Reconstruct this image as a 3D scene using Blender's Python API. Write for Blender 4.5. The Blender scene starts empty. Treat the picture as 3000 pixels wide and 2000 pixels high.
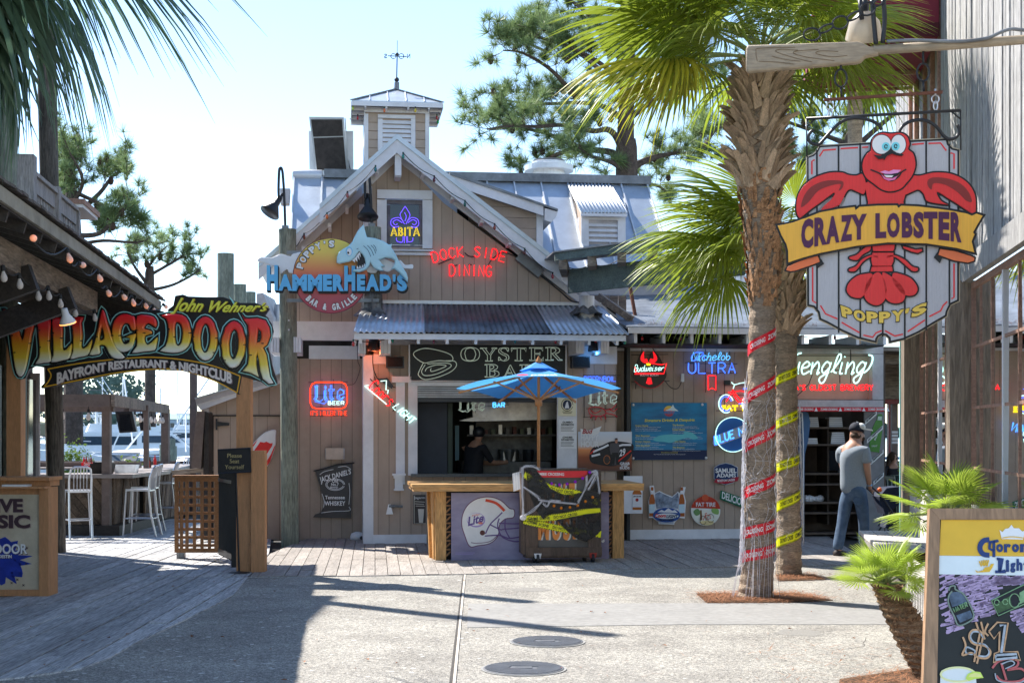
import bpy,math,random
from math import sin,cos,pi,radians,atan2,sqrt,hypot
from mathutils import Vector,Matrix,Euler
random.seed(7)
SC=bpy.context.scene
COL=SC.collection
# ------------------------------------------------------------ camera, light, exposure
F=4167.0;HZ=1268.0;CH=1.67
cam=bpy.data.cameras.new('camera');camo=bpy.data.objects.new('camera',cam);COL.objects.link(camo)
cam.sensor_fit='HORIZONTAL';cam.sensor_width=36;cam.lens=50.004
cam.shift_y=(HZ-1000)/3000.0;cam.clip_start=.1;cam.clip_end=6000
camo.location=(0,0,CH);camo.rotation_euler=(radians(90),0,0)
SC.camera=camo
SUN_EL=48.0;SUN_AZ=(-0.76,0.65)      # horizontal direction towards the sun
W=bpy.data.worlds.new('World');SC.world=W;W.use_nodes=True
nt=W.node_tree;nt.nodes.clear()
sky=nt.nodes.new('ShaderNodeTexSky');sky.sky_type='NISHITA';sky.sun_disc=False
sky.sun_elevation=radians(SUN_EL);sky.sun_rotation=atan2(SUN_AZ[0],SUN_AZ[1])%(2*pi)
sky.altitude=0;sky.air_density=0.9;sky.dust_density=0.0;sky.ozone_density=1.3
bg=nt.nodes.new('ShaderNodeBackground');bg.inputs[1].default_value=0.11
wo=nt.nodes.new('ShaderNodeOutputWorld')
nt.links.new(sky.outputs[0],bg.inputs[0]);nt.links.new(bg.outputs[0],wo.inputs[0])
sl=bpy.data.lights.new('sun','SUN');sl.energy=3.6;sl.angle=radians(.5);sl.color=(1,.94,.86)
so=bpy.data.objects.new('sun',sl);COL.objects.link(so)
sd=Vector((SUN_AZ[0]*cos(radians(SUN_EL)),SUN_AZ[1]*cos(radians(SUN_EL)),sin(radians(SUN_EL))))
so.rotation_euler=sd.to_track_quat('Z','Y').to_euler();so.location=(-30,30,40)
SC.view_settings.view_transform='Standard';SC.view_settings.look='None'
SC.view_settings.exposure=1.55;SC.view_settings.gamma=1.0;SC.view_settings.use_curve_mapping=False
SC.cycles.max_bounces=6;SC.cycles.transparent_max_bounces=12;SC.cycles.diffuse_bounces=3
SC.cycles.glossy_bounces=3;SC.cycles.transmission_bounces=4;SC.cycles.caustics_reflective=False
SC.cycles.use_denoising=True;SC.cycles.sample_clamp_indirect=6

# ------------------------------------------------------------ materials
MATS={}
def lin(h):
 h=h.lstrip('#');r=[int(h[i:i+2],16)/255 for i in(0,2,4)]
 return tuple(c/12.92 if c<=.04045 else((c+.055)/1.055)**2.4 for c in r)
def mat(name,col=None,rough=.65,metal=0.,var=.18,scale=6.,bump=.15,stretch=(1,1,1),emit=0.,rnd=0.,spec=.4,
  col2=None,grain=0.,transl=0.,dirt=0.):
 """procedural principled material: noise-varied colour, fine bump, optional grain along local axis, random tint per object"""
 if name in MATS:return MATS[name]
 if isinstance(col,str):col=lin(col)
 if name.startswith('neon_'):emit*=.58
 m=bpy.data.materials.new(name);MATS[name]=m;m.use_nodes=True
 N=m.node_tree.nodes;K=m.node_tree.links;b=N['Principled BSDF'];out=N['Material Output']
 b.inputs['Roughness'].default_value=rough;b.inputs['Metallic'].default_value=metal
 b.inputs['Specular IOR Level'].default_value=spec
 tc=N.new('ShaderNodeTexCoord');mp=N.new('ShaderNodeMapping');mp.inputs['Scale'].default_value=stretch
 K.new(tc.outputs['Object'],mp.inputs[0])
 oi=N.new('ShaderNodeObjectInfo')
 if rnd>0 or grain>0:
  ad=N.new('ShaderNodeVectorMath');ad.operation='MULTIPLY_ADD'
  cb=N.new('ShaderNodeCombineXYZ'); 
  for i in range(3):K.new(oi.outputs['Random'],cb.inputs[i])
  K.new(cb.outputs[0],ad.inputs[0]);ad.inputs[1].default_value=(37,53,71);K.new(mp.outputs[0],ad.inputs[2])
  vec=ad.outputs[0]
 else:vec=mp.outputs[0]
 nz=N.new('ShaderNodeTexNoise');nz.inputs['Scale'].default_value=scale;nz.inputs['Detail'].default_value=6
 nz.inputs['Roughness'].default_value=.62
 K.new(vec,nz.inputs['Vector'])
 c1=tuple(max(0,c*(1-var))for c in col); 
 c2=tuple(min(1,c*(1+var))for c in col)if col2 is None else(lin(col2)if isinstance(col2,str)else col2)
 rp=N.new('ShaderNodeValToRGB');rp.color_ramp.elements[0].position=.3;rp.color_ramp.elements[1].position=.72
 rp.color_ramp.elements[0].color=(*c1,1);rp.color_ramp.elements[1].color=(*c2,1)
 K.new(nz.outputs['Fac'],rp.inputs[0]);cur=rp.outputs[0];hgt=nz.outputs['Fac']
 if grain>0:
  wv=N.new('ShaderNodeTexNoise');wv.inputs['Scale'].default_value=scale*7;wv.inputs['Detail'].default_value=4
  wv.inputs['Distortion'].default_value=.6
  K.new(vec,wv.inputs['Vector'])
  mr=N.new('ShaderNodeMapRange');mr.inputs[1].default_value=.3;mr.inputs[2].default_value=.7
  mr.inputs[3].default_value=1-grain;mr.inputs[4].default_value=1+grain*.5
  K.new(wv.outputs['Fac'],mr.inputs[0])
  mx=N.new('ShaderNodeVectorMath');mx.operation='SCALE';K.new(cur,mx.inputs[0]);K.new(mr.outputs[0],mx.inputs['Scale'])
  cur=mx.outputs[0];hgt=wv.outputs['Fac']
 if dirt>0:
  dn=N.new('ShaderNodeTexNoise');dn.inputs['Scale'].default_value=1.3;dn.inputs['Detail'].default_value=8
  dn.inputs['Roughness'].default_value=.75
  K.new(tc.outputs['Object'],dn.inputs['Vector'])
  mr=N.new('ShaderNodeMapRange');mr.inputs[1].default_value=.42;mr.inputs[2].default_value=.66
  mr.inputs[3].default_value=1;mr.inputs[4].default_value=1-dirt
  K.new(dn.outputs['Fac'],mr.inputs[0])
  mx=N.new('ShaderNodeVectorMath');mx.operation='SCALE';K.new(cur,mx.inputs[0]);K.new(mr.outputs[0],mx.inputs['Scale'])
  cur=mx.outputs[0]
 if rnd>0:
  mr=N.new('ShaderNodeMapRange');mr.inputs[3].default_value=1-rnd;mr.inputs[4].default_value=1+rnd
  K.new(oi.outputs['Random'],mr.inputs[0])
  mx=N.new('ShaderNodeVectorMath');mx.operation='SCALE';K.new(cur,mx.inputs[0]);K.new(mr.outputs[0],mx.inputs['Scale'])
  cur=mx.outputs[0]
 K.new(cur,b.inputs['Base Color'])
 if bump>0:
  bp=N.new('ShaderNodeBump');bp.inputs['Strength'].default_value=bump;bp.inputs['Distance'].default_value=.02
  K.new(hgt,bp.inputs['Height']);K.new(bp.outputs[0],b.inputs['Normal'])
 if emit>0:
  b.inputs['Emission Color'].default_value=(*col,1);b.inputs['Emission Strength'].default_value=emit
 if transl>0:
  tr=N.new('ShaderNodeBsdfTranslucent');K.new(cur,tr.inputs[0])
  ms=N.new('ShaderNodeMixShader');ms.inputs[0].default_value=transl
  K.new(b.outputs[0],ms.inputs[1]);K.new(tr.outputs[0],ms.inputs[2]);K.new(ms.outputs[0],out.inputs[0])
 return m
def paint(h,rough=.45,**k):            # flat print / sign paint
 c=tuple(min(.84,v*1.65)for v in lin(h))if max(lin(h))>.02 else lin(h)
 return mat('paint_'+h,c,rough=rough,var=k.get('var',.05),scale=9,bump=.03,spec=.35)
def neon(name,h,e=4.):
 return mat('neon_'+name,'#'+h,rough=.2,var=0,bump=0,emit=e)
def glassy(name,col=(.9,.95,.95),rough=.02,alpha=.25,spec=1.):
 """thin pane: mix of see-through and mirror-like reflection by fresnel"""
 if name in MATS:return MATS[name]
 m=bpy.data.materials.new(name);MATS[name]=m;m.use_nodes=True
 N=m.node_tree.nodes;K=m.node_tree.links;N.clear()
 out=N.new('ShaderNodeOutputMaterial');tp=N.new('ShaderNodeBsdfTransparent');tp.inputs[0].default_value=(*col,1)
 gl=N.new('ShaderNodeBsdfGlossy');gl.inputs['Roughness'].default_value=rough;gl.inputs[0].default_value=(1,1,1,1)
 fr=N.new('ShaderNodeFresnel');fr.inputs[0].default_value=1.5
 ma=N.new('ShaderNodeMath');ma.operation='MULTIPLY_ADD';ma.inputs[1].default_value=spec;ma.inputs[2].default_value=alpha
 K.new(fr.outputs[0],ma.inputs[0])
 ms=N.new('ShaderNodeMixShader');K.new(ma.outputs[0],ms.inputs[0]);K.new(tp.outputs[0],ms.inputs[1]);K.new(gl.outputs[0],ms.inputs[2])
 K.new(ms.outputs[0],out.inputs[0]);return m

# ------------------------------------------------------------ frames: a vertical plane family in the place
class Fr:
 def __init__(s,ox,oy,deg):
  s.O=Vector((ox,oy,0));s.a=radians(deg)
  s.u=Vector((cos(s.a),sin(s.a),0));s.n=Vector((-sin(s.a),cos(s.a),0))
 def L(s,px,py,w=0.):
  dx=(px-1500)/F;t=(w+s.O.dot(s.n))/(dx*s.n.x+s.n.y)
  P=Vector((dx*t,t,0));return Vector(((P-s.O).dot(s.u),w,CH-(py-HZ)/F*t))
 def W(s,v):return s.O+s.u*v[0]+s.n*v[1]+Vector((0,0,v[2]))
 def loc(s,P):d=Vector(P)-s.O;return Vector((d.dot(s.u),d.dot(s.n),P[2]))
def G(px,py,z=0.):
 """point on the level z seen at a photo pixel"""
 t=(CH-z)*F/(py-HZ);return Vector(((px-1500)/F*t,t,z))
FB=Fr(-2.18,21.4,6.8)            # bar building: facade plane w=0, w grows into the building
FR=Fr(2.19,0,80.8)               # weathered building on the right: u runs away from the camera, w out of its wall
F0=Fr(0,0,0)                     # w = distance from the camera

class T:
 """a thing (an Empty) or a setting piece; parts are built in its own frame"""
 def __init__(s,name,label=None,cat=None,fr=F0,at=(0,0,0),group=None,kind=None,tilt=0.):
  s.fr=fr;s.A=Vector(at);o=bpy.data.objects.new(name,None);COL.objects.link(o);s.o=o
  o.empty_display_size=.2
  o.location=fr.W(s.A);o.rotation_euler=(0,0,fr.a)
  tag(o,label,cat,group,kind)
 def p(s,px,py,w=None,dw=0.):
  w=s.A[1]if w is None else w
  return s.fr.L(px,py,w+dw)-s.A
 def w(s,P):return s.fr.loc(P)-s.A     # world point -> own coordinates
def tag(o,label=None,cat=None,group=None,kind=None):
 if label:o['label']=label
 if cat:o['category']=cat
 if group:o['group']=group
 if kind:o['kind']=kind
 return o

# ------------------------------------------------------------ mesh builder
class MB:
 def __init__(s):s.v=[];s.f=[]
 def add(s,vs,fs):
  n=len(s.v);s.v+=[tuple(x)for x in vs];s.f+=[tuple(i+n for i in f)for f in fs];return s
 def box(s,x0,x1,y0,y1,z0,z1,M=None):
  vs=[Vector((x,y,z))for z in(z0,z1)for y in(y0,y1)for x in(x0,x1)]
  if M is not None:vs=[M@q for q in vs]
  return s.add(vs,[(0,2,3,1),(4,5,7,6),(0,1,5,4),(2,6,7,3),(0,4,6,2),(1,3,7,5)])
 def beam(s,a,b,w,h,up=(0,0,1)):
  """box of width w (sideways) and height h (along up) centred on the line a-b"""
  a=Vector(a);b=Vector(b);d=(b-a).normalized();up=Vector(up)
  sd=d.cross(up); 
  if sd.length<1e-4:sd=d.cross(Vector((1,0,0)))
  sd.normalize();up=sd.cross(d).normalized()
  c=[sd*(-w/2)+up*(-h/2),sd*(w/2)+up*(-h/2),sd*(w/2)+up*(h/2),sd*(-w/2)+up*(h/2)]
  return s.add([a+q for q in c]+[b+q for q in c],[(3,2,1,0),(4,5,6,7),(0,1,5,4),(1,2,6,5),(2,3,7,6),(3,0,4,7)])
 def prism(s,pts,vec):
  n=len(pts);vec=Vector(vec);pts=[Vector(q)for q in pts]
  nor=Vector((0,0,0))
  for i in range(n):
   a,b=pts[i],pts[(i+1)%n];nor+=a.cross(b)
  if nor.dot(vec)>0:pts=pts[::-1]
  return s.add(pts+[q+vec for q in pts],[tuple(range(n)),tuple(range(2*n-1,n-1,-1))]+[(i,i+n,(i+1)%n+n,(i+1)%n)for i in range(n)])
 def tube(s,pts,r,n=6,closed=False,cap=True):
  pts=[Vector(q)for q in pts];m=len(pts)
  if m<2:return s
  R=r if hasattr(r,'__len__')else[r]*m;rings=[];prev=None
  for i in range(m):
   if closed:d=pts[(i+1)%m]-pts[i-1]
   else:d=pts[min(i+1,m-1)]-pts[max(i-1,0)]
   if d.length<1e-9:d=Vector((0,0,1))
   d.normalize()
   if prev is None:
    a=d.cross(Vector((0,0,1)))
    if a.length<.1:a=d.cross(Vector((1,0,0)))
   else:a=prev-d*prev.dot(d)
   if a.length<1e-6:a=d.orthogonal()
   a.normalize();prev=a;b=d.cross(a)
   rings.append([pts[i]+(a*cos(2*pi*k/n)+b*sin(2*pi*k/n))*R[i]for k in range(n)])
  vs=[q for rg in rings for q in rg];fs=[]
  for i in range(m if closed else m-1):
   j=(i+1)%m
   fs+=[(i*n+k,i*n+(k+1)%n,j*n+(k+1)%n,j*n+k)for k in range(n)]
  if cap and not closed:fs+=[tuple(range(n-1,-1,-1)),tuple((m-1)*n+k for k in range(n))]
  return s.add(vs,fs)
 def lathe(s,prof,c=(0,0,0),n=12,M=None):
  vs=[];fs=[];c=Vector(c)
  for(r,z)in prof:
   for k in range(n):
    q=Vector((r*cos(2*pi*k/n),r*sin(2*pi*k/n),z));q=(M@q)if M is not None else q
    vs.append(q+c)
  for i in range(len(prof)-1):
   fs+=[(i*n+k,i*n+(k+1)%n,(i+1)*n+(k+1)%n,(i+1)*n+k)for k in range(n)]
  fs+=[tuple(range(n-1,-1,-1)),tuple((len(prof)-1)*n+k for k in range(n))]
  return s.add(vs,fs)
 def ball(s,c,r,n=8,sc=(1,1,1)):
  h=n//2+1;pr=[(max(1e-4,r*sin(pi*i/h)),-r*cos(pi*i/h))for i in range(h+1)]
  return s.lathe(pr,c,n,Matrix.Diagonal(sc))
 def obj(s,name,m,parent=None,smooth=False,label=None,kind=None):
  me=bpy.data.meshes.new(name);me.from_pydata([tuple(v)for v in s.v],[],s.f);me.update()
  if m:me.materials.append(m)
  if smooth:me.polygons.foreach_set('use_smooth',[True]*len(me.polygons))
  o=bpy.data.objects.new(name,me);COL.objects.link(o)
  if parent is not None:o.parent=parent.o if isinstance(parent,T)else parent
  if label:o['label']=label
  if kind:o['kind']=kind
  return o
def inst(me,name,parent,loc=(0,0,0),rot=(0,0,0),scale=(1,1,1)):
 o=bpy.data.objects.new(name,me);COL.objects.link(o);o.parent=parent.o if isinstance(parent,T)else parent
 o.location=loc;o.rotation_euler=rot;o.scale=scale if hasattr(scale,'__len__')else(scale,)*3
 return o
def copytree(o,parent=None):
 c=o.copy();COL.objects.link(c);c.parent=parent
 for ch in list(o.children):copytree(ch,c)
 return c
def clip(poly,a,b,c):
 """keep the side a*x+b*y<=c of a 2D polygon"""
 out=[];n=len(poly)
 for i in range(n):
  p,q=poly[i],poly[(i+1)%n];dp=a*p[0]+b*p[1]-c;dq=a*q[0]+b*q[1]-c
  if dp<=0:out.append(p)
  if(dp<0<dq)or(dq<0<dp):
   t=dp/(dp-dq);out.append((p[0]+(q[0]-p[0])*t,p[1]+(q[1]-p[1])*t))
 return out
def boards(poly,width,gap,name,m,parent,ang=90.,thick=.02,to3=None,vec=None,jitter=0.,cut=None,off=0.,rng=None,holes=()):
 """fill a 2D polygon with boards running at angle ang; each board its own mesh. to3 maps (x,y)->3D, vec extrudes.
 cut = board length for butt joints"""
 rng=rng or random;a=radians(ang);d=(cos(a),sin(a));n=(-sin(a),cos(a))
 ts=[q[0]*n[0]+q[1]*n[1]for q in poly];t=math.floor((min(ts)-off)/width)*width+off;cnt=0
 while t<max(ts):
  st=clip(clip(poly,-n[0],-n[1],-(t+gap/2)),n[0],n[1],t+width-gap/2)
  pieces=[st]
  if cut and len(st)>2:
   ss=[q[0]*d[0]+q[1]*d[1]for q in st];pieces=[];x=min(ss)-rng.random()*cut
   while x<max(ss):
    e=x+cut*rng.uniform(.75,1.15)
    pc=clip(clip(st,-d[0],-d[1],-(x+gap/2)),d[0],d[1],e-gap/2)
    if len(pc)>2:pieces.append(pc)
    x=e
  for h in holes:      # rectangular holes (x0,y0,x1,y1)
   np_=[]
   for pc in pieces:
    if len(pc)<3:continue
    l=clip(pc,1,0,h[0]);r=clip(pc,-1,0,-h[2])
    mid=clip(clip(pc,-1,0,-h[0]),1,0,h[2])
    np_+=[q for q in(l,r,clip(mid,0,1,h[1])if len(mid)>2 else[],clip(mid,0,-1,-h[3])if len(mid)>2 else[])if len(q)>2]
   pieces=np_
  for pc in pieces:
   if len(pc)<3:continue
   if max(q[0]*d[0]+q[1]*d[1]for q in pc)-min(q[0]*d[0]+q[1]*d[1]for q in pc)<.02:continue
   j=rng.uniform(-jitter,jitter)
   b=MB().prism([Vector(to3(*q))for q in pc],vec); 
   if jitter:b.v=[(x+vec[0]*j,y+vec[1]*j,z+vec[2]*j)for x,y,z in b.v]
   b.obj(name,m,parent);cnt+=1
  t+=width
 return cnt

# ------------------------------------------------------------ lettering
_gc={}
def glyphs(text,bold=0.,shear=0.,fill=True,sp=1.):
 key=(text,bold,shear,fill,sp)
 if key in _gc:return _gc[key]
 cu=bpy.data.curves.new('lettering','FONT');cu.body=text;cu.offset=bold;cu.shear=shear;cu.resolution_u=3
 cu.space_character=sp
 cu.fill_mode='FRONT'
 ob=bpy.data.objects.new('lettering',cu);COL.objects.link(ob);bpy.context.view_layer.update()
 me=bpy.data.meshes.new_from_object(ob.evaluated_get(bpy.context.evaluated_depsgraph_get()))
 vs=[tuple(v.co)for v in me.vertices];fs=[tuple(p.vertices)for p in me.polygons]
 COL.objects.unlink(ob);bpy.data.objects.remove(ob);bpy.data.curves.remove(cu);bpy.data.meshes.remove(me)
 if not vs:vs=[(0,0,0)]
 x0=min(v[0]for v in vs);x1=max(v[0]for v in vs);y0=min(v[1]for v in vs);y1=max(v[1]for v in vs)
 vs=[((v[0]-x0)/max(1e-6,x1-x0),(v[1]-y0)/max(1e-6,y1-y0))for v in vs]
 _gc[key]=(vs,fs);return _gc[key]
def mapper(box):
 """(u,v) in 0..1 -> photo pixel; box = (x0,ytop,x1,ybot) | 4 corners tl,tr,br,bl | callable"""
 if callable(box):return box
 if len(box)==4 and not hasattr(box[0],'__len__'):
  x0,y0,x1,y1=box;return lambda u,v:(x0+(x1-x0)*u,y1+(y0-y1)*v)
 tl,tr,br,bl=box
 def f(u,v):
  return tuple((bl[i]*(1-u)+br[i]*u)*(1-v)+(tl[i]*(1-u)+tr[i]*u)*v for i in(0,1))
 return f
def arc(x0,x1,yb,h,rise,yr=0.):
 """lettering box on an arch: baseline from (x0,yb) to (x1,yb+yr), middle lifted by rise"""
 return lambda u,v:(x0+(x1-x0)*u,yb+yr*u-rise*4*u*(1-u)-h*v)
def ring(cx,cy,r0,r1,a0,a1,sq=1.):
 """lettering on a circle; angles in degrees, 90 = top, r0 baseline radius, r1 cap radius"""
 return lambda u,v:(cx+(r0+(r1-r0)*v)*cos(radians(a0+(a1-a0)*u)),cy-sq*(r0+(r1-r0)*v)*sin(radians(a0+(a1-a0)*u)))
def txt(t,name,text,box,m,w=None,dw=-.004,depth=.003,bold=0.,shear=0.,parent=None,sp=1.):
 vs,fs=glyphs(text,bold,shear,True,sp);mp=mapper(box)
 P=[t.p(*mp(u,v),w=w,dw=dw)for u,v in vs]
 b=MB();n=len(P);b.add(P,fs)
 # rim
 edges={}
 for f in fs:
  for i in range(len(f)):
   e=(f[i],f[(i+1)%len(f)]);k=(min(e),max(e));edges[k]=None if k in edges else e
 if depth>0:
  dv=Vector((0,depth,0));b.v+=[tuple(q+dv)for q in P]
  for e in edges.values():
   if e:b.f.append((e[1],e[0],e[0]+n,e[1]+n))
 return b.obj(name,m,parent or t)
def otxt(t,name,text,box,m,r=.006,w=None,dw=-.03,bold=0.,shear=0.,sp=1.):
 """outline of lettering as tubes"""
 vs,fs=glyphs(text,bold,shear,True,sp);mp=mapper(box);edges={}
 for f in fs:
  for i in range(len(f)):
   e=(f[i],f[(i+1)%len(f)]);k=(min(e),max(e));edges[k]=None if k in edges else e
 nx={e[0]:e[1]for e in edges.values()if e};b=MB();P=[t.p(*mp(u,v),w=w,dw=dw)for u,v in vs]
 while nx:
  s0=next(iter(nx));loop=[s0];c=nx.pop(s0)
  while c!=s0 and c in nx:loop.append(c);c=nx.pop(c)
  if len(loop)>2:b.tube([P[i]for i in loop],r*.75,5,closed=True)
 return b.obj(name,m,t,smooth=True)
SFONT={'A':'0,0 .5,1 1,0|.2,.38 .8,.38','B':'0,0 0,1|~0,1 .6,1 .85,.75 .6,.52 0,.52|~0,.52 .7,.52 1,.26 .7,0 0,0','C':'~1,.82 .5,1 .05,.75 .05,.25 .5,0 1,.18',
 'D':'0,0 0,1|~0,1 .6,1 1,.7 1,.3 .6,0 0,0','E':'1,1 0,1 0,0 1,0|0,.52 .8,.52','F':'1,1 0,1 0,0|0,.52 .8,.52','G':'~1,.82 .5,1 .05,.75 .05,.25 .5,0 1,.15|1,.15 1,.45 .55,.45',
 'H':'0,0 0,1|1,0 1,1|0,.5 1,.5','I':'.5,0 .5,1','J':'~.9,1 .9,.3 .5,0 .05,.2','K':'0,0 0,1|1,1 0,.45 1,0','L':'0,1 0,0 1,0','M':'0,0 0,1 .5,.3 1,1 1,0',
 'N':'0,0 0,1 1,0 1,1','O':'~.5,1 .05,.75 .05,.25 .5,0 .95,.25 .95,.75 .5,1','P':'0,0 0,1|~0,1 .7,1 1,.75 .7,.48 0,.48','Q':'~.5,1 .05,.75 .05,.25 .5,0 .95,.25 .95,.75 .5,1|.6,.3 1,-.05',
 'R':'0,0 0,1|~0,1 .7,1 1,.76 .7,.5 0,.5|.45,.5 1,0','S':'~1,.85 .5,1 .05,.78 .5,.52 .95,.25 .5,0 0,.15','T':'0,1 1,1|.5,1 .5,0','U':'~0,1 0,.25 .5,0 1,.25 1,1','V':'0,1 .5,0 1,1',
 'W':'0,1 .25,0 .5,.7 .75,0 1,1','X':'0,0 1,1|0,1 1,0','Y':'0,1 .5,.5 1,1|.5,.5 .5,0','Z':'0,1 1,1 0,0 1,0',"'":'.5,1 .4,.75','&':'1,0 .2,.75 .4,1 .65,.78 .1,.3 .35,0 .95,.4',
 'a':'~.85,.5 .4,.62 .05,.3 .35,0 .8,.25|.85,.6 .8,.1 1,0','b':'~0,1 .05,.3 .4,0 .85,.3 .5,.6 .1,.4','c':'~.9,.5 .45,.62 .05,.3 .45,0 1,.15','d':'~.8,.5 .4,.6 .05,.3 .35,0 .8,.2|1,1 .8,.1 1,0',
 'e':'~.05,.3 .6,.35 .85,.5 .45,.63 .05,.35 .35,0 1,.15','g':'~.85,.5 .4,.62 .05,.3 .35,.05 .8,.3|~.9,.6 .7,-.3 .3,-.45 .05,-.2 .9,.1','h':'~.2,1 0,0|~.05,.3 .5,.6 .8,.4 .7,0 1,.05','i':'~.2,.6 .3,.05 .8,.05|.35,.85 .4,.9',
 'k':'~.1,1 .1,0|.8,.6 .15,.25 .9,0','l':'~0,.1 .9,.7 .8,1 .4,.9 .3,.2 .9,.05','n':'~0,.6 .1,0|~.1,.3 .5,.62 .8,.4 .75,0 1,.1','o':'~.5,.62 .05,.35 .4,0 .9,.25 .5,.62','r':'~0,.6 .1,0|~.1,.3 .4,.6 .9,.55',
 's':'~.9,.5 .4,.62 .2,.42 .8,.2 .4,0 0,.12','t':'~.5,.9 .3,.15 .9,.05|0,.62 .9,.62','u':'~.05,.6 .1,.1 .5,0 .85,.5|.85,.62 .85,.05 1,.02','w':'~0,.6 .1,.05 .4,.1 .5,.6 .6,.05 .9,.15 1,.62','y':'~0,.6 .1,.15 .6,.1|~.95,.62 .8,-.2 .4,-.45 0,-.3'}
def catm(P,k=5):
 if len(P)<3:return P
 cl=hypot(P[0][0]-P[-1][0],P[0][1]-P[-1][1])<1e-6
 Q=([P[-2]]+P+[P[1]])if cl else([P[0]]+P+[P[-1]]);out=[]
 for i in range(1,len(Q)-2):
  a,b,c,d=Q[i-1:i+3]
  for j in range(k):
   t=j/k;out.append(tuple(.5*(2*b[e]+(c[e]-a[e])*t+(2*a[e]-5*b[e]+4*c[e]-d[e])*t*t+(3*b[e]-a[e]-3*c[e]+d[e])*t**3)for e in range(len(b))))
 out.append(tuple(Q[-2]));return out
def strokes(text,cw=1.,gap=.35):
 """single-line letters; returns polylines in units where cap height = 1 and total width scaled to 0..1"""
 x=0;out=[];NW={'I':.25,"'":.3,'i':.5,'l':.6,'M':1.15,'W':1.2,'w':1.1,' ':.6,'&':1}
 for ch in text:
  wd=NW.get(ch,.8 if ch.isupper()else .85)*cw
  for st in SFONT.get(ch,'').split('|'):
   if not st:continue
   sm=st[0]=='~';pts=[tuple(float(q)for q in z.split(','))for z in st.lstrip('~').split()]
   if sm:pts=catm(pts)
   out.append([(x+(p[0]if ch!='I' else .5)*wd,p[1])for p in pts])
  x+=wd+gap*cw
 x-=gap*cw
 return[[(p[0]/x,p[1])for p in st]for st in out]
def stube(t,name,text,box,m,r=.008,w=None,dw=-.05,cw=1.,gap=.35,shear=0.):
 mp=mapper(box);b=MB()
 for st in strokes(text,cw,gap):b.tube([t.p(*mp(p[0]+shear*p[1],p[1]),w=w,dw=dw)for p in st],r*.68,5)
 return b.obj(name,m,t,smooth=True)
def ptube(t,name,lines,m,r=.008,w=None,dw=-.05,smooth=True,parent=None):
 """tubes along polylines given in photo pixels; a line starting with 's' is smoothed"""
 b=MB()
 for ln in lines:
  sm=ln[0]=='s';P=list(ln[1:])if sm else list(ln)
  if sm:P=catm([tuple(q)for q in P])
  b.tube([t.p(q[0],q[1],w=w,dw=dw)for q in P],r*(.72 if m.name.startswith('neon')else 1),6)
 return b.obj(name,m,parent or t,smooth=True)
def ribbon(t,name,lines,m,wid,w=None,dw=-.004,depth=.003,parent=None):
 """flat painted lines (constant width in metres)"""
 b=MB()
 for ln in lines:
  sm=ln[0]=='s';P=list(ln[1:])if sm else list(ln)
  if sm:P=catm([tuple(q)for q in P])
  P=[t.p(q[0],q[1],w=w,dw=dw)for q in P];L_=[];R_=[]
  for i,q in enumerate(P):
   d=P[min(i+1,len(P)-1)]-P[max(i-1,0)];d.y=0
   if d.length<1e-9:d=Vector((1,0,0))
   d.normalize();nn=Vector((-d.z,0,d.x))*wid/2;L_.append(q+nn);R_.append(q-nn)
  n=len(P);dv=Vector((0,depth,0))
  vs=L_+R_+[q+dv for q in L_]+[q+dv for q in R_];fs=[]
  for i in range(n-1):
   fs+=[(i,i+1,n+i+1,n+i),(i,2*n+i,2*n+i+1,i+1),(n+i+1,3*n+i+1,3*n+i,n+i)]
  b.add(vs,fs)
 return b.obj(name,m,parent or t)
def poly(t,name,pts,m,w=None,dw=0.,thick=.01,parent=None,smooth=False,label=None):
 """plate with an outline in photo pixels; front face at w+dw, thickness into the wall"""
 P=list(pts[1:])if pts[0]=='s' else list(pts)
 if pts[0]=='s':P=catm([tuple(q)for q in P]+[tuple(P[0])])[:-1]
 return MB().prism([t.p(q[0],q[1],w=w,dw=dw)for q in P],(0,thick,0)).obj(name,m,parent or t,label=label)
def rect(t,name,x0,y0,x1,y1,m,w=None,dw=0.,thick=.01,parent=None,label=None):
 a=t.p(x0,y0,w=w,dw=dw);b=t.p(x1,y1,w=w,dw=dw)
 z0,z1=min(a.z,b.z),max(a.z,b.z)
 return MB().box(a.x,b.x,a.y,a.y+thick,z0,z1).obj(name,m,parent or t,label=label)
def ell(cx,cy,rx,ry,n=28,a0=0,a1=360):
 return[(cx+rx*cos(radians(a0+(a1-a0)*i/n)),cy-ry*sin(radians(a0+(a1-a0)*i/n)))for i in range(n if a1-a0==360 else n+1)]
# ------------------------------------------------------------ common materials
M_side=mat('siding_paint',(.47,.365,.285),rough=.75,var=.10,scale=3,bump=.2,stretch=(1,1,.25),rnd=.06,dirt=.1)
M_side2=mat('siding_paint_dark',(.43,.335,.26),rough=.75,var=.10,scale=3,bump=.2,stretch=(1,1,.25),rnd=.05,dirt=.18)
M_trim=mat('trim_paint',(.78,.78,.80),rough=.6,var=.07,scale=4,bump=.12,dirt=.15,rnd=.03)
M_trimd=mat('trim_paint_weathered',(.54,.51,.51),rough=.7,var=.15,scale=6,bump=.25,dirt=.3)
M_metal=mat('galvanized_roof',(.50,.55,.60),rough=.42,metal=.55,var=.12,scale=3,bump=.05,dirt=.12,rnd=.04)
M_metald=mat('galvanized_dark',(.22,.235,.25),rough=.5,metal=.5,var=.3,scale=4,bump=.1,dirt=.35)
M_metall=mat('galvanized_light',(.66,.68,.70),rough=.45,metal=.3,var=.1,scale=4,bump=.05)
M_corr=mat('corrugated_iron',(.58,.63,.70),rough=.4,metal=.6,var=.2,scale=2.5,bump=.06,stretch=(1,.3,1),dirt=.35)
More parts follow.
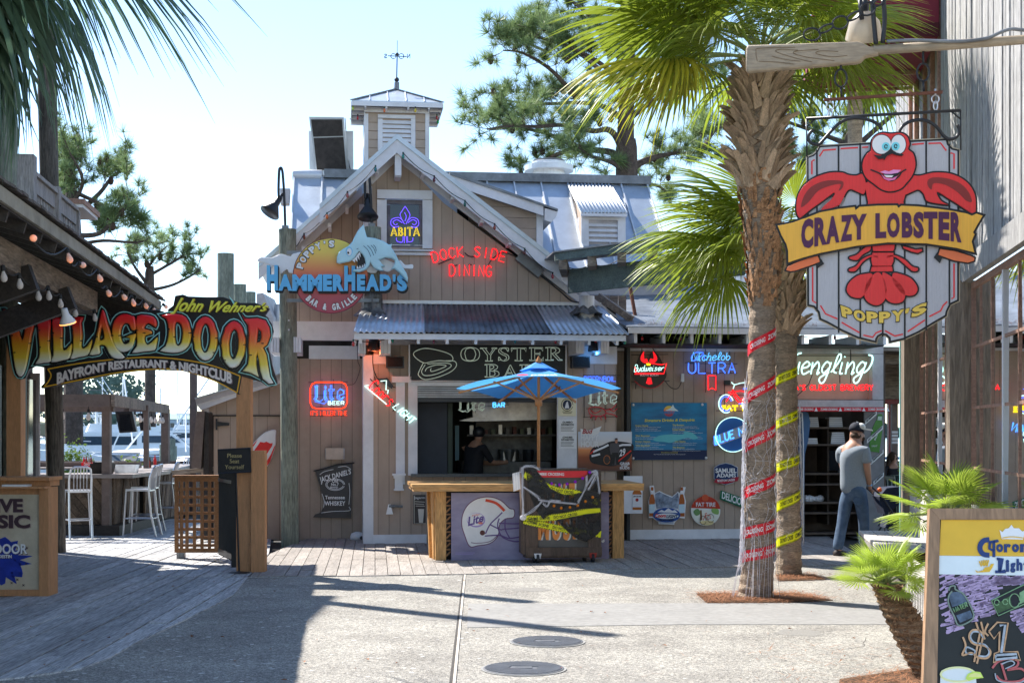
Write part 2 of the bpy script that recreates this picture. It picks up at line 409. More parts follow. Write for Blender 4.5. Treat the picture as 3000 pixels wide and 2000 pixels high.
M_corrd=mat('corrugated_iron_stained',(.17,.18,.20),rough=.5,metal=.6,var=.6,scale=2.5,bump=.06,stretch=(1,.3,1),dirt=.4)
M_black=mat('black_paint',(.018,.02,.024),rough=.4,var=.2,bump=.05)
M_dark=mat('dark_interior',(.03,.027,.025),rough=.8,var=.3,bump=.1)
M_pile=mat('piling_wood',(.26,.28,.22),rough=.85,var=.35,scale=2.2,bump=.5,stretch=(4,4,.5),grain=.45,dirt=.3)
M_pile2=mat('piling_wood_dark',(.12,.105,.085),rough=.85,var=.5,scale=2.2,bump=.6,stretch=(4,4,.5),grain=.55,dirt=.4)
M_deck=mat('deck_board',(.53,.53,.53),rough=.8,var=.28,scale=2.4,bump=.6,stretch=(6,.3,5),grain=.6,rnd=.2,dirt=.15)
M_deck2=mat('boardwalk_board',(.37,.335,.30),rough=.8,var=.2,scale=2.4,bump=.35,stretch=(5,.35,5),grain=.35,rnd=.10,dirt=.25)
M_ground=mat('ground_soil',(.05,.045,.04),rough=.95)
M_beam=mat('weathered_beam',(.30,.24,.19),rough=.85,var=.3,scale=2,bump=.5,stretch=(.4,3,3),grain=.5,dirt=.3)
M_shing=mat('shingle',(.10,.09,.085),rough=.9,var=.4,scale=9,bump=.4,rnd=.3)
M_darkwood=mat('dark_stained_wood',(.035,.028,.024),rough=.6,var=.35,scale=4,bump=.25,grain=.4)
M_orange=mat('orange_stained_post',(.55,.27,.12),rough=.6,var=.13,scale=4,bump=.2,stretch=(3,3,.4),grain=.15,dirt=.12)
M_pine=mat('pine_lumber',(.62,.35,.13),rough=.55,var=.2,scale=3,bump=.25,stretch=(3,3,.4),grain=.35)
M_pineh=mat('pine_lumber_top',(.60,.34,.13),rough=.5,var=.25,scale=3,bump=.25,stretch=(.4,3,3),grain=.35)
M_grayw=mat('grey_barn_wood',(.42,.415,.41),rough=.85,var=.25,scale=3,bump=.6,stretch=(5,5,.35),grain=.5,rnd=.14)
M_mull=mat('cedar_mullion',(.38,.22,.16),rough=.7,var=.25,scale=5,bump=.3,grain=.3)

# ------------------------------------------------------------ sky side: ground, paving, water
g=MB();g.box(-80,80,-30,33,-.6,-.05);g.obj('ground',M_ground,kind='structure')
# exposed aggregate paving
def pave_mat():
 m=bpy.data.materials.new('exposed_aggregate');m.use_nodes=True
 N=m.node_tree.nodes;K=m.node_tree.links;b=N['Principled BSDF'];b.inputs['Roughness'].default_value=.85
 tc=N.new('ShaderNodeTexCoord')
 def ramp(src,a,b_,c1,c2):
  r=N.new('ShaderNodeValToRGB');r.color_ramp.elements[0].position=a;r.color_ramp.elements[1].position=b_
  r.color_ramp.elements[0].color=(*c1,1);r.color_ramp.elements[1].color=(*c2,1);K.new(src,r.inputs[0]);return r.outputs[0]
 v1=N.new('ShaderNodeTexVoronoi');v1.inputs['Scale'].default_value=85;K.new(tc.outputs['Object'],v1.inputs[0])
 v2=N.new('ShaderNodeTexVoronoi');v2.inputs['Scale'].default_value=45;K.new(tc.outputs['Object'],v2.inputs[0])
 n1=N.new('ShaderNodeTexNoise');n1.inputs['Scale'].default_value=1.1;n1.inputs['Detail'].default_value=9;n1.inputs['Roughness'].default_value=.7;K.new(tc.outputs['Object'],n1.inputs[0])
 sp=N.new('ShaderNodeSeparateColor');K.new(v1.outputs['Color'],sp.inputs[0])
 sp2=N.new('ShaderNodeSeparateColor');K.new(v2.outputs['Color'],sp2.inputs[0])
 base=ramp(sp.outputs[0],.0,1.,(.17,.163,.15),(.50,.48,.44))
 big=ramp(sp2.outputs[1],.2,.95,(.8,.8,.8),(1.1,1.09,1.06))
 mx=N.new('ShaderNodeMix');mx.data_type='RGBA';mx.blend_type='MULTIPLY';mx.inputs[0].default_value=1
 K.new(base,mx.inputs[6]);K.new(big,mx.inputs[7])
 st=ramp(n1.outputs['Fac'],.36,.64,(.72,.71,.70),(1.12,1.12,1.1))
 m2=N.new('ShaderNodeMix');m2.data_type='RGBA';m2.blend_type='MULTIPLY';m2.inputs[0].default_value=1
 K.new(mx.outputs[2],m2.inputs[6]);K.new(st,m2.inputs[7]);K.new(m2.outputs[2],b.inputs['Base Color'])
 bp=N.new('ShaderNodeBump');bp.inputs['Strength'].default_value=.55;bp.inputs['Distance'].default_value=.012
 K.new(v1.outputs['Distance'],bp.inputs['Height']);K.new(bp.outputs[0],b.inputs['Normal']);return m
M_pave=pave_mat()
edge_px=[(0,1993),(77,1985),(157,1973),(238,1960),(319,1930),(361,1906),(468,1853),(561,1808),(638,1770),(685,1744),(727,1691)]
front_px=[(727,1691),(1000,1688),(1359,1683),(1774,1669),(2348,1659),(2560,1655)]
curve=[G(*q)for q in edge_px];front=[G(*q)for q in front_px]
pp=[Vector((-3.9,9.4,0)),Vector((-14,8.2,0)),Vector((-14,-25,0)),Vector((40,-25,0)),Vector((40,18.6,0)),Vector((5.5,18.2,0))]
pav=[Vector((q.x,q.y,-.04))for q in pp[::1][1:]]
poly_pave=[Vector((curve[0].x,curve[0].y,-.04))]+pav+[Vector((q.x,q.y,-.04))for q in front[::-1]]+[Vector((q.x,q.y,-.04))for q in curve[::-1][1:-1]]
MB().prism(poly_pave,(0,0,.04)).obj('pavement',M_pave,kind='structure')
# smooth trowelled band, joint strip
M_smooth=mat('smooth_concrete',(.285,.28,.268),rough=.8,var=.16,scale=14,bump=.15,dirt=.15)
b=MB();q=[G(1372,1768),G(2290,1766),G(2660,1765),G(2660,1829),G(2000,1829),G(1368,1838)]
b.prism([Vector((v.x,v.y,.0))for v in q],(0,0,.004));b.obj('paving_band',M_smooth,kind='structure')
b=MB();a0,a1=G(1362,1684),G(1368,2050)
b.beam(a0+Vector((0,.0,.004)),Vector((a1.x,5,.004)),.02,.01);b.obj('paving_joint',mat('joint_sealant',(.55,.5,.43),rough=.8),kind='structure')
b=MB();b.beam(G(1358,1684)+Vector((0,0,0)),Vector((a1.x-.028,5,0)),.02,.006)
b.obj('paving_groove',mat('joint_shadow_gap',(.07,.065,.06),rough=.95),kind='structure')
# hairline cracks, stains and litter
b=MB();rs=random.Random(55)
for(x0,y0,n,a)in((1.2,13.2,12,-.3),(2.6,11.0,9,.5)):
 P=[Vector((x0,y0,.003))]
 for i in range(n):a+=rs.gauss(0,.45)*.6;P.append(P[-1]+Vector((cos(a),sin(a),0))*rs.uniform(.05,.1))
 b.tube(P,.0014,3)
b.obj('paving_crack',mat('joint_shadow_gap',(.07,.065,.06)),kind='stuff')
for k,(cx,cy,r,n)in enumerate(((.9,9.3,.30,9),(2.4,11.9,.22,8),(-.6,12.9,.26,9),(1.9,7.6,.34,9),(.2,15.2,.2,8))):
 MB().prism([Vector((cx+r*rs.uniform(.7,1.25)*cos(2*pi*i/(n*2)),cy+r*.9*rs.uniform(.7,1.25)*sin(2*pi*i/(n*2)),.0))for i in range(n*2)],(0,0,.0015+k*.0001)).obj('paving_stain',mat('stained_paving',(.24,.23,.21),rough=.75,var=.3,scale=60),kind='stuff')
b=MB()
for i in range(420):
 y=rs.uniform(6.6,17);x=rs.uniform(-.34*y,.34*y);a=rs.random()*2*pi;L_=rs.uniform(.04,.13);d=Vector((cos(a),sin(a),rs.uniform(0,.1)))*L_;q=Vector((x,y,.014));nn=Vector((-d.y,d.x,0)).normalized()*.0022;b.add([q-nn,q+nn,q+d+nn*.4],[(0,1,2)])
for i in range(90):
 y=rs.uniform(6.6,17);x=rs.uniform(-.34*y,.34*y);a=rs.random()*6;s_=rs.uniform(.012,.03);q=Vector((x,y,.014));b.add([q+Vector((s_*cos(a),s_*sin(a),0)),q+Vector((-s_*.5*sin(a),s_*.5*cos(a),.008)),q-Vector((s_*cos(a),s_*sin(a),0)),q+Vector((s_*.5*sin(a),-s_*.5*cos(a),.008))],[(0,1,2,3)])
b.obj('leaf_litter',mat('pine_straw',(.30,.13,.06),rough=.85,var=.4,scale=20,bump=0),kind='stuff')
# shell flecks in the concrete
b=MB();rs=random.Random(5)
for i in range(1500):
 y=rs.uniform(6.6,16.3);x=rs.uniform(-.38*y,.33*y)
 if rs.random()<.45 and x>-.6:continue
 P0=Vector((x,y,.0015));r=rs.uniform(.008,.022)*(1.15 if x<0 else .7);k=rs.randint(5,7);a=rs.random()*6;e=rs.uniform(.5,1)
 if x<-1.0:   # keep off the wooden deck
  px=1500+F*x/y;py=HZ+F*CH/y
  ok=True
  for(x0,y0),(x1,y1)in zip(edge_px,edge_px[1:]):
   if x0-1<=px<=x1 and py<y0+(y1-y0)*(px-x0)/(x1-x0)+6:ok=False
  if px<0 or not ok or py<1694:continue
 b.add([P0+Vector((r*cos(a+2*pi*j/k)*rs.uniform(.7,1.1),e*r*sin(a+2*pi*j/k),0))for j in range(k)],[tuple(range(k))])
b.obj('shell_flecks',mat('shell_white',(.62,.60,.56),rough=.6),kind='stuff')

# wooden decks, plank by plank
deck=T('deck',None,None,F0,(0,0,0),kind='structure')
L3=lambda x,y:(x,y,-.028)
lx=[(q.x,q.y)for q in curve]
sA=G(727,1691);sB=G(668,1585)
left_poly=[(sA.x,sA.y),(-3.2,19.2),(sB.x-.15,31.5),(-16,31.5),(-16,8.4),(-3.75,9.2)]+lx[1:-1]
# convex-safe: split in two pieces (near, far)
rng=random.Random(3)
near=[(-9.5,lx[0][1]-.6)]+lx+[(-9.5,lx[-1][1])]
def strip_deck(parent,poly2,wid,ang,m,cut,rng):
 return boards(poly2,wid,.015 if wid>.17 else .008,'plank',m,parent,ang=ang,thick=.04,to3=L3,vec=(0,0,.04),jitter=.10,cut=cut,rng=rng)
n1=strip_deck(deck,near,.184,91.1,M_deck,3.6,rng)
far=[(lx[-1][0],lx[-1][1]+.004),(-3.35,19.6),(-4.6,27.5),(-10.5,27.5),(-9.5,lx[-1][1]+.004)]
n2=strip_deck(deck,far,.184,91.1,M_deck,4.2,rng)
walk=T('boardwalk',None,None,F0,(0,0,0),kind='structure')
fr2=[(q.x,q.y)for q in front]
wpoly=[(sA.x+.02,sA.y)]+fr2[1:]+[(5.2,23.9),(-3.2,23.0),(-3.33,19.6)]
n3=strip_deck(walk,wpoly,.150,95.5,M_deck2,5,rng)
print('planks',n1,n2,n3)
b=MB(); 
for q0,q1 in zip(front,front[1:]):b.beam(q0+Vector((0,.012,-.012)),q1+Vector((0,.012,-.012)),.03,.04)
b.obj('deck_edge',M_grayw,kind='structure')

# manhole covers
M_iron=mat('cast_iron',(.17,.175,.185),rough=.5,metal=.4,var=.2,scale=12,bump=.2)
for(px,py,lab)in((1603,1880,'ribbed iron manhole cover, the farther of the two'),(1535,1959,'round ribbed iron manhole cover nearest the camera')):
 c=G(px if py<1900 else 1534,py);t=T('manhole_cover',lab,'manhole cover',F0,(c.x,c.y,0),'manhole covers in the paving')
 MB().lathe([(.30,-.01),(.305,.006),(.29,.006)],n=32).obj('rim',mat('concrete_ring',(.30,.30,.29),rough=.8),t)
 MB().lathe([(.287,.0),(.287,.009),(.28,.011)],n=32).obj('lid',M_iron,t)
 b=MB();a=radians(-14)
 for i in range(-13,14):
  x=i*.02;h=sqrt(max(0,.27**2-x*x));R=Matrix.Rotation(a,4,'Z')
  if abs(i)<3: 
   b.add([],[]);b.box(-h,-.1,x-.005,x+.005,.010,.016,R);b.box(.1,h,x-.005,x+.005,.010,.016,R)
  else:b.box(-h,h,x-.005,x+.005,.010,.016,R)
 b.obj('rib',mat('iron_worn',(.24,.245,.26),rough=.4,metal=.5,bump=.1),t)
 MB().box(-.06,.06,-.035,.035,.011,.016).obj('badge',M_iron,t)

# ------------------------------------------------------------ water, far shore
M_water=mat('bay_water',(.05,.10,.15),rough=.12,var=.2,scale=.6,bump=.5,stretch=(1,.4,1),spec=.6)
MB().box(-900,900,33,1800,-1.35,-1.1).obj('water',M_water,kind='structure')
M_shore=mat('far_shore',(.05,.075,.05),rough=.9,var=.4,scale=.05)
b=MB();rs=random.Random(11);x=-600
while x<900:
 w_=rs.uniform(15,40);b.ball((x,900+rs.uniform(-30,30),0),w_,7,(1,.4,rs.uniform(.25,.5)));x+=w_*.7
b.obj('far_treeline',M_shore,kind='stuff')
# ------------------------------------------------------------ the oyster bar building
bar=T('bar_building','brown sided waterfront grill building with grey metal roof, gable and cupola','building',FB,(0,0,0))
def plw(pts,w):return[(bar.fr.L(x,y,w).x,bar.fr.L(x,y,w).z)for x,y in pts]
def siding(pts,w,m=M_side,wid=.165,ang=90,holes=(),t=bar,off=0.):
 """boards on the facade plane w; the outline and the holes in photo pixels"""
 P=plw(pts,w);H=[]
 for(x0,y0,x1,y1)in holes:
  a=t.fr.L(x0,y0,w);c=t.fr.L(x1,y1,w);H.append((a.x,c.z,c.x,a.z))
 boards(P,wid,.005,'siding_board',m,t,ang=ang,to3=lambda x,y:(x,w,y),vec=(0,.018,0),jitter=.12,holes=H,rng=random.Random(int(w*100)+len(pts)),off=off)
def backing(pts,w,m=M_dark,name='wall',th=.1,t=bar):
 MB().prism([t.p(x,y,w)for x,y in pts],(0,th,0)).obj(name,m,t)
# upper gable, main plane
GB=[(1085,893),(1085,540),(1163,455),(1300,595),(1702,893)]
siding(GB,0,holes=[(1128,575,1240,725)],off=.03)
for pts in([(1085,893),(1085,540),(1128,494),(1128,893)],[(1128,893),(1128,726),(1240,726),(1240,893)],[(1240,893),(1240,533),(1300,595),(1702,893)],[(1128,574),(1128,494),(1163,455),(1240,533),(1240,574)]):
 backing(pts,.03)
# left wing, recessed
siding([(842,946),(842,775),(1070,562),(1070,946)],1.1,off=.05)
backing([(836,1240),(836,775),(1072,560),(1072,1240)],1.13)
siding([(868,1582),(868,1050),(1063,1050),(1063,1582)],1.1,M_side2,off=.05)
backing([(836,1582),(836,1200),(1072,1200),(1072,1582)],1.13)
def trim(x0,y0,x1,y1,w=-.03,th=.03,m=M_trim,name='trim_board'):rect(bar,name,x0,y0,x1,y1,m,w=w,thick=th)
def trimp(pts,w=-.03,th=.03,m=M_trim,name='trim_board'):poly(bar,name,pts,m,w=w,thick=th)
trim(800,940,1052,997,w=.55,th=.12)
trim(905,1012,1054,1052,w=1.06,th=.035)
trimp([(845,775),(1062,572),(1062,545),(842,742)],w=1.05)
trim(1052,598,1070,800,w=1.045)
for x0,x1 in((857,882),(792,818)):          # triple beams standing out of the wall
 for k in range(3):
  a=bar.p(x0+(x1-x0)*k/3+.6,987,.0);c=bar.p(x0+(x1-x0)*(k+1)/3-.4,1032,.0)
  MB().box(a.x,c.x,-.0,1.1,c.z,a.z).obj('outrigger_beam',M_trim,bar)
# corner of the projection
trim(1068,545,1090,900,w=-.025)
trim(1068,1040,1094,1592,w=-.03)
MB().box(bar.p(1068,1040,-.03).x-.02,bar.p(1068,1040,-.03).x,-.03,1.1,0,5.0).obj('corner_board',M_trim,bar)
# lower front wall with the service window
siding([(1094,1590),(1094,900),(1690,900),(1690,1590)],0,M_side,holes=[(1222,1120,1632,1392)])
trim(1094,1037,1146,1066,w=-.02); 
trim(1094,1566,1250,1592,w=-.025)
trim(1148,1102,1205,1120,w=-.1,th=.1);trim(1160,1120,1186,1418,w=-.05,th=.05);trim(1196,1118,1223,1392,w=-.05,th=.05)
trim(1200,1118,1632,1132,w=-.04,th=.04)
trim(1632,1110,1690,1400,w=-.04,th=.04)
siding([(1690,1590),(1690,1066),(1806,1066),(1806,1590)],.0,M_side)
trim(1690,1014,1808,1066,w=-.02)
b=MB();a=bar.p(1168,1392,-.0); 
for k,(dx,z0,z1,dy)in enumerate(((.10,0,.03,-.16),(.08,-.04,0,-.13),(.06,-.20,-.04,-.09),(.075,-.225,-.20,-.11))):
 b.box(a.x-dx,a.x+dx,dy,0,a.z+z0,a.z+z1)
b.obj('corbel',M_trim,bar)
for y0,y1,x0,x1 in((900,1592,1075,1095),):backing([(1094,y1),(1094,y0),(1222,y0),(1222,y1)],.03)
backing([(1222,1592),(1222,1393),(1690,1393),(1690,1592)],.03);backing([(1222,1119),(1222,900),(1690,900),(1690,1119)],.03)
backing([(1633,1393),(1633,1119),(1804,1119),(1804,1393)],.03);backing([(1690,1592),(1690,1393),(1804,1393),(1804,1592)],.03)
backing([(1690,1119),(1690,900),(1804,900),(1804,1119)],.03)
# right-hand wall
WR=.35
siding([(1780,1580),(1780,1030),(2338,1030),(2338,1580)],WR,M_side2)
backing([(1700,1585),(1700,940),(2338,940),(2338,1585)],WR+.03)
trim(1780,1007,2330,1031,w=WR-.03);trim(1780,1552,2330,1580,w=WR-.03)
# header over the doorway
trim(2330,1006,2588,1036,w=.1,th=.25,m=M_trimd);trim(2556,1037,2588,1170,w=.1,th=.25,m=M_trimd)
trim(2310,1171,2588,1192,w=.1,th=.25,m=M_trimd);trim(2310,1037,2555,1170,w=.25,th=.1,m=M_side2,name='sign_panel')
# window with the neon in the gable
trim(1105,555,1267,584,w=-.045,th=.045);trim(1105,585,1133,728,w=-.045,th=.045);trim(1238,585,1267,728,w=-.045,th=.045)
trim(1104,729,1270,736,w=-.09,th=.09);trim(1106,737,1267,748,w=-.05,th=.05)
M_oldw=mat('old_window_frame',(.16,.15,.16),rough=.8,var=.4,scale=5,bump=.3)
win=T('window_tmp');bpy.data.objects.remove(win.o)
wf=MB()
for x0,y0,x1,y1 in((1133,585,1238,599),(1133,718,1238,728),(1133,600,1143,717),(1228,600,1238,717)):
 p0=bar.p(x0,y0,.03);p1=bar.p(x1,y1,.03);wf.box(p0.x,p1.x,.03,.08,p1.z,p0.z)
wfo=wf.obj('window',M_oldw,bar)
M_pane=glassy('window_glass',(.5,.52,.55),alpha=.06)
pn=rect(bar,'pane',1143,599,1228,718,mat('dark_glass',(.012,.014,.018),rough=.08,var=.1,bump=0,spec=.6),w=.06,thick=.01);pn.parent=wfo
mt=rect(bar,'muntin',1143,655,1228,657.5,M_oldw,w=.045,thick=.012);mt.parent=wfo

# front rake boards and gable roof
def rake(x0,y0,x1,y1,w,h=34,cap=13,back=3.2,bm=M_trim,nm='rake_board'):
 A=bar.p(x0,y0,w);B=bar.p(x1,y1,w);d=(B-A)
 c=cap/F*21.2;hh=h/F*21.2
 up=Vector((0,0,1))
 MB().prism([A,B,B-up*c*1.2,A-up*c*1.2],(0,back,0)).obj('roof_sheet',M_metald if False else M_metal,bar)
 MB().prism([A+Vector((0,.02,-c*1.2)),B+Vector((0,.02,-c*1.2)),B+Vector((0,.02,-c*1.2-hh*1.15)),A+Vector((0,.02,-c*1.2-hh*1.15))],(0,.04,0)).obj(nm,bm,bar)
 return A,B
rake(1163,392,1706,815,-.5,back=2.6)
rake(1163,392,936,598,-.5,back=1.0,h=33)
rake(1045,513,757,770,.35,back=2.2,h=30)
# frieze on the wall under the rakes
trimp([(1163,470),(1163,424),(1812,930),(1748,926)],w=-.035);trimp([(1163,470),(1163,424),(1078,505),(1090,540)],w=-.032)
rect(bar,'ridge_bracket',1157,438,1176,514,M_trim,w=-.42,thick=.4);rect(bar,'bracket_foot',1158,515,1175,519,M_trimd,w=-.41,thick=.38)
for x,y in((1235,500),(1322,572),(1408,640),(1490,705)):
 a=bar.p(x,y,-.4);MB().box(a.x,a.x+.05,-.4,0,a.z-.06,a.z).obj('lookout',M_trim,bar)
for x,y in((1097,508),(1012,586),(960,642),(882,712),(845,746)):
 a=bar.p(x,y,-.0);MB().box(a.x,a.x+.05,.4 if x<1050 else-.4,1.0 if x<1050 else 0,a.z-.06,a.z).obj('lookout',M_trim,bar)
poly(bar,'flashing_box',[(1557,745),(1595,792),(1578,812),(1510,758),(1530,736)],M_metald,w=-.2,thick=.16)
ptube(bar,'conduit',[['s',(1540,772),(1600,820),(1640,852),(1672,880),(1700,886),(1735,888)]],M_black,.011,w=-.06,dw=0)

# main standing-seam roof
wr_,we_=4.0,1.6
zr=bar.p(1633,528,wr_).z;zk=bar.p(1683,738,2.2).z
s0=bar.p(862,524,wr_).x;s1=bar.p(1893,528,wr_).x
slope=(zr-zk)/(wr_-2.2);ze=zr-slope*(wr_-we_)
npan=13;dS=(s1-s0)/npan
for i in range(npan):
 xa=s0+i*dS;MB().prism([(xa+.012,we_,ze),(xa+dS-.012,we_,ze),(xa+dS-.012,wr_,zr),(xa+.012,wr_,zr)],(0,.03,-.03)).obj('roof_panel',M_metal,bar)
for i in range(npan+1):
 xa=s0+i*dS;MB().beam((xa,we_-.01,ze+.01),(xa,wr_,zr+.015),.024,.05).obj('roof_seam',M_metall,bar)
b=MB();b.box(s0+.02,s1-.02,we_+.1,wr_+.1,2.6,ze-.05);b.prism([(s0+.02,we_+.1,ze-.06),(s0+.02,wr_+.1,zr-.06),(s0+.02,wr_+.1,ze-.06)],(s1-s0-.04,0,0));b.obj('roof_core',M_trimd,bar)
MB().prism([(s0,wr_+.02,zr),(s1,wr_+.02,zr),(s1,wr_+2.4,ze),(s0,wr_+2.4,ze)],(0,.03,-.03)).obj('roof_panel',M_metal,bar)
sm=bar.p(950,515,wr_).x
MB().box(sm,s1+.06,wr_-.14,wr_+.15,zr-.06,zr+.09).obj('ridge_cap',M_metald,bar)
b=MB();b.lathe([(.09,0),(.1,.02),(.1,sm-s0-.02),(.09,sm-s0)],(s0-.03,wr_-.02,zr-.01),12,Matrix.Rotation(pi/2,3,'Y'));b.obj('ridge_cap',M_metall,bar,smooth=True)
# lower, flatter roof to the right and rear
MB().prism([bar.p(1560,790,.6),Vector((bar.p(2600,900,-.6).x,-.65,bar.p(2200,958,-.65).z)),Vector((bar.p(2600,900,-.6).x,3.0,ze+.25)),Vector((s1-.9,3.0,ze+.25)),Vector((s1-1.9,1.2,ze-.45)),Vector((bar.p(1835,950,-.6).x,-.65,bar.p(2200,958,-.65).z))][1:],(0,0,-.04)).obj('lower_roof',mat('old_galvanized',(.26,.29,.33),rough=.5,metal=.5,var=.35,scale=2,bump=.08,dirt=.4),bar)
zf=bar.p(2200,962,-.65).z;xe=bar.p(2588,960,-.6).x;xs=bar.p(1838,960,-.6).x
MB().box(xs,xe,-.68,-.65,zf-.09,zf-.005).obj('fascia',M_trim,bar)
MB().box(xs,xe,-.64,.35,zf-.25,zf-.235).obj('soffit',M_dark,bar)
i=0;x=xs+.1
while x<xe:
 MB().box(x,x+.045,-.62,.33,zf-.23,zf-.09).obj('rafter_tail',M_trim,bar);x+=.43
# debris (pine straw) lying on the low roof
b=MB();rs=random.Random(9)
for i in range(1200):
 x=rs.uniform(xs-.1,xe-1);y=-.6+abs(rs.gauss(0,.12));z=zf+.02+rs.random()*.05+(y+.6)*.3
 d=Vector((rs.uniform(-1,1),rs.uniform(-1,1),rs.uniform(-.1,.2))).normalized()*.07;q=Vector((x,y,z));n_=Vector((-d.y,d.x,0)).normalized()*.003
 b.add([q-n_,q+n_,q+d],[(0,1,2)])
M_straw=mat('pine_straw',(.30,.13,.06),rough=.85,var=.4,scale=20,bump=0)
b.obj('pine_straw_on_roof',M_straw,bar,kind='stuff')

# shed dormer, right of the gable
siding([(1372,722),(1372,560),(1572,628),(1572,722)],1.0,M_side,wid=.17,ang=0)
backing([(1340,760),(1340,540),(1572,620),(1572,760)],1.03)
trim(1572,612,1591,730,w=.97,th=.06)
A=bar.p(1318,512,.8);B=bar.p(1592,604,.8);C_=bar.p(1634,618,.8)
MB().prism([A,B,B-Vector((0,0,.15)),A-Vector((0,0,.15))],(0,.04,0)).obj('rake_board',M_trim,bar)
MB().prism([A+Vector((0,-.03,.05)),C_+Vector((0,-.03,.03)),C_+Vector((0,-.03,0)),A+Vector((0,-.03,0))],(0,2.2,0)).obj('roof_sheet',M_metald,bar)
MB().prism([B+Vector((.02,0,-.03)),C_+Vector((0,0,-.01)),C_+Vector((-.02,0,-.09)),C_+Vector((-.1,0,-.18)),B+Vector((.02,0,-.22))],(0,1.4,0)).obj('eave_return',M_trim,bar)

# louvred dormer
dl=T('x');bpy.data.objects.remove(dl.o)
wD=2.35
a=bar.p(1703,625,wD);c=bar.p(1833,738,wD)
backing([(1706,738),(1706,626),(1831,626),(1831,738)],wD+.04,M_trimd,th=1.4)
for x0,y0,x1,y1 in((1703,622,1725,740),(1810,622,1833,740),(1725,622,1810,645)):trim(x0,y0,x1,y1,w=wD)
for k in range(6):
 y=650+k*15;p0=bar.p(1725,y,wD);p1=bar.p(1810,y+14,wD)
 MB().prism([(p0.x,wD+.005,p1.z),(p0.x,wD+.012,p1.z-.004),(p0.x,wD+.07,p0.z),(p0.x,wD+.06,p0.z+.004)],(p1.x-p0.x,0,0)).obj('louvre_slat',M_trim,bar)
E0=bar.p(1702,622,wD-.12);E1=bar.p(1838,622,wD-.12);rz=zr-.02
w3=3.9;R0=Vector((bar.p(1660,532,w3).x,w3,bar.p(1660,535,w3).z));R1=Vector((bar.p(1790,532,w3).x,w3,R0.z))
def corrugated(A,B,C_,D,n,amp,name,m,parent,th=.012,edge=None):
 """A-B eave, D-C top; ribs run from eave to top"""
 b=MB();A,B,C_,D=map(Vector,(A,B,C_,D));nor=(B-A).cross(D-A).normalized();k=n*6;vs=[]
 for i in range(k+1):
  u=i/k;h=nor*amp*sin(2*pi*n*u);vs+=[A.lerp(B,u)+h,D.lerp(C_,u)+h,A.lerp(B,u)+h-nor*th,D.lerp(C_,u)+h-nor*th]
 fs=[]
 for i in range(k):j=i*4;fs+=[(j,j+4,j+5,j+1),(j+2,j+3,j+7,j+6),(j,j+2,j+6,j+4),(j+1,j+5,j+7,j+3)]
 b.add(vs,fs);return b.obj(name,m,parent,smooth=True)
corrugated(E0,E1,R1,R0,13,.014,'dormer_roof',M_metall,bar)
MB().box(E0.x,E1.x,E0.y+.0,E0.y+.03,E0.z-.06,E0.z-.012).obj('fascia',M_trim,bar)
MB().prism([Vector((a.x,wD+.03,c.z)),Vector((a.x,wD+.03,E0.z-.03)),Vector((R0.x+.12,w3,R0.z-.05))],(.03,0,0)).obj('dormer_cheek',M_side,bar)

# cupola
wc=3.45;cp=T('y');bpy.data.objects.remove(cp.o)
c0=bar.p(1067,330,wc);c1=bar.p(1258,330,wc);zt=bar.p(1160,312,wc).z;zb=5.6;D=c1.x-c0.x
MB().box(c0.x+.03,c1.x-.03,wc+.03,wc+D-.03,zb,zt).obj('cupola_wall',M_side,bar)
for x0,x1,y0,y1 in((1067,1079,333,480),(1246,1258,333,480)):trim(x0,y0,x1,y1,w=wc-.0)
trim(1067,313,1258,333,w=wc-.01)
MB().box(c0.x,c0.x+.02,wc+.031,wc+D,zb,zt).obj('corner_board',M_trim,bar)
for i in range(6):
 y=334+i*25
 for x0,x1 in((1079,1107),(1217,1246)):rect(bar,'siding_board',x0+.5,y+.7,x1-.5,y+24.3,M_side,w=wc+.01,thick=.02)
for r in((1107,335,1217,348),(1107,348,1121,440),(1204,348,1217,440)):trim(*r,w=wc-.02,th=.045)
for k in range(7):
 y=352+k*13;p0=bar.p(1121,y,wc);p1=bar.p(1204,y+12,wc)
 MB().prism([(p0.x,wc-.01,p1.z),(p0.x,wc-.003,p1.z-.004),(p0.x,wc+.03,p0.z),(p0.x,wc+.02,p0.z+.004)],(p1.x-p0.x,0,0)).obj('louvre_slat',M_trim,bar)
cxm=(c0.x+c1.x)/2;cym=wc+D/2;ov=.22;ze2=bar.p(1160,297,wc-ov).z;pk=bar.p(1162,262,cym).z
q=[Vector((cxm+sx*(D/2+ov),cym+sy*(D/2+ov),ze2))for sx,sy in((-1,-1),(1,-1),(1,1),(-1,1))]
for i in range(4):
 a_,b_=q[i],q[(i+1)%4];MB().prism([a_,b_,Vector((cxm,cym,pk))],(0,0,-.02)).obj('cupola_roof',M_metal,bar)
 for t_ in(.2,.4,.6,.8):
  e=a_.lerp(b_,t_);k_=1-abs(t_-.5)*2;MB().beam(e+Vector((0,0,.01)),e.lerp(Vector((cxm,cym,pk)).lerp((a_ if t_<.5 else b_),1-k_),.98)+Vector((0,0,.01)),.015,.02).obj('roof_seam',M_metall,bar)
 MB().beam(a_+Vector((0,0,.01)),Vector((cxm,cym,pk+.01)),.07,.02).obj('hip_cap',M_metald,bar)
 MB().beam(a_+Vector((0,0,-.055)),b_+Vector((0,0,-.055)),.02,.075).obj('fascia',M_trim,bar)
 for t_ in(.15,.38,.62,.85):
  e=a_.lerp(b_,t_);inn=Vector((cxm,cym,0))-Vector((e.x,e.y,0));ax=Vector((inn.x,0,0))if i%2 else Vector((0,inn.y,0))
  ax.normalize();MB().beam(e+Vector((0,0,-.09))+ax*.012,e+ax*(ov-.002)+Vector((0,0,-.09)),.03,.06).obj('rafter_tail',M_trim,bar)
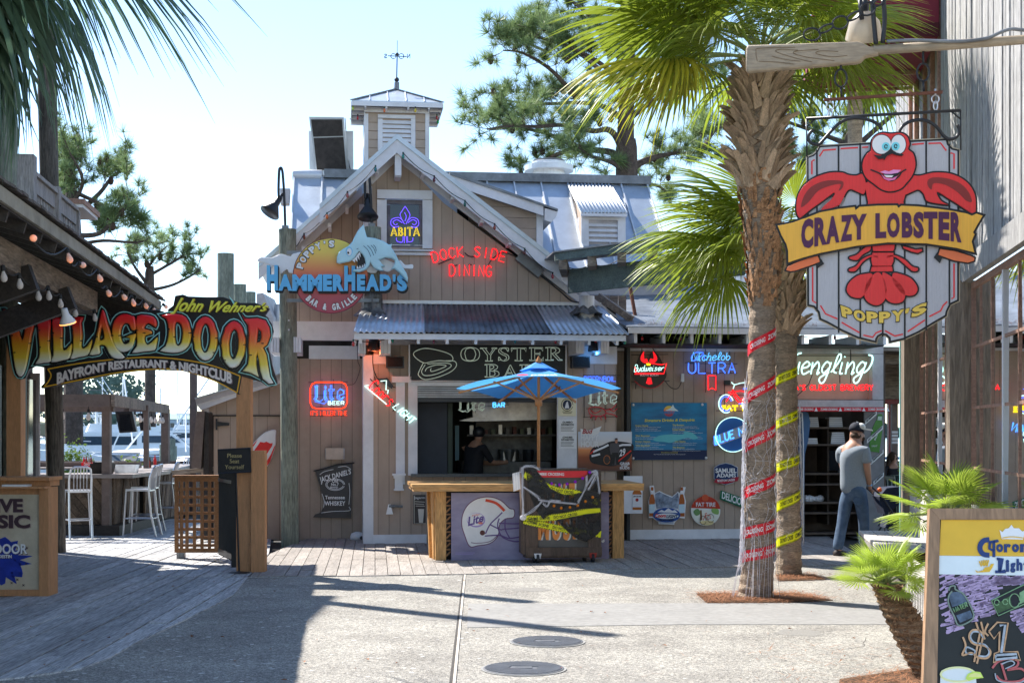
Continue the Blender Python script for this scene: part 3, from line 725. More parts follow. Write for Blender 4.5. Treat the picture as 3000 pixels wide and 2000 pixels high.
MB().box(cxm-D/2-ov+.03,cxm+D/2+ov-.03,cym-D/2-ov+.03,cym+D/2+ov-.03,ze2-.05,ze2-.045).obj('soffit',M_trimd,bar)

# corrugated awning over the counter
wa=-1.55;e0=bar.p(1035,972,wa);e1=bar.p(1838,978,wa);tp=bar.p(1400,892,-.02).z;ez=(e0.z+e1.z)/2
t0x=bar.p(1062,890,0).x;t1x=bar.p(1760,900,0).x
cuts=(0,.255,.72,1.)
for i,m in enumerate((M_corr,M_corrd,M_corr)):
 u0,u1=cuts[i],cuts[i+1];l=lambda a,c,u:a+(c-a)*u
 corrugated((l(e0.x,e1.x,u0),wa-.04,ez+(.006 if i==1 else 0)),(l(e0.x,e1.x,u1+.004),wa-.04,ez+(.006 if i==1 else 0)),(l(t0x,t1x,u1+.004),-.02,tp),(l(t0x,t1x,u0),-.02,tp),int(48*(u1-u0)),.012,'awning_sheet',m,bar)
MB().box(t0x,t1x,-.05,-.02,tp,tp+.05).obj('awning_flashing',M_metall,bar)
MB().box(e0.x+.02,e1.x-.02,wa,wa+.03,ez-.10,ez-.02).obj('fascia',M_trim,bar)
MB().box(e0.x+.02,e0.x+.05,wa+.03,-.0,ez-.10,ez-.03).obj('fascia',M_trim,bar)
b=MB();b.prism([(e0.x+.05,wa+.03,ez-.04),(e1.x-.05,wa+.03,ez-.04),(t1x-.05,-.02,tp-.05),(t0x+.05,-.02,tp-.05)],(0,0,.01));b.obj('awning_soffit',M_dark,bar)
x=e0.x+.1
while x<e1.x-.1:
 MB().beam((x,wa+.02,ez-.11),(x,-.03,ez-.11+.35),.04,.10).obj('rafter_tail',M_trim,bar);x+=.405
for x0,x1 in((1050,1072),(1114,1145),(1687,1713),(1760,1785)):     # triple beams under the awning
 for k in range(3):
  p0=bar.p(x0+(x1-x0)*k/3+.5,990,-.8);p1=bar.p(x0+(x1-x0)*(k+1)/3-.5,1035,-.8)
  MB().box(p0.x,p1.x,-.8,-.03,p1.z,p0.z).obj('outrigger_beam',M_trim,bar)
MB().box(e0.x+.15,e1.x-.2,-.06,-.03,bar.p(1400,1012,-.05).z,bar.p(1400,985,-.05).z).obj('awning_ledger',M_trimd,bar)

# roller shutter, service window, kitchen behind it
M_shut=mat('roller_shutter',(.42,.42,.42),rough=.45,metal=.4,var=.15,scale=6,bump=.05,dirt=.3)
for k in range(5):
 y=1133+k*6.6;p0=bar.p(1223,y,.02);p1=bar.p(1628,y+6,.02);MB().box(p0.x,p1.x,.03,.055,p1.z,p0.z).obj('shutter_slat',M_shut,bar)
rect(bar,'shutter_rail',1223,1166,1628,1178,M_black,w=.0,thick=.07)
k0=bar.p(1200,1392,0);k1=bar.p(1690,1119,0)
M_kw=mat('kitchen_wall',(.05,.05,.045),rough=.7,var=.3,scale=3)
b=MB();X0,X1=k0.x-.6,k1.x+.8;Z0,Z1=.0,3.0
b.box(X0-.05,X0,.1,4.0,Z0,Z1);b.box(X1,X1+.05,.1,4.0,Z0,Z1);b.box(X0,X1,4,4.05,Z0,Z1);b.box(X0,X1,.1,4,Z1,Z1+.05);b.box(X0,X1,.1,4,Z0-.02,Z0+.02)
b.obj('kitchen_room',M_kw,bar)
M_ss=mat('stainless_steel',(.42,.40,.38),rough=.35,metal=.8,var=.25,scale=4,bump=.1,dirt=.4)
M_ssd=mat('stainless_dull',(.16,.15,.14),rough=.5,metal=.6,var=.4,scale=6,bump=.1,dirt=.5)
rect(bar,'kitchen_partition',1222,1180,1310,1395,mat('slate_panel',(.05,.055,.07),rough=.7,var=.1),w=.5,thick=.05)
rect(bar,'kitchen_partition',1312,1180,1326,1395,mat('green_door',(.04,.055,.04),rough=.6),w=.55,thick=.05)
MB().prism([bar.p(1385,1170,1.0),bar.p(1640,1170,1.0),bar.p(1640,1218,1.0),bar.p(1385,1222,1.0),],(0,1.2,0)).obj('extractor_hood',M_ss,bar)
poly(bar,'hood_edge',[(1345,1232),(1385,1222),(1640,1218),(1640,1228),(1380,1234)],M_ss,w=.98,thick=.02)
# ------------------------------------------------------------ tools for signs
def cc(ox,oy,k):
 def f(*p):
  if len(p)==4 and not hasattr(p[0],'__len__'):return(ox+p[0]*k,oy+p[1]*k,ox+p[2]*k,oy+p[3]*k)
  return[q if isinstance(q,str)else(ox+q[0]*k,oy+q[1]*k)for q in p]
 f.k=k;f.o=(ox,oy);return f
def fn(c,f):return lambda u,v:(c.o[0]+f(u,v)[0]*c.k,c.o[1]+f(u,v)[1]*c.k)
cA=cc(1200,600,.3507);cB=cc(700,950,.4464);cC=cc(1150,1000,.4464);cD=cc(1700,950,.4147);cE=cc(2250,950,.3508)
cF=cc(700,500,.3188);cG=cc(0,600,.3826);cH=cc(2200,350,.4464);cI=cc(2100,0,.3827);cJ=cc(2400,1350,.4147)
cK=cc(0,1100,.4464);cL=cc(700,100,.3826);cM=cc(560,850,.2551);cN=cc(750,380,.2551);cP=cc(1300,480,.3189)
def cplate(t,name,loops,m,w=None,dw=0.,thick=.02,bevel=0.,off=0.,parent=None,smooth=False):
 """plate with holes and rounded edge; outlines in photo pixels, 's' first = smoothed"""
 cu=bpy.data.curves.new(name,'CURVE');cu.dimensions='2D';cu.fill_mode='BOTH';y0=None
 for lp in loops:
  P=list(lp[1:])if lp[0]=='s' else list(lp)
  if lp[0]=='s':P=catm([tuple(q)for q in P]+[tuple(P[0])],4)[:-1]
  P=[t.p(q[0],q[1],w=w,dw=dw)for q in P];y0=P[0].y
  sp=cu.splines.new('POLY');sp.points.add(len(P)-1)
  for i,q in enumerate(P):sp.points[i].co=(q.x,q.z,0,1)
  sp.use_cyclic_u=True
 cu.extrude=max(0,thick/2-bevel);cu.bevel_depth=bevel;cu.bevel_resolution=2;cu.offset=off-bevel
 ob=bpy.data.objects.new(name,cu);COL.objects.link(ob);bpy.context.view_layer.update()
 me=bpy.data.meshes.new_from_object(ob.evaluated_get(bpy.context.evaluated_depsgraph_get()))
 bpy.data.objects.remove(ob);bpy.data.curves.remove(cu)
 for v in me.vertices:v.co=(v.co.x,y0+thick/2-v.co.z,v.co.y)
 me.materials.clear();me.materials.append(m)
 lo=[min(v.co[i]for v in me.vertices)for i in range(3)];hi=[max(v.co[i]for v in me.vertices)for i in range(3)]
 me.use_auto_texspace=False;me.texspace_location=[(a_+b_)/2 for a_,b_ in zip(lo,hi)];me.texspace_size=[max(1e-3,(b_-a_)/2)for a_,b_ in zip(lo,hi)]
 if smooth:me.polygons.foreach_set('use_smooth',[True]*len(me.polygons))
 o=bpy.data.objects.new(name,me);COL.objects.link(o);o.parent=parent or t.o;return o
def gradmat(name,stops,rough=.4,axis=2,gen=True):
 """printed colour gradient over the object's own height"""
 if name in MATS:return MATS[name]
 m=bpy.data.materials.new(name);MATS[name]=m;m.use_nodes=True;N=m.node_tree.nodes;K=m.node_tree.links;b=N['Principled BSDF']
 tc=N.new('ShaderNodeTexCoord');sx=N.new('ShaderNodeSeparateXYZ');K.new(tc.outputs['Generated'],sx.inputs[0])
 r=N.new('ShaderNodeValToRGB');e=r.color_ramp.elements
 while len(e)<len(stops):e.new(.5)
 for i,(p,c)in enumerate(stops):e[i].position=p;e[i].color=(*[min(.85,v*1.5)for v in lin(c)],1)
 K.new(sx.outputs[axis],r.inputs[0]);K.new(r.outputs[0],b.inputs['Base Color']);b.inputs['Roughness'].default_value=rough
 return m
def sign(name,label,cat,px,py,w,fr=FB,group=None):return T(name,label,cat,fr,fr.L(px,py,w),group)
BLK=paint('14151a');WHT=paint('e8e6e2');NB=lambda h:paint(h)
M_wire=mat('neon_bracket',(.02,.02,.022),rough=.5,bump=0)
def brackets(t,lines,w=None,dw=-.03,r=.006):ptube(t,'bracket',lines,M_wire,r,w,dw)

# ---- Hammerhead's sign on two pilings
for(x0,x1,y0,lab,wv)in((816,867,672,'tall green treated piling holding the left end of the shark sign',.15),):
 c=FB.L(848,1590,.10);t=T('piling',lab,'piling',FB,(FB.L(850,1590,.1).x,.1,0),'pilings with gooseneck lamps')
 zt=FB.L(842,672,.1).z;xt=FB.L(842,672,.1).x-t.A.x
 b=MB();b.tube([(0,0,-.3),(xt*.1,0,.5),(xt*.5,0,zt*.5),(xt*.8,0,zt*.8),(xt,0,zt)],[.135,.13,.128,.13,.13],20)
 b.obj('post',M_pile,t,smooth=False)
 for y in(938,966):
  q=t.p(845,y,-.03);MB().ball((q.x,-.12,q.z),.022,8,(1,.5,1)).obj('bolt',M_metall,t)
 P1=t
c=FB.L(1092,665,-.45);t=T('piling','shorter piling rising through the awning behind the shark','piling',FB,(FB.L(1090,915,-.45).x,-.45,bar.p(1100,915,-.45).z),'pilings with gooseneck lamps')
q=t.p(1092,666,-.45);MB().tube([(0,0,-.1),(0,0,q.z*.5),(q.x,0,q.z)],.125,20).obj('post',M_pile,t)
b=MB();rs=random.Random(2);b.tube([(0,0,-.06),(0,0,.0),(0,0,.05),(0,0,.24),(0,0,.30)],[.26,.19,.145,.14,.13],22)
b.v=[(x*(1+.12*sin(7*atan2(y,x))),y*(1+.12*sin(7*atan2(y,x))),z+.02*sin(5*atan2(y,x)))for x,y,z in b.v]
b.obj('tar_collar',mat('roofing_tar',(.012,.012,.014),rough=.35,bump=.6,scale=9,col2=(.25,.25,.25),var=.2),t);P2=t
# gooseneck lamps
def goose(px0,top,pxh,pyh,basey,w,lab,tilt):
 t=sign('gooseneck_lamp',lab,'lamp',px0,basey,w,group='gooseneck lamps over the shark sign')
 base=t.p(px0,basey);ptube(t,'arm',[['s',(px0,basey),(px0-3,basey-90),(px0-7,top+25),(px0-10,top+5),(px0-14,top),(px0-18,top+8),(px0-20,top+60),(px0-19,top+90)]],M_black,.022,dw=0)
 c=t.p(pxh,pyh);R=Euler((radians(-18),radians(tilt),0)).to_matrix()
 MB().lathe([(.155,-.14),(.158,-.13),(.05,.04),(.055,.06),(.045,.10),(.05,.12),(.045,.15),(.03,.19),(.02,.2)],c,20,R).obj('shade',M_black,t,smooth=True)
 MB().lathe([(.028,0),(.028,.05),(.02,.06)],c+R@Vector((0,0,.19)),8,R).obj('socket',M_black,t)
 MB().box(base.x-.05,base.x+.05,-.04,.04,-.02,.05).obj('bracket',M_metald,t)
goose(836,492,804,604,671,.1,'gooseneck lamp leaning outward on the free standing piling',32)
goose(1089,492,1077,612,664,-.45,'gooseneck lamp in front of the gable on the piling behind the shark',0)

t=sign('hammerhead_sign','shark sign over a sunset disc with big blue letters','sign',976,860,-.68);wS=-.68
M_sun=gradmat('sunset_print',[(0,'#8f2f45'),(.25,'#9c3a44'),(.5,'#c9573f'),(.68,'#dd8a45'),(.82,'#e2a948'),(1,'#e0b34a')])
cplate(t,'disc',[cF(*ell(842,965,342,341,48))],M_sun,dw=.05,thick=.05,bevel=.008)
cplate(t,'disc_rim',[cF(*ell(842,965,347,346,48)),cF(*ell(842,965,338,337,48))],paint('5a2030'),dw=.055,thick=.05)
M_cloud=paint('cfc3d0')
cplate(t,'cloud',[cF('s',(170,830),(200,795),(300,800),(385,765),(470,785),(500,762),(600,760),(600,930),(470,940),(440,905),(385,945),(360,900),(270,860),(220,845))],M_cloud,dw=.06,thick=.05,bevel=.01,smooth=True)
cplate(t,'cloud',[cF('s',(1170,840),(1300,800),(1440,850),(1480,820),(1530,865),(1595,860),(1595,900),(1530,900),(1420,905),(1370,930),(1290,910),(1250,940),(1170,925))],M_cloud,dw=.05,thick=.05,bevel=.01,smooth=True)
HB=mat('hammer_blue',(.12,.50,.85),rough=.4,var=.04,bump=.02);HK=paint('11171f')
for s_,bx in(('H',(255,868,358,1100)),('A',(362,952,490,1102)),('M',(490,952,625,1104)),('M',(632,952,765,1106)),('E',(772,952,855,1106)),('R',(862,952,965,1106)),('H',(968,872,1068,1104)),('E',(1085,952,1160,1104)),('A',(1165,952,1288,1104)),('D',(1295,952,1400,1104)),("'",(1412,952,1440,1020)),('S',(1452,950,1545,1106))):
 x0,y0,x1,y1=bx
 for k,(m,ox,oy,dw,dp)in enumerate(((HK,9,22,.0,.05),(HK,4,10,-.02,.03),(HB,0,0,-.035,.03))):
  o=txt(t,'letter' if k==2 else 'letter_shadow',s_,cF(x0+ox-(4 if k<2 else 0),y0+oy-(3 if k<2 else 0),x1+ox+(4 if k<2 else 0),y1+oy),m,dw=dw,depth=dp,bold=.065)
  o['label']='blue letter '+s_ if k==2 else 'black drop shadow'
def ringtxt(t,s_,cx,cy,r0,r1,a0,a1,m,mk,dw=-.01):
 n=len(s_)
 for i,ch in enumerate(s_):
  if ch==' ':continue
  a=a0+(a1-a0)*(i+.5)/n;ha=abs(a1-a0)/n*(.40 if ch!='I' and ch!="'" else .12)
  if ch=="'":r0s,r0=r0,r0+(r1-r0)*.6
  sg=-1 if a0>a1 else 1
  f=ring(cx,cy,r0,r1,a-sg*ha,a+sg*ha)
  if mk:g2=ring(cx,cy,r0-(r1-r0)*.12,r1+(r1-r0)*.12,a-sg*ha*1.22,a+sg*ha*1.22);txt(t,'letter_edge',ch,fn(cF,g2),mk,dw=dw+.008,depth=.02,bold=.05)
  txt(t,'letter',ch,fn(cF,f),m,dw=dw,depth=.02,bold=.05)
  if ch=="'":r0=r0s
ringtxt(t,"POPPY'S",842,965,262,325,168,82,WHT,HK,dw=.03)
ringtxt(t,'BAR & GRILLE',842,965,318,258,222,322,WHT,paint('5a2030'),dw=.03)
M_shark=mat('shark_blue',(.50,.78,.86),rough=.45,var=.12,scale=2.5,bump=.03);M_sharkd=paint('6aa2c4')
cplate(t,'shark_body',[cF((897,842),(900,790),(920,745),(960,715),(1005,690),(1040,655),(1060,610),(1095,545),(1148,490),(1158,545),(1176,608),(1250,618),(1330,645),(1378,678),(1408,670),(1400,702),(1440,762),(1472,830),(1505,885),(1542,940),(1555,985),(1550,1026),(1520,985),(1475,935),(1430,900),(1402,900),(1430,860),(1434,822),(1405,802),(1350,796),(1288,815),(1320,860),(1343,876),(1310,880),(1330,920),(1285,912),(1240,890),(1208,838),(1195,875),(1165,908),(1110,928),(1042,920),(1060,905),(1110,902),(1150,885),(1165,850),(1155,800),(1130,760),(1105,738),(1080,770),(1062,800),(1020,830),(960,842),(925,852))],M_shark,dw=-.13,thick=.12,bevel=.022,smooth=True)
poly(t,'mouth',cF((1105,738),(1130,760),(1155,800),(1165,850),(1150,885),(1110,900),(1085,880),(1090,830),(1065,800)),paint('12161c'),dw=-.07,thick=.02)
for tr in(((1040,822),(1068,843),(1066,805)),((1062,806),(1090,838),(1085,778)),((1080,780),(1108,820),(1102,755)),((1098,758),(1120,795),(1113,745)),
           ((1080,900),(1088,870),(1102,898)),((1102,898),(1112,868),(1124,893)),((1124,893),(1136,862),(1145,882)),((1145,882),(1152,850),(1160,868))):
 poly(t,'tooth',cF(*tr),WHT,dw=-.11,thick=.03)
poly(t,'eye',cF(*ell(1013,742,32,44,20)),M_sharkd,dw=-.135,thick=.02);poly(t,'eye_white',cF(*ell(1014,746,22,34,20)),WHT,dw=-.14,thick=.02);poly(t,'pupil',cF(*ell(1004,754,9,10,14)),BLK,dw=-.145,thick=.02)
ribbon(t,'gill',[cF('s',(1145,690),(1185,730),(1212,790)),cF('s',(1180,686),(1215,725),(1240,780)),cF('s',(1212,684),(1240,715),(1258,762)),cF('s',(1235,682),(1255,705),(1262,740)),cF((1080,722),(1098,714))],paint('2b4a60'),.008,dw=-.134)
b=MB(); 
for y in(740,880):b.beam(t.p(840,y,dw=.1),t.p(1110,y,dw=.1),.04,.05)
b.obj('back_rail',M_metald,t)

# ---- neon signs on the wall
NR=neon('red','ff1a22',1.3);NW=neon('white','c8fff4',.95);NBl=neon('blue','3a6bff',1.5);NC=neon('cyan','58b8ff',1.1);NO=neon('orange','ff3a12',1.3);NV=neon('violet','6a4cff',1.3);NY=neon('yellow','ffdc14',.9);NG=neon('green','a8ff9c',1.5)
NCr=mat('neon_weak_glow',(.62,.74,.62),rough=.15,bump=0,var=0,emit=.12)  # tubes that are switched off, with a weak glow added
t=sign('neon_sign','red neon DOCK SIDE DINING lettering on the gable siding','neon sign',1370,775,-.0)
def arcletters(t,s_,x0,x1,f,h,m,r=.011,c=cA,dw=-.07,fill=.72):
 n=len(s_);wd=(x1-x0)/n
 for i,ch in enumerate(s_):
  if ch==' ':continue
  xm=x0+wd*(i+.5);e=1.;sl=(f(xm+e)-f(xm-e))/(2*e);L_=sqrt(1+sl*sl);ux,uy=1/L_,sl/L_;hw=wd*fill/2*(.2 if ch=='I' else 1)
  mp=lambda u,v:(c.o[0]+c.k*(xm+(u-.5)*2*hw*ux+v*h*uy),c.o[1]+c.k*(f(xm)+(u-.5)*2*hw*uy-v*h*ux))
  stube(t,'neon_letter',ch,mp,m,r,dw=dw)
f1=lambda x:425+.00052*(x-495)**2
arcletters(t,'DOCK SIDE',190,800,lambda x:452+.00055*(x-500)**2-18,86,NR)
arcletters(t,'DINING',325,690,lambda x:590+.02*(x-325)+.00012*(x-500)**2,92,NR)
brackets(t,[cA((240,495),(370,440)),cA('s',(460,400),(500,430),(560,430)),cA((365,510),(400,503)),cA((490,500),(520,500)),cA('s',(655,515),(680,465),(760,400),(820,405),(900,440))],r=.012,dw=-.04)
# ABITA
t=sign('neon_sign','neon fleur de lis with yellow ABITA letters in the gable window','neon sign',1186,660,.03)
ptube(t,'neon_tube',[cN('s',(1712,880),(1680,930),(1655,980),(1690,1060),(1706,1085)),cN('s',(1712,880),(1745,930),(1768,985),(1735,1060),(1722,1085)),cN('s',(1706,950),(1725,1000),(1710,1050)),cN('s',(1690,1050),(1640,1010),(1560,1030),(1550,1090),(1590,1120),(1640,1110)),cN('s',(1680,1070),(1620,1035),(1575,1060),(1600,1095),(1625,1080)),cN('s',(1738,1050),(1790,1010),(1855,1030),(1868,1090),(1830,1122),(1780,1110)),cN('s',(1745,1070),(1800,1035),(1845,1060),(1820,1095),(1795,1080)),cN('s',(1690,1225),(1680,1290),(1620,1280),(1612,1240)),cN('s',(1740,1225),(1745,1285),(1795,1280),(1802,1240)),cN((1706,1225),(1703,1300)),cN((1726,1225),(1735,1300))],NV,.007,dw=-.02)
otxt(t,'neon_letters','ABITA',cN(1548,1122,1880,1220),NY,.0042,dw=-.025,bold=.0,sp=1.15)
# Oyster bar board
t=sign('oyster_bar_sign','black OYSTER BAR board with pale tube lettering and an oyster outline','sign',1428,1060,-.1)
rect(t,'board',1201,1009,1656,1114,mat('chalk_black',(.012,.014,.013),rough=.5,var=.4,scale=3,bump=.1),thick=.08)
b=MB()
for r in((1197,1005,1661,1009),(1197,1114,1661,1118),(1197,1009,1201,1114),(1656,1009,1661,1114)):
 p0=t.p(r[0],r[1]);p1=t.p(r[2],r[3]);b.box(p0.x,p1.x,-.01,.075,p1.z,p0.z)
b.obj('frame',M_trim,t)
LTR={'O':[['s',(0,.5),(.12,.88),(.5,1),(.88,.88),(1,.5),(.88,.12),(.5,0),(.12,.12),(0,.5)],['s',(.2,.5),(.28,.85),(.5,.97),(.5,.97)],['s',(.22,.5),(.3,.12),(.5,.03)],['s',(.8,.5),(.7,.86),(.5,.97)],['s',(.8,.5),(.7,.14),(.5,.03)]],
 'Y':[[(0,1),(.4,1),(.4,.95),(.3,.95),(.56,.5),(.78,.95),(.68,.95),(.68,1),(1,1),(1,.95),(.9,.95),(.62,.45),(.62,.05),(.75,.05),(.75,0),(.3,0),(.3,.05),(.43,.05),(.43,.45),(.12,.95),(0,.95),(0,1)]],
 'S':[['s',(.95,.97),(.9,.72),(.7,.93),(.4,.95),(.25,.78),(.5,.6),(.9,.42),(.95,.15),(.6,0),(.2,.08),(.05,.02)],['s',(.05,.02),(.08,.3),(.3,.08)],['s',(.95,.97),(.6,1),(.15,.93),(.08,.68),(.35,.5),(.7,.36),(.75,.18),(.55,.07)]],
 'T':[[(0,1),(1,1),(.97,.7),(.88,.93),(.62,.93),(.62,.06),(.76,.06),(.76,0),(.24,0),(.24,.06),(.4,.06),(.4,.93),(.12,.93),(.03,.7),(0,1)]],
 'E':[[(0,1),(.95,1),(.95,.72),(.85,.93),(.38,.93),(.38,.56),(.7,.56),(.75,.66),(.75,.38),(.7,.49),(.38,.49),(.38,.07),(.88,.07),(1,.28),(1,0),(0,0),(0,.06),(.15,.06),(.15,.94),(0,.94),(0,1)]],
 'R':[[(0,1),(0,.95),(.14,.95),(.14,.06),(0,.06),(0,0),(.5,0),(.5,.06),(.34,.06),(.34,.5),(.34,.94)],['s',(0,1),(.6,1),(.85,.88),(.85,.65),(.6,.5),(.6,.5)],['s',(.34,.93),(.55,.92),(.65,.75),(.5,.56),(.34,.53)],[(.42,.5),(.8,0),(1.05,0),(1.02,.06),(.92,.07),(.6,.5)]],
 'B':[[(0,1),(0,.95),(.14,.95),(.14,.06),(0,.06),(0,0),(.5,0)],['s',(0,1),(.6,1),(.85,.86),(.8,.65),(.6,.54),(.9,.42),(.95,.18),(.7,.02),(.5,0)],[(.34,.06),(.34,.94)],['s',(.34,.93),(.55,.9),(.6,.75),(.34,.57)],['s',(.34,.5),(.65,.42),(.65,.15),(.34,.07)]],
 'A':[[(.5,1),(.9,.06),(1,.06),(1,0),(.62,0),(.62,.06),(.7,.06),(.62,.3),(.26,.3),(.17,.06),(.28,.06),(.28,0),(0,0),(0,.06),(.1,.06),(.45,.93),(.5,1)],[(.3,.37),(.45,.74),(.59,.37),(.3,.37)]]}
for s_,x0,x1,y0,y1 in(('O',428,585,1190,1305),('Y',590,730,1195,1305),('S',738,832,1193,1303),('T',848,975,1195,1302),('E',1000,1118,1192,1300),('R',1135,1270,1190,1298),('B',628,752,1332,1438),('A',780,905,1335,1438),('R',920,1055,1335,1438)):
 lines=[]
 for st in LTR[s_]:
  ln=[q if isinstance(q,str)else(1200+.3507*(x0+(x1-x0)*q[0]),600+.3507*(y1+(y0-y1)*q[1]))for q in st];lines.append(ln)
 ptube(t,'tube_letter',lines,NCr,.009,dw=-.03)
ptube(t,'oyster_outline',[cA('s',(115,1318),(40,1265),(45,1225),(130,1198),(255,1218),(340,1250),(362,1285),(340,1305),(250,1300),(180,1310),(115,1318)),cA('s',(115,1318),(75,1400),(80,1430),(130,1458),(230,1440),(340,1395),(390,1345),(375,1305),(300,1302)),cA('s',(130,1335),(100,1390),(130,1425),(230,1410),(340,1355),(330,1325),(240,1320),(150,1330)),cA('s',(180,1365),(175,1385),(200,1388),(290,1355),(300,1340),(230,1335),(150,1360),(130,1390))],NCr,.009,dw=-.03)
# Lite beer
t=sign('neon_sign','lit neon beer sign with an orange rounded frame and blue lettering','neon sign',963,1165,1.05)
rr=lambda x0,y0,x1,y1,r:[(x0+r,y0),(x1-r,y0),(x1-r*.3,y0+r*.3),(x1,y0+r),(x1,y1-r),(x1-r*.3,y1-r*.3),(x1-r,y1),(x0+r,y1),(x0+r*.3,y1-r*.3),(x0,y1-r),(x0,y0+r),(x0+r*.3,y0+r*.3),(x0+r,y0)]
ptube(t,'neon_frame',[cB(*rr(468,379,710,553,40))],NO,.017)
BLKL={'L':[[(.1,.95),(.45,1),(.35,.9),(.35,.2),(.15,.1),(0,.15),(.3,.0),(.6,-.1),(1,.05)],[(.1,.95),(.2,.85),(.2,.15)]],'i':[[(.2,.62),(.5,.75),(.5,.2),(.8,.1),(.5,.0),(.2,.15),(.2,.62)],[(.3,.9),(.5,1),(.6,.88),(.4,.8),(.3,.9)]],
 't':[[(.3,1),(.5,1),(.5,.75),(.9,.75),(.8,.65),(.5,.65),(.5,.2),(.8,.12),(.5,.0),(.25,.15),(.25,.65),(0,.65),(.1,.75),(.3,.75),(.3,1)]],'e':[[(.2,.6),(.5,.78),(.95,.65),(.9,.42),(.4,.35),(.4,.2),(.65,.1),(.95,.25),(.6,.0),(.15,.15),(.2,.6)]]}
def gothic(t,x0,y0,x1,y1,c,m,r,dw=-.05,word='Lite',ws=(.3,.16,.24,.3)):
 x=x0
 for ch,wv in zip(word,ws):
  wd=(x1-x0)*wv;ptube(t,'neon_letter',[[(c.o[0]+c.k*(x+wd*p[0]*.9),c.o[1]+c.k*(y1+(y0-y1)*p[1]))for p in st]for st in BLKL[ch]],m,r,dw=dw);x+=wd
gothic(t,490,400,700,500,cB,NBl,.0105);gothic(t,497,404,695,496,cB,NC,.006,dw=-.04)
ptube(t,'neon_tube',[cB((497,505),(560,520),(585,497))],NBl,.01)
stube(t,'neon_letters','BEER',cB(586,504,690,526),NW,.010);stube(t,'neon_letters',"IT'S MILLER TIME",cB(470,568,710,597),NO,.0065,gap=.25)
brackets(t,[cB((455,380),(715,376)),cB((470,540),(700,540)),cB((470,600),(700,598)),cB((545,360),(545,610)),cB((620,360),(620,600)),cB((470,465),(705,465))],dw=-.02)
brackets(t,[cB('s',(710,395),(760,385),(795,290),(780,240),(778,140))],dw=-.01)
# Coors light
t=sign('neon_sign','tilted red and white neon mountain beer sign beside the service window','neon sign',1144,1175,-.02)
def quad4(c,tl,tr,br,bl):return mapper([(c.o[0]+c.k*q[0],c.o[1]+c.k*q[1])for q in(tl,tr,br,bl)])
ptube(t,'neon_tube',[cB((850,398),(825,403),(970,525),(955,508)),cB((930,372),(968,368),(965,430),(980,430),(975,455))],NW,.013)
txt_c=quad4(cB,(900,360),(1040,480),(985,545),(845,420))
stube(t,'neon_letters','Coors',txt_c,NR,.011,gap=.1,cw=.8)
stube(t,'neon_letters','LIGHT',quad4(cB,(1050,520),(1165,622),(1128,655),(1008,545)),NW,.013,gap=.3)
brackets(t,[cB((890,345),(900,375)),cB((905,350),(1005,420)),cB((1010,410),(1040,415)),cB((1060,500),(1010,570)),cB((1130,590),(1090,640)),cB((860,355),(1140,650))],dw=-.02,r=.01)
ptube(t,'cable',[cB('s',(890,150),(878,220),(885,300),(910,355))],M_black,.008,dw=-.01)
poly(t,'transformer',cB((905,355),(975,350),(1015,405),(1000,420),(950,385)),M_black,dw=-.03,thick=.03)
# Beer n boil / Lite / crawfish
t=sign('neon_sign','BEER N BOIL neon with a crawfish, half behind the umbrella','neon sign',1760,1160,.0)
stube(t,'neon_letters','BEERNBOIL',cC(1258,230,1465,262),NBl,.007,gap=.2)
gothic(t,1285,330,1480,412,cC,NCr,.014)
ptube(t,'neon_tube',[cC((1285,405),(1350,420),(1370,395))],NCr,.012)
NRd=mat('neon_red_weak_glow',(.35,.02,.03),rough=.2,bump=0,var=.1,emit=.15)  # dark red tubes, off but given a little glow of their own
ptube(t,'crawfish_tube',[cC('s',(1290,440),(1330,430),(1380,440),(1400,470),(1360,490),(1300,480),(1290,440)),cC('s',(1400,450),(1440,440),(1470,410)),cC('s',(1400,470),(1450,480),(1475,495)),cC((1340,490),(1330,515)),cC((1365,490),(1370,515)),cC((1390,480),(1400,510)),cC((1310,480),(1300,505)),cC((1420,440),(1450,460),(1475,440)),cC('s',(1300,450),(1330,470),(1370,450))],NRd,.011)
brackets(t,[cC((1250,222),(1498,222)),cC((1250,270),(1490,290)),cC((1260,355),(1260,500)),cC((1285,380),(1490,380)),cC((1270,440),(1500,440)),cC((1250,495),(1500,492)),cC((1310,400),(1310,520)),cC((1400,400),(1400,530)),cC((1470,230),(1470,500))],dw=-.02)
# Budweiser lobster
t=sign('neon_sign','round black and red neon beer sign with raised lobster claws','neon sign',1904,1080,.30); 
M_bk=mat('acrylic_black',(.015,.013,.013),rough=.3,var=.1,bump=0)
cplate(t,'plate',[cD('s',(435,190),(470,260),(510,190),(560,230),(590,300),(610,350),(590,400),(545,435),(490,450),(430,435),(385,390),(378,330),(400,270))],M_bk,dw=-.03,thick=.02)
for P in(((435,205),(455,240),(470,262),(478,200),(520,200),(520,260),(545,250),(540,200),(515,180)),):pass
M_rd=mat('sign_red','#c9141c',rough=.35,var=.1,bump=0,emit=.6)
for P in(('s',(450,190),(430,225),(430,255),(460,275),(478,262),(470,240),(455,245),(450,215)),('s',(515,190),(540,225),(540,255),(510,275),(490,262),(498,240),(518,245),(518,215)),((478,375),(500,375),(510,420),(485,425),(465,415))):cplate(t,'claw',[cD(*P)],M_rd,dw=-.045,thick=.015)
ptube(t,'neon_tube',[cD((385,300),(395,340),(385,350),(590,348),(610,275),(575,285),(470,270)),cD((390,345),(570,345))],NR,.011)
stube(t,'neon_letters','Budweiser',quad4(cD,(390,285),(600,290),(590,325),(380,335)),NW,.0075,gap=.12)
txt(t,'lettering',"BUD N' BOILIN",cD(424,350,552,366),WHT,dw=-.05,bold=.02)
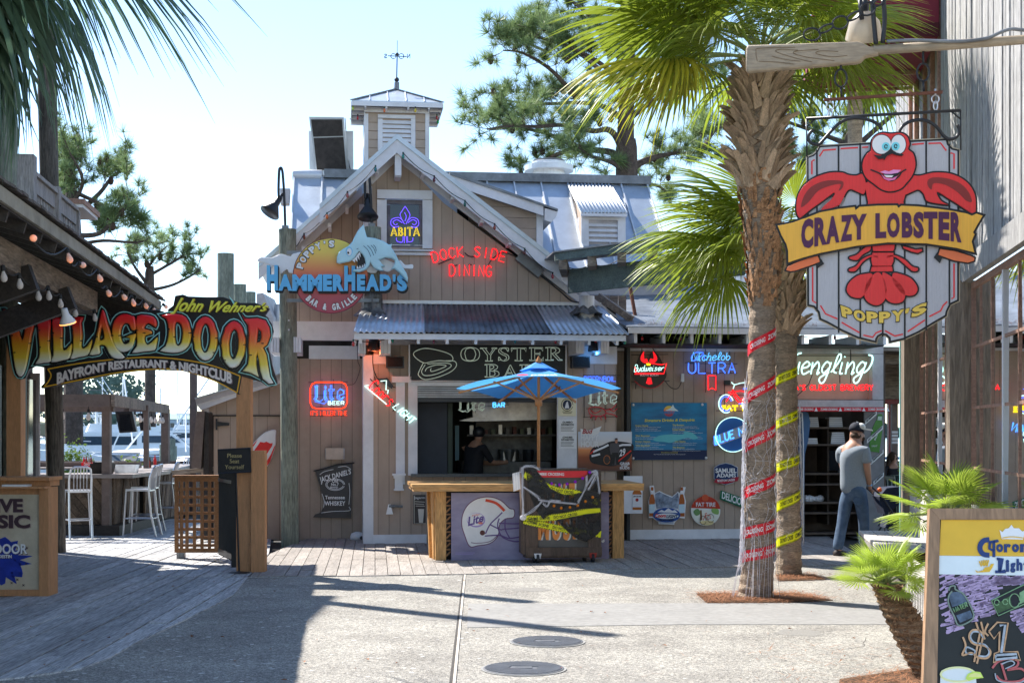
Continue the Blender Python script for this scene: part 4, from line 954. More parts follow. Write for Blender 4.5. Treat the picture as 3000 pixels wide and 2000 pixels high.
poly(t,'crown',cD((470,290),(468,272),(476,280),(482,266),(490,280),(496,272),(496,290)),NY,dw=-.05,thick=.01)
brackets(t,[cD((360,215),(620,212)),cD((360,405),(630,400)),cD((435,165),(435,200)),cD((510,165),(530,200)),cD((395,400),(390,455)),cD('s',(600,400),(640,445),(690,450),(720,390),(725,360))],dw=-.01,r=.008)
ptube(t,'tail_dots',[cD('s',(385,400),(430,435),(490,450),(545,438),(590,400))],NRd,.008,dw=-.035)
# Michelob Ultra
t=sign('neon_sign','blue neon sign with script above ULTRA and a red ribbon','neon sign',2082,1070,.30)
stube(t,'neon_letters','Michelob',quad4(cD,(800,195),(1070,200),(1060,252),(785,258)),NC,.008,gap=.08)
ptube(t,'neon_tube',[cD('s',(870,200),(810,200),(785,235),(800,258),(830,230)),cD((815,255),(870,210),(880,250))],NBl,.011)
stube(t,'neon_letters','ULTRA',cD(765,272,1095,345),NBl,.014,gap=.35)
ptube(t,'neon_ribbon',[cD((903,362),(957,362),(957,465),(930,448),(905,465),(903,362))],NR,.013)
brackets(t,[cD((760,275),(1110,278)),cD((765,342),(1110,342)),cD((885,175),(885,480)),cD((965,175),(960,480)),cD((800,180),(800,350)),cD((1055,190),(1060,345)),cD((740,270),(800,270))],dw=-.01,r=.007)
MB().box(*[v for v in(t.p(1995,1115).x,t.p(2004,1115).x)],-.02,.02,t.p(2000,1118).z,t.p(2000,1094).z).obj('outlet',M_metall,t)
# Fat tire bicycle neon
t=sign('neon_sign','neon bicycle sign over yellow FAT TIRE letters','neon sign',2170,1155,.30)
W_=lambda cx:[ell(cx,560,52,66,24),ell(cx,560,40,53,24)]
for cx in(1030,1195):
 ptube(t,'wheel_tube',[cD(*ell(cx,560,52,64,20,20,300))],NW,.012);ptube(t,'wheel_tube',[cD(*ell(cx,560,40,50,20,20,320))],NBl,.011)
ptube(t,'bicycle_tube',[cD('s',(1030,545),(1060,500),(1080,460)),cD('s',(1045,480),(1080,475),(1140,470),(1185,485)),cD('s',(1075,480),(1110,540),(1140,545),(1185,490)),cD((1080,470),(1130,530),(1190,510)),cD((1140,545),(1200,560))],NR,.014)
ptube(t,'handlebar_tube',[cD('s',(1068,408),(1090,425),(1130,415),(1165,410)),cD((1090,425),(1080,455))],NW,.011);ptube(t,'seat_tube',[cD((1150,455),(1200,452)),cD((1120,560),(1150,560))],NBl,.012)
otxt(t,'neon_letters','FAT TIRE',cD(1002,572,1260,610),NY,.010,bold=.02)
brackets(t,[cD((960,608),(1185,612)),cD((1018,395),(1018,620)),cD((1018,430),(1180,430)),cD((980,500),(1180,500))],dw=-.01,r=.009)
poly(t,'transformer',cD((1018,395),(1060,395),(1060,425),(1018,425)),M_black,dw=-.03,thick=.04)
# Blue moon
t=sign('neon_sign','round blue moon beer sign with a white edge and slanted band','neon sign',2143,1274,.30)
cplate(t,'disc',[cD(*ell(1078,778,122,122,36))],paint('1f4d86'),dw=-.03,thick=.03);ptube(t,'neon_rim',[cD(*ell(1078,778,122,122,40))],NW,.010,dw=-.05)
poly(t,'band',cD((935,840),(945,790),(1180,700),(1210,700),(1210,770),(990,850),(945,860)),paint('8a8f98'),dw=-.045,thick=.015)
stube(t,'neon_letters','BLUE MOON',quad4(cD,(948,792),(1260,682),(1270,735),(955,845)),NC,.012,gap=.3);stube(t,'neon_letters','BLUE MOON',quad4(cD,(944,790),(1262,678),(1272,740),(950,852)),NBl,.008,gap=.25,dw=-.045)
# Yuengling
t=sign('neon_sign','large white script neon over red OLDEST BREWERY letters above the doorway','neon sign',2440,1090,.1)
stube(t,'neon_letters','uengling',quad4(cE,(215,250),(850,250),(800,415),(180,415)),NW,.019,gap=.12,cw=.75)
ptube(t,'neon_tube',[cE('s',(280,238),(240,255),(205,310),(195,370)),cE('s',(840,255),(870,265),(870,310),(840,370),(800,405))],NW,.019)
stube(t,'neon_letters',"AMERICA'S OLDEST BREWERY",cE(10,505,875,548),NR,.014,gap=.3)
brackets(t,[cE((240,260),(880,262)),cE((600,210),(600,490)),cE((690,210),(690,490)),cE((340,360),(620,385)),cE((240,600),(340,500),(370,420))],dw=.0,r=.01)

# ---- posters and tin signs
t=sign('whiskey_banner','black whiskey banner with white lettering hanging crooked and folded at its lower corner','banner',990,1440,1.05)
M_ban=mat('banner_vinyl',(.022,.018,.022),rough=.4,var=.3,scale=4,bump=.5)
cplate(t,'cloth',[cB((498,960),(560,950),(640,922),(748,908),(740,1100),(738,1272),(600,1268),(486,1265),(500,1245),(535,1235),(560,1190),(545,1120),(525,1040))],M_ban,dw=-.02,thick=.01)
ptube(t,'rod',[cB((490,962),(560,945),(640,920),(758,908))],M_black,.012,dw=-.02)
PW=paint('c9c8c8')
txt(t,'lettering',"JACK DANIEL'S",quad4(cB,(525,1000),(735,945),(735,990),(540,1050)),PW,dw=-.025,bold=.02)
for s_,bx in(('Old',(610,1015,650,1038)),('No.7',(605,1040,655,1058)),('BRAND',(600,1062,650,1074)),('Tennessee',(565,1122,695,1146)),('WHISKEY',(563,1158,698,1188))):txt(t,'lettering',s_,cB(*bx),PW,dw=-.025,bold=.02)
ribbon(t,'scroll',[cB(*ell(632,1050,62,38,24)),cB('s',(545,1110),(560,1160),(555,1200)),cB('s',(722,1040),(728,1100),(722,1180)),cB('s',(530,985),(560,965),(620,950)),cB('s',(650,935),(700,930),(730,945)),cB('s',(540,1235),(620,1225),(725,1220),(722,1195)),cB(*ell(632,1050,54,31,24))],PW,.008,dw=-.024)
t=sign('metal_box','small beige utility box on the brown wall above the whiskey banner','utility box',981,1330,1.05)
rect(t,'cover',955,1312,1006,1345,mat('beige_plastic',(.52,.42,.33),rough=.5),dw=-.12,thick=.12);rect(t,'base',953,1313,1010,1344,M_trimd,dw=-.06,thick=.06)
t=sign('beer_glass_poster','small chalk style poster of a beer glass left of the counter','poster',1231,1490,-.01)
rect(t,'panel',1210,1449,1247,1533,mat('poster_brown',(.06,.05,.045),rough=.5,var=.3),dw=-.01,thick=.012);txt(t,'lettering','Jagerm',cB(1150,1128,1222,1148),PW,dw=-.014)
poly(t,'glass_print',cB((1175,1210),(1215,1210),(1208,1300),(1182,1300)),paint('a8a49a'),dw=-.014,thick=.004);ribbon(t,'scribble',[cB((1155,1160),(1220,1165)),cB((1155,1175),(1215,1180)),cB((1160,1190),(1220,1192)),cB((1150,1122),(1150,1305),(1228,1305))],paint('8f8a80'),.012,dw=-.014)
t=sign('hose_tap','wall tap with a white tag below the service window','tap',1140,1483,-.0)
ptube(t,'pipe',[cB((1075,1195),(1000,1190),(985,1192))],M_metald,.02,dw=-.06);poly(t,'tag',cB((980,1180),(995,1180),(1012,1245),(965,1245)),WHT,dw=-.07,thick=.004);ptube(t,'valve',[cB((1010,1182),(1010,1202))],M_metald,.03,dw=-.06)
# happy hour racing poster
t=sign('racing_poster','happy hour poster showing a race car and a man in grey shirt and cap','poster',1772,1308,-.02)
rect(t,'panel',1694,1264,1851,1379,gradmat('sunset_sky_print',[(0,'#3a2018'),(.35,'#7c3a1c'),(.55,'#c07a48'),(.65,'#b9b3ae'),(1,'#aeb6c0')]),dw=-.01,thick=.012)
cplate(t,'car_print',[cD('s',(65,920),(90,870),(150,855),(220,825),(300,828),(360,840),(378,860),(370,900),(330,960),(240,1000),(130,990),(75,970))],paint('191a1f'),dw=-.016,thick=.005)
ribbon(t,'car_stripe',[cD((90,900),(160,870),(200,850)),cD((80,930),(140,915)),cD((230,870),(300,850),(360,850))],paint('b9b9bb'),.03,dw=-.02);ribbon(t,'car_stripe',[cD((240,990),(360,890)),cD((70,915),(100,885))],paint('b8241c'),.02,dw=-.02)
cplate(t,'wheel_print',[cD(*ell(188,955,26,36,20))],paint('2a2320'),dw=-.021,thick=.004);ribbon(t,'wheel_ring',[cD(*ell(188,955,22,30,20))],paint('9a5a2c'),.008,dw=-.024)
txt(t,'lettering','29',quad4(cD,(280,885),(320,872),(318,922),(275,935)),WHT,dw=-.023,bold=.03)
for nm,P,c in(('figure_print',((212,840),(270,835),(278,870),(272,920),(262,925),(268,985),(275,995),(225,990),(228,920),(215,915),(208,880)),'3c3a3d'),('trousers_print',((225,905),(268,905),(270,990),(255,990),(248,930),(240,990),(222,985)),'15161a'),('face_print',((246,812),(264,812),(264,832),(255,840),(246,832)),'9a6a52'),('cap_print',((244,815),(247,802),(262,802),(266,815)),'17181c')):poly(t,nm,cD(*P),paint(c),dw=-.024 if 'trou' not in nm else-.027,thick=.003)
txt(t,'lettering','HAPPY',cD(4,778,130,818),paint('d8cfc4'),dw=-.024,bold=.03);txt(t,'lettering','HOUR',cD(4,823,132,866),paint('d8cfc4'),dw=-.024,bold=.03)
cplate(t,'bow_tie',[cD((2,735),(60,750),(152,718),(120,780),(5,778))],paint('c3bdbb'),dw=-.02,thick=.01);txt(t,'lettering','Bud',cD(14,738,88,772),paint('8b1d22'),dw=-.026,shear=.3,bold=.02);txt(t,'lettering','29',cD(95,740,138,772),paint('f0eeee'),dw=-.026,bold=.03)
for s_,bx in(('GRAB',(280,972,348,992)),('SOME',(290,993,335,1003)),('BUDS',(280,1004,348,1022))):txt(t,'lettering',s_,cD(*bx),WHT,dw=-.02,bold=.03)
# drinks menu
t=sign('drinks_menu','big blue underwater drinks menu with yellow headings and a shark','menu board',1960,1262,.31)
M_sea=mat('underwater_print',(.006,.085,.22),rough=.35,var=.1,scale=1.6,bump=0,stretch=(1,1,4),col2=(.02,.30,.55))
rect(t,'panel',1849,1179,2071,1346,M_sea,thick=.012)
MB().box(t.p(1849,1330).x,t.p(2071,1330).x,-.001,.0,t.p(1849,1346).z,t.p(1849,1318).z).obj('seabed_print',paint('0d1c3a'),t)
poly(t,'shark_print',cD('s',(515,810),(560,785),(640,775),(700,778),(735,770),(730,755),(790,765),(830,800),(800,812),(760,800),(700,815),(640,835),(600,830),(540,825)),paint('4f9aa0'),dw=-.004,thick=.003)
cplate(t,'logo_print',[cD(*ell(627,612,38,38,24))],M_sun,dw=-.004,thick=.003);txt(t,'lettering',"HAMMERHEAD'S",cD(562,610,702,632),paint('2e6d9c'),dw=-.008,bold=.03)
poly(t,'logo_shark',cD((600,608),(640,590),(655,565),(665,588),(695,612)),paint('aecbd8'),dw=-.007,thick=.003)
YL=paint('d9b23c');txt(t,'lettering','Signature Drinks & Daiquiris',quad4(cD,(453,668),(810,664),(808,688),(455,694)),YL,dw=-.004,bold=.02,shear=.2)
rs=random.Random(4)
for(x0,ys)in((390,(714,785,826,855)),(652,(710,742,782,826,868))):
 for y in ys:
  txt(t,'heading',rs.choice(('Bay Breeze','Frozen Classics','The Boomer','Mango Special')),cD(x0,y-5,x0+rs.uniform(80,110),y+5),YL,dw=-.003,bold=.02)
  for k in range(3 if y in(714,)else 2):txt(t,'lettering',rs.choice(('Island rum, light lemon, pineapple juice','Cream rum, ice, orange juice, strawberry puree','Vanilla, lime juice, pineapple juice, bitters')),cD(x0,y+9+k*12,x0+rs.uniform(150,225),y+15+k*12),WHT,dw=-.003,bold=.01)
txt(t,'heading','Strawberry Lemonade',cD(572,900,690,909),YL,dw=-.003);txt(t,'lettering','New Amsterdam Red Berry Vodka, Pink Lemonade',cD(520,914,743,921),WHT,dw=-.003)
for x,y in((374,568),(862,566),(374,946),(889,942)):q=t.p(1700+.4147*x,950+.4147*y);MB().lathe([(.022,0),(.018,.006),(.008,.01)],q,12,Matrix.Rotation(pi/2,3,'X')).obj('grommet',M_metall,t)
# Samuel Adams
t=sign('tin_sign','blue shield shaped lager sign with a red ribbon','tin sign',2126,1385,.31)
for c,s_,dw in(('a8adb6',1.04,0),('16294e',1.,-.004)): 
 P=[(1028+(x-1028)*s_,1055+(y-1055)*s_)for x,y in((948,1012),(985,990),(1028,980),(1070,990),(1110,1010),(1110,1085),(1080,1115),(1028,1130),(975,1115),(947,1085))];poly(t,'plate',cD(*P),paint(c),dw=dw,thick=.01)
poly(t,'ribbon',cD((945,1112),(960,1088),(1028,1098),(1100,1078),(1122,1075),(1112,1105),(1028,1125),(965,1120)),paint('8c1d2c'),dw=-.008,thick=.005)
txt(t,'lettering','SAMUEL',cD(955,1015,1104,1048),WHT,dw=-.01,bold=.03);txt(t,'lettering','ADAMS',cD(962,1050,1100,1080),WHT,dw=-.01,bold=.03);txt(t,'lettering','BOSTON LAGER',quad4(cD,(968,1096),(1095,1088),(1092,1104),(972,1112)),WHT,dw=-.012,bold=.03)
# Delicious
t=sign('tin_sign','slanted dark green DELICIOUS street sign style plate','tin sign',2160,1463,.31)
poly(t,'plate',cD((993,1170),(1200,1240),(1190,1310),(985,1232)),paint('12573c'),thick=.01);txt(t,'lettering','DELICIOUS',quad4(cD,(1003,1178),(1186,1242),(1176,1295),(1000,1228)),WHT,dw=-.004,bold=.02)
# Fat tire round
t=sign('tin_sign','round amber ale sign with a bicycle under a tree and red top','tin sign',2068,1497,.31)
cplate(t,'plate',[cD(*ell(886,1316,104,104,36))],paint('e4d9b8'),thick=.01);cplate(t,'cap_plate',[cD(*ell(883,1224,24,24,20))],paint('a9482c'),dw=-.012,thick=.012)
poly(t,'top_field',cD(*[(886+104*cos(radians(a)),1316-104*sin(radians(a)))for a in range(8,173,8)]),paint('9a2f1c'),dw=-.004,thick=.004)
poly(t,'sky_print',cD(*[(886+100*cos(radians(a)),1316-100*sin(radians(a)))for a in range(-60,6,6)]+[(790,1306)]+[(886+100*cos(radians(a)),1316-100*sin(radians(a)))for a in range(188,240,6)]),paint('c3cdb0'),dw=-.003,thick=.003)
txt(t,'lettering','FAT TIRE',cD(818,1256,955,1286),WHT,dw=-.009,bold=.02)
for P,c in((('s',(800,1320),(830,1300),(850,1330),(820,1350)),'5a7a4a'),(((848,1310),(858,1310),(862,1380),(845,1385)),'6a4a2c'),(('s',(930,1300),(975,1305),(975,1340),(935,1330)),'6f8f4f'),(('s',(840,1395),(880,1385),(940,1390),(930,1412),(880,1416)),'b9a878')):poly(t,'scene_print',cD(*P),paint(c),dw=-.007,thick=.003)
ribbon(t,'bicycle_print',[cD(*ell(868,1382,22,30,16)),cD(*ell(922,1368,22,30,16))],paint('3a2a20'),.006,dw=-.011);ribbon(t,'bicycle_print',[cD((868,1382),(885,1345),(915,1345),(922,1368),(895,1378),(885,1345)),cD((880,1338),(895,1330))],paint('a8281c'),.009,dw=-.012)
# Coors playoffs
t=sign('tin_sign','cut out beer sign with two bottles around an icy football mountain','tin sign',1955,1478,.31)
cplate(t,'back',[cD((490,1140),(520,1136),(528,1190),(560,1175),(600,1195),(650,1215),(690,1180),(705,1190),(715,1145),(745,1148),(735,1200),(747,1250),(738,1370),(700,1365),(665,1400),(665,1412),(555,1410),(550,1395),(510,1365),(485,1365),(482,1250),(495,1200))],paint('c9ccd2'),thick=.01)
poly(t,'night_print',cD((530,1195),(560,1182),(600,1202),(650,1222),(690,1188),(700,1240),(690,1300),(610,1290),(540,1300),(528,1240)),mat('icy_print',(.02,.03,.06),var=.3,scale=9,col2=(.5,.6,.75),bump=0),dw=-.004,thick=.004)
for x,s_ in((507,1),(717,-1)):
 poly(t,'bottle_print',cD((x-10,1200),(x-7,1148),(x+9,1148),(x+10,1200),(x+20,1240),(x+20,1355),(x-20,1355),(x-20,1240)),paint('8c4a1f'),dw=-.004,thick=.004);poly(t,'label_print',cD((x-20,1270),(x+20,1268),(x+20,1330),(x-20,1332)),paint('9fb4d0'),dw=-.009,thick=.004);poly(t,'neck_print',cD((x-9,1172),(x+10,1172),(x+10,1198),(x-10,1198)),paint('c3c9d4'),dw=-.009,thick=.004)
cplate(t,'football_print',[cD(*ell(611,1345,96,52,30))],paint('1c3f78'),dw=-.014,thick=.005);poly(t,'mountain_print',cD((545,1325),(575,1308),(595,1318),(622,1296),(650,1315),(668,1308),(690,1330)),paint('e2e8f0'),dw=-.018,thick=.004)
poly(t,'oval_print',cD(*ell(611,1352,84,20,24)),paint('b9c3d4'),dw=-.020,thick=.004)
txt(t,'lettering','Coors',cD(530,1336,605,1362),paint('b01c24'),dw=-.026,bold=.03,shear=.2);txt(t,'lettering','LIGHT',cD(608,1342,692,1366),paint('1c2a48'),dw=-.026,bold=.03,shear=.2);txt(t,'lettering','PLAYOFFS',cD(562,1374,660,1386),BLK,dw=-.022,bold=.03)
rect(t,'foot',*cD(562,1392,660,1406),paint('8f949c'),dw=-.012,thick=.01)
# Jim Beam
t=sign('tin_sign','white whiskey bottle sign partly behind the counter post','tin sign',1857,1450,.0)
rect(t,'panel',*cD(306,1070,440,1334),paint('c9c6be'),dw=-.02,thick=.01);poly(t,'bottle_print',cD((385,1120),(415,1120),(418,1165),(433,1190),(433,1308),(370,1308),(370,1190),(384,1165)),paint('96551f'),dw=-.024,thick=.004)
poly(t,'label_print',cD((370,1200),(433,1200),(433,1290),(370,1290)),paint('ddd6c6'),dw=-.029,thick=.004);txt(t,'lettering','JIM BEAM',cD(374,1208,429,1222),BLK,dw=-.032,bold=.02);txt(t,'lettering','CHOOSE',cD(330,1165,366,1173),BLK,dw=-.024)
poly(t,'seal',cD(*ell(401,1238,11,12,16)),paint('8b1d22'),dw=-.033,thick=.004)
# paper notices on the window post
t=sign('shell_notice','cream notice with a round black emblem on the window post','notice',1661,1183,-.05);rect(t,'panel',*cC(1088,352,1205,488),paint('c2b79c'),thick=.01);cplate(t,'emblem',[cC(*ell(1146,415,29,32,20))],paint('23283a'),dw=-.004,thick=.004);poly(t,'figure_print',cC((1130,438),(1140,400),(1150,392),(1160,438)),WHT,dw=-.008,thick=.004);ribbon(t,'print',[cC((1115,460),(1180,460)),cC((1120,470),(1175,470)),cC(*ell(1146,415,38,40,20))],paint('5a5238'),.01)
for k,(y,s_)in enumerate(((513,'GUMBO'),(612,'CONSUMER'))):
 t=sign('paper_notice','laminated white paper notice, the %s of the pair on the window post'%('upper' if k==0 else 'lower'),'notice',1662,1230+k*44,-.05,group='paper notices on the window post');rect(t,'panel',*cC(1091,y,1207,y+90),paint('cfd0d0'),thick=.008)
 txt(t,'lettering',s_,cC(1116,y+10,1182,y+22),BLK,dw=-.004,bold=.02);txt(t,'lettering','INFORMATION',cC(1108,y+26,1190,y+38),BLK,dw=-.004,bold=.02);ribbon(t,'print',[cC((1105,y+46+j*9),(1190-(j*7)%20,y+46+j*9))for j in range(4)],paint('6d6d6d'),.008)
# wall speakers and spot lamps
def spk(px,py,w,lab):
 t=sign('wall_speaker',lab,'speaker',px,py,w,group='black wall speakers');a=t.p(px-26,py-17,dw=-.2);c=t.p(px+27,py+17,dw=-.2)
 MB().box(a.x,c.x,-.22,-.05,c.z,a.z).obj('case',M_black,t);MB().box(a.x+.02,c.x-.02,-.23,-.22,c.z+.015,a.z-.015).obj('grille',mat('speaker_cloth',(.012,.012,.012),rough=.9,bump=.3,scale=60),t);MB().box(-.02,.02,-.05,0,-.03,.03).obj('mount',M_metald,t)
spk(1157,1060,-.0,'black wall speaker at the left end of the oyster bar board');spk(1701,1060,-.0,'black wall speaker at the right end of the oyster bar board')
def spot(px,py,w,m,lab):
 t=sign('spot_lamp',lab,'lamp',px,py,w,group='spot lamps under the awning');MB().lathe([(.095,-.10),(.10,-.08),(.075,.06),(.04,.10)],(0,0,0),16).obj('shade',M_black,t,smooth=True);MB().lathe([(.08,-.098),(.05,-.085)],(0,0,0),14).obj('bulb',m,t);MB().tube([(0,0,.1),(0,.1,.16),(0,.4,.18)],.015).obj('arm',M_black,t)
 l=bpy.data.lights.new('spot_bulb','POINT');l.energy=2.2 if 'red' in lab else 1.2;l.color=(1,.18,.05)if 'red' in lab else(.1,.4,1);l.shadow_soft_size=.05;lo=bpy.data.objects.new('bulb_light',l);COL.objects.link(lo);lo.parent=t.o;lo.location=(0,0,-.14)
spot(1096,1008,-.45,neon('spot_orange','ff5a20',6),'spot lamp glowing red under the left end of the awning');spot(1741,1010,-.45,neon('spot_blue','30a0ff',5),'spot lamp glowing blue under the right end of the awning')
# ------------------------------------------------------------ shed, pilings and bits attached to the left of the bar
cQ=cc(150,1120,.2296)
siding([(590,1583),(590,1180),(700,1140),(835,1108),(835,1583)],1.1,M_side,off=.02,holes=[(622,1215,836,1584)])
backing([(590,1583),(590,1180),(700,1140),(835,1108),(835,1583)],1.13)
siding([(626,1580),(626,1219),(833,1219),(833,1580)],1.12,M_side,wid=.19,off=.02)
poly(bar,'shed_fascia',[(572,1168),(823,1095),(823,1112),(575,1184)],M_trimd,w=.85,thick=.05)
poly(bar,'shed_fascia',[(575,1184),(823,1112),(823,1122),(700,1160),(588,1201)],M_trim,w=.9,thick=.04)
MB().prism([bar.p(570,1165,.8),bar.p(823,1092,.8),bar.p(823,1095,.8),bar.p(571,1169,.8)],(0,2.6,0)).obj('shed_roof',M_metal,bar)
rect(bar,'door_head_gap',620,1215,836,1218,M_black,w=1.08,thick=.03)
rect(bar,'door_post',598,1180,612,1580,M_trimd,w=1.04,thick=.05)
t=sign('door_hinge','black strap hinge on the brown shed door','hinge',645,1240,1.07)
b=MB();P=[t.p(*q)for q in((634,1234),(672,1238),(672,1246),(634,1248))];b.prism(P,(0,.02,0));p0=t.p(632,1226);p1=t.p(637,1259);b.box(p0.x,p1.x,-.02,.02,p1.z,p0.z);b.obj('strap',M_black,t)
t=sign('surfboard','white surfboard with red stripes leaning on the shed','surfboard',770,1320,.95)
cplate(t,'board',[cB('s',(238,690),(175,705),(120,750),(70,815),(60,880),(75,960),(120,985),(160,962),(205,900),(238,800),(243,730))],paint('d8d9d6'),dw=.02,thick=.07,bevel=.02,smooth=True)
for P in(((140,770),(165,775),(180,768),(205,780),(222,778),(215,800),(170,870),(160,962),(125,975),(75,950),(62,880)),):poly(t,'stripe',cB(*P),paint('b81f1c'),dw=.014,thick=.006)
poly(t,'stripe',cB((232,800),(240,790),(205,900),(160,960),(162,930),(210,850)),paint('b81f1c'),dw=.014,thick=.006);poly(t,'stripe',cB((72,812),(120,757),(112,775),(80,822)),paint('b81f1c'),dw=.014,thick=.006)
poly(t,'white_band',cB((170,872),(226,790),(222,815),(165,905)),paint('d8d9d6'),dw=.008,thick=.006)
t=sign('vent_cowl','small round white vent cowl at the foot of the brown wall','vent',1048,1580,.9);MB().lathe([(.12,0),(.12,.05),(.1,.1),(.03,.125)],(0,0,0),14,Matrix.Diagonal((1,.8,1))).obj('cowl',M_trim,t,smooth=True);MB().lathe([(.03,-.02),(.03,.02)],(.06,-.1,.035),10,Matrix.Rotation(pi/2,3,'X')).obj('opening',M_black,t)
# free pilings behind
for(x0,x1,y0,Y,lab)in((637,685,743,34,'tallest of the three flat topped green pilings behind the door sign'),(684,721,833,38,'middle one of the three flat topped green pilings'),(720,749,855,44,'shortest and farthest of the three flat topped green pilings'),):
 X=((x0+x1)/2-1500)/F*Y;z=CH-(y0-HZ)/F*Y;r=(x1-x0)/2/F*Y;t=T('piling',lab,'piling',F0,(X,Y,-1.1),'dock pilings behind the entrance sign');MB().tube([(0,0,0),(0,0,z+1.1)],r,18).obj('post',M_pile,t)
X=(567-1500)/F*29;t=T('dark_post','slim dark square post beside the tiki bar','post',F0,(X,29,0));MB().box(-.065,.065,-.065,.065,0,3.3).obj('post',M_darkwood if False else mat('brown_post',(.13,.10,.09),rough=.7,var=.2,grain=.2),t)
M_brown=mat('brown_stained',(.17,.125,.105),rough=.65,var=.2,scale=4,bump=.15,grain=.15)
t=T('tapered_column','tapered brown boxed column at the end of the railing','column',F0,(G(585,1600).x,21.6,0)); 
p=[t.w(((x-1500)/F*21.6,21.6,CH-(y-HZ)/F*21.6))for x,y in((576,1204),(600,1204),(588,1372),(560,1369))];MB().prism(p,(0,.3,0)).obj('face_board',M_brown,t)
p=[t.w(((x-1500)/F*21.62,21.62,CH-(y-HZ)/F*21.62))for x,y in((601,1204),(611,1208),(611,1580),(590,1580))];MB().prism(p,(0,.3,0)).obj('side_board',M_darkwood,t)
p=[t.w(((x-1500)/F*21.7,21.7,CH-(y-HZ)/F*21.7))for x,y in((500,1378),(612,1368),(612,1380),(508,1392))];MB().prism(p,(0,.35,0)).obj('ledge',M_beam,t)
for(x0,x1,y0,y1,m)in((752,772,862,1000,M_trim),(775,792,884,990,M_metal)):
 pass
t=T('far_roof','pale gabled roof end beyond the left piling','roof',F0,(-5.2,30,0))
q=lambda x,y:t.w(((x-1500)/F*30,30,CH-(y-HZ)/F*30))
MB().prism([q(752,860),(q(770,858)),q(800,930),q(800,1180),q(752,1180)],(0,1.5,0)).obj('wall',M_trimd,t);MB().tube([q(803,885)+Vector((0,.5,0)),q(803,1010)+Vector((0,.5,0))],.08,12).obj('duct',M_metal,t)

# ------------------------------------------------------------ left building with the shingled eave
FL=Fr(-4.05,12.8,96.8)
lb=T('village_building','dark timber restaurant building with a shingled eave and balcony','building',FL,(0,0,0))
E1s=7.05;ez=3.5
MB().prism([(-6,0,ez-.11),(-6,0,ez),(E1s,0,ez),(E1s,0,ez-.11)][::1],(0,.04,0)).obj('fascia',mat('pale_fascia',(.33,.31,.26),rough=.8,var=.25,scale=3,bump=.4,dirt=.3),lb)
MB().prism([(-6,.03,ez-.13),(E1s-.02,.03,ez-.13),(E1s-.02,2.2,ez+.5),(-6,2.2,ez+.5)],(0,0,.03)).obj('roof_deck',M_darkwood,lb)
# shingles in courses with individual tabs
rs=random.Random(21);sh=MB()
for c in range(8):
 w0=-.04+c*.14;z0=ez+.012+c*.14*.31+.0;s=-6
 while s<E1s:
  L_=rs.uniform(.16,.3);dz=rs.uniform(0,.018);sh.prism([(s+.004,w0+rs.uniform(-.012,.012),z0+dz),(s+L_-.004,w0,z0+dz),(s+L_-.004,w0+.2,z0+.06),(s+.004,w0+.2,z0+.06)],(0,0,.022));s+=L_
sh.obj('shingles',M_shing,lb,kind='stuff')
for s in[x*.62-5.6 for x in range(21)]:
 MB().beam((s,.05,ez-.17),(s,1.9,ez+.38),.045,.09).obj('rafter',M_darkwood,lb)
MB().box(-6,4.15,.38,.5,3.10,3.34).obj('beam',M_beam,lb)
MB().box(-6,E1s,.8,.9,3.05,3.35).obj('inner_beam',M_darkwood,lb)
MB().prism([(E1s-.06,-.0,ez-.12),(E1s-.06,.9,ez-.5),(E1s-.06,1.4,ez-.5),(E1s-.06,1.4,ez+.2),(E1s-.06,.0,ez)],(.05,0,0)).obj('end_board',M_darkwood,lb)
# knee beams running from the main beam into the building
def kb(a,b,Y,m=M_darkwood,w_=.09,h_=.24):
 A=Vector(((a[0]-1500)/F*Y,Y,CH-(a[1]-HZ)/F*Y));B=Vector(((b[0]-1500)/F*Y,Y,CH-(b[1]-HZ)/F*Y));MB().beam(lb.w(A),lb.w(B),w_,h_).obj('knee_brace',m,lb)
kb((212,872),(-160,1012),14.6);kb((100,812),(-160,905),12.9)
# wall with glazed doors
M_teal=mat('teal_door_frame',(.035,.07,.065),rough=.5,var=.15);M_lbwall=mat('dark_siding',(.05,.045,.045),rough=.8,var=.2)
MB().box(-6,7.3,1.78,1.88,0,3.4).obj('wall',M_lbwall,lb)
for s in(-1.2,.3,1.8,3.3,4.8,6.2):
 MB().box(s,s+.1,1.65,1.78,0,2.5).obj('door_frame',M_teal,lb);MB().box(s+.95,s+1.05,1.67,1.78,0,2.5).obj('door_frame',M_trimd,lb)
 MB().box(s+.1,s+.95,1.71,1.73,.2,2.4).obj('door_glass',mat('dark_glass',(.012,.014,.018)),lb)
# upper storey (outside the frame, its shadow falls on the plaza)
ub=T('upper_storey','tall timber upper storey of the restaurant beyond the frame','building',F0,(-11.3,17.5,0));MB().box(.5,2.75,-4.6,2.5,3.6,9.5).obj('wall',M_lbwall,ub);MB().box(.3,2.95,-4.8,2.7,9.5,9.6).obj('roof',M_shing,ub);MB().box(-3,2.4,-4.4,2.4,0,3.6).obj('base_wall',M_lbwall,ub)
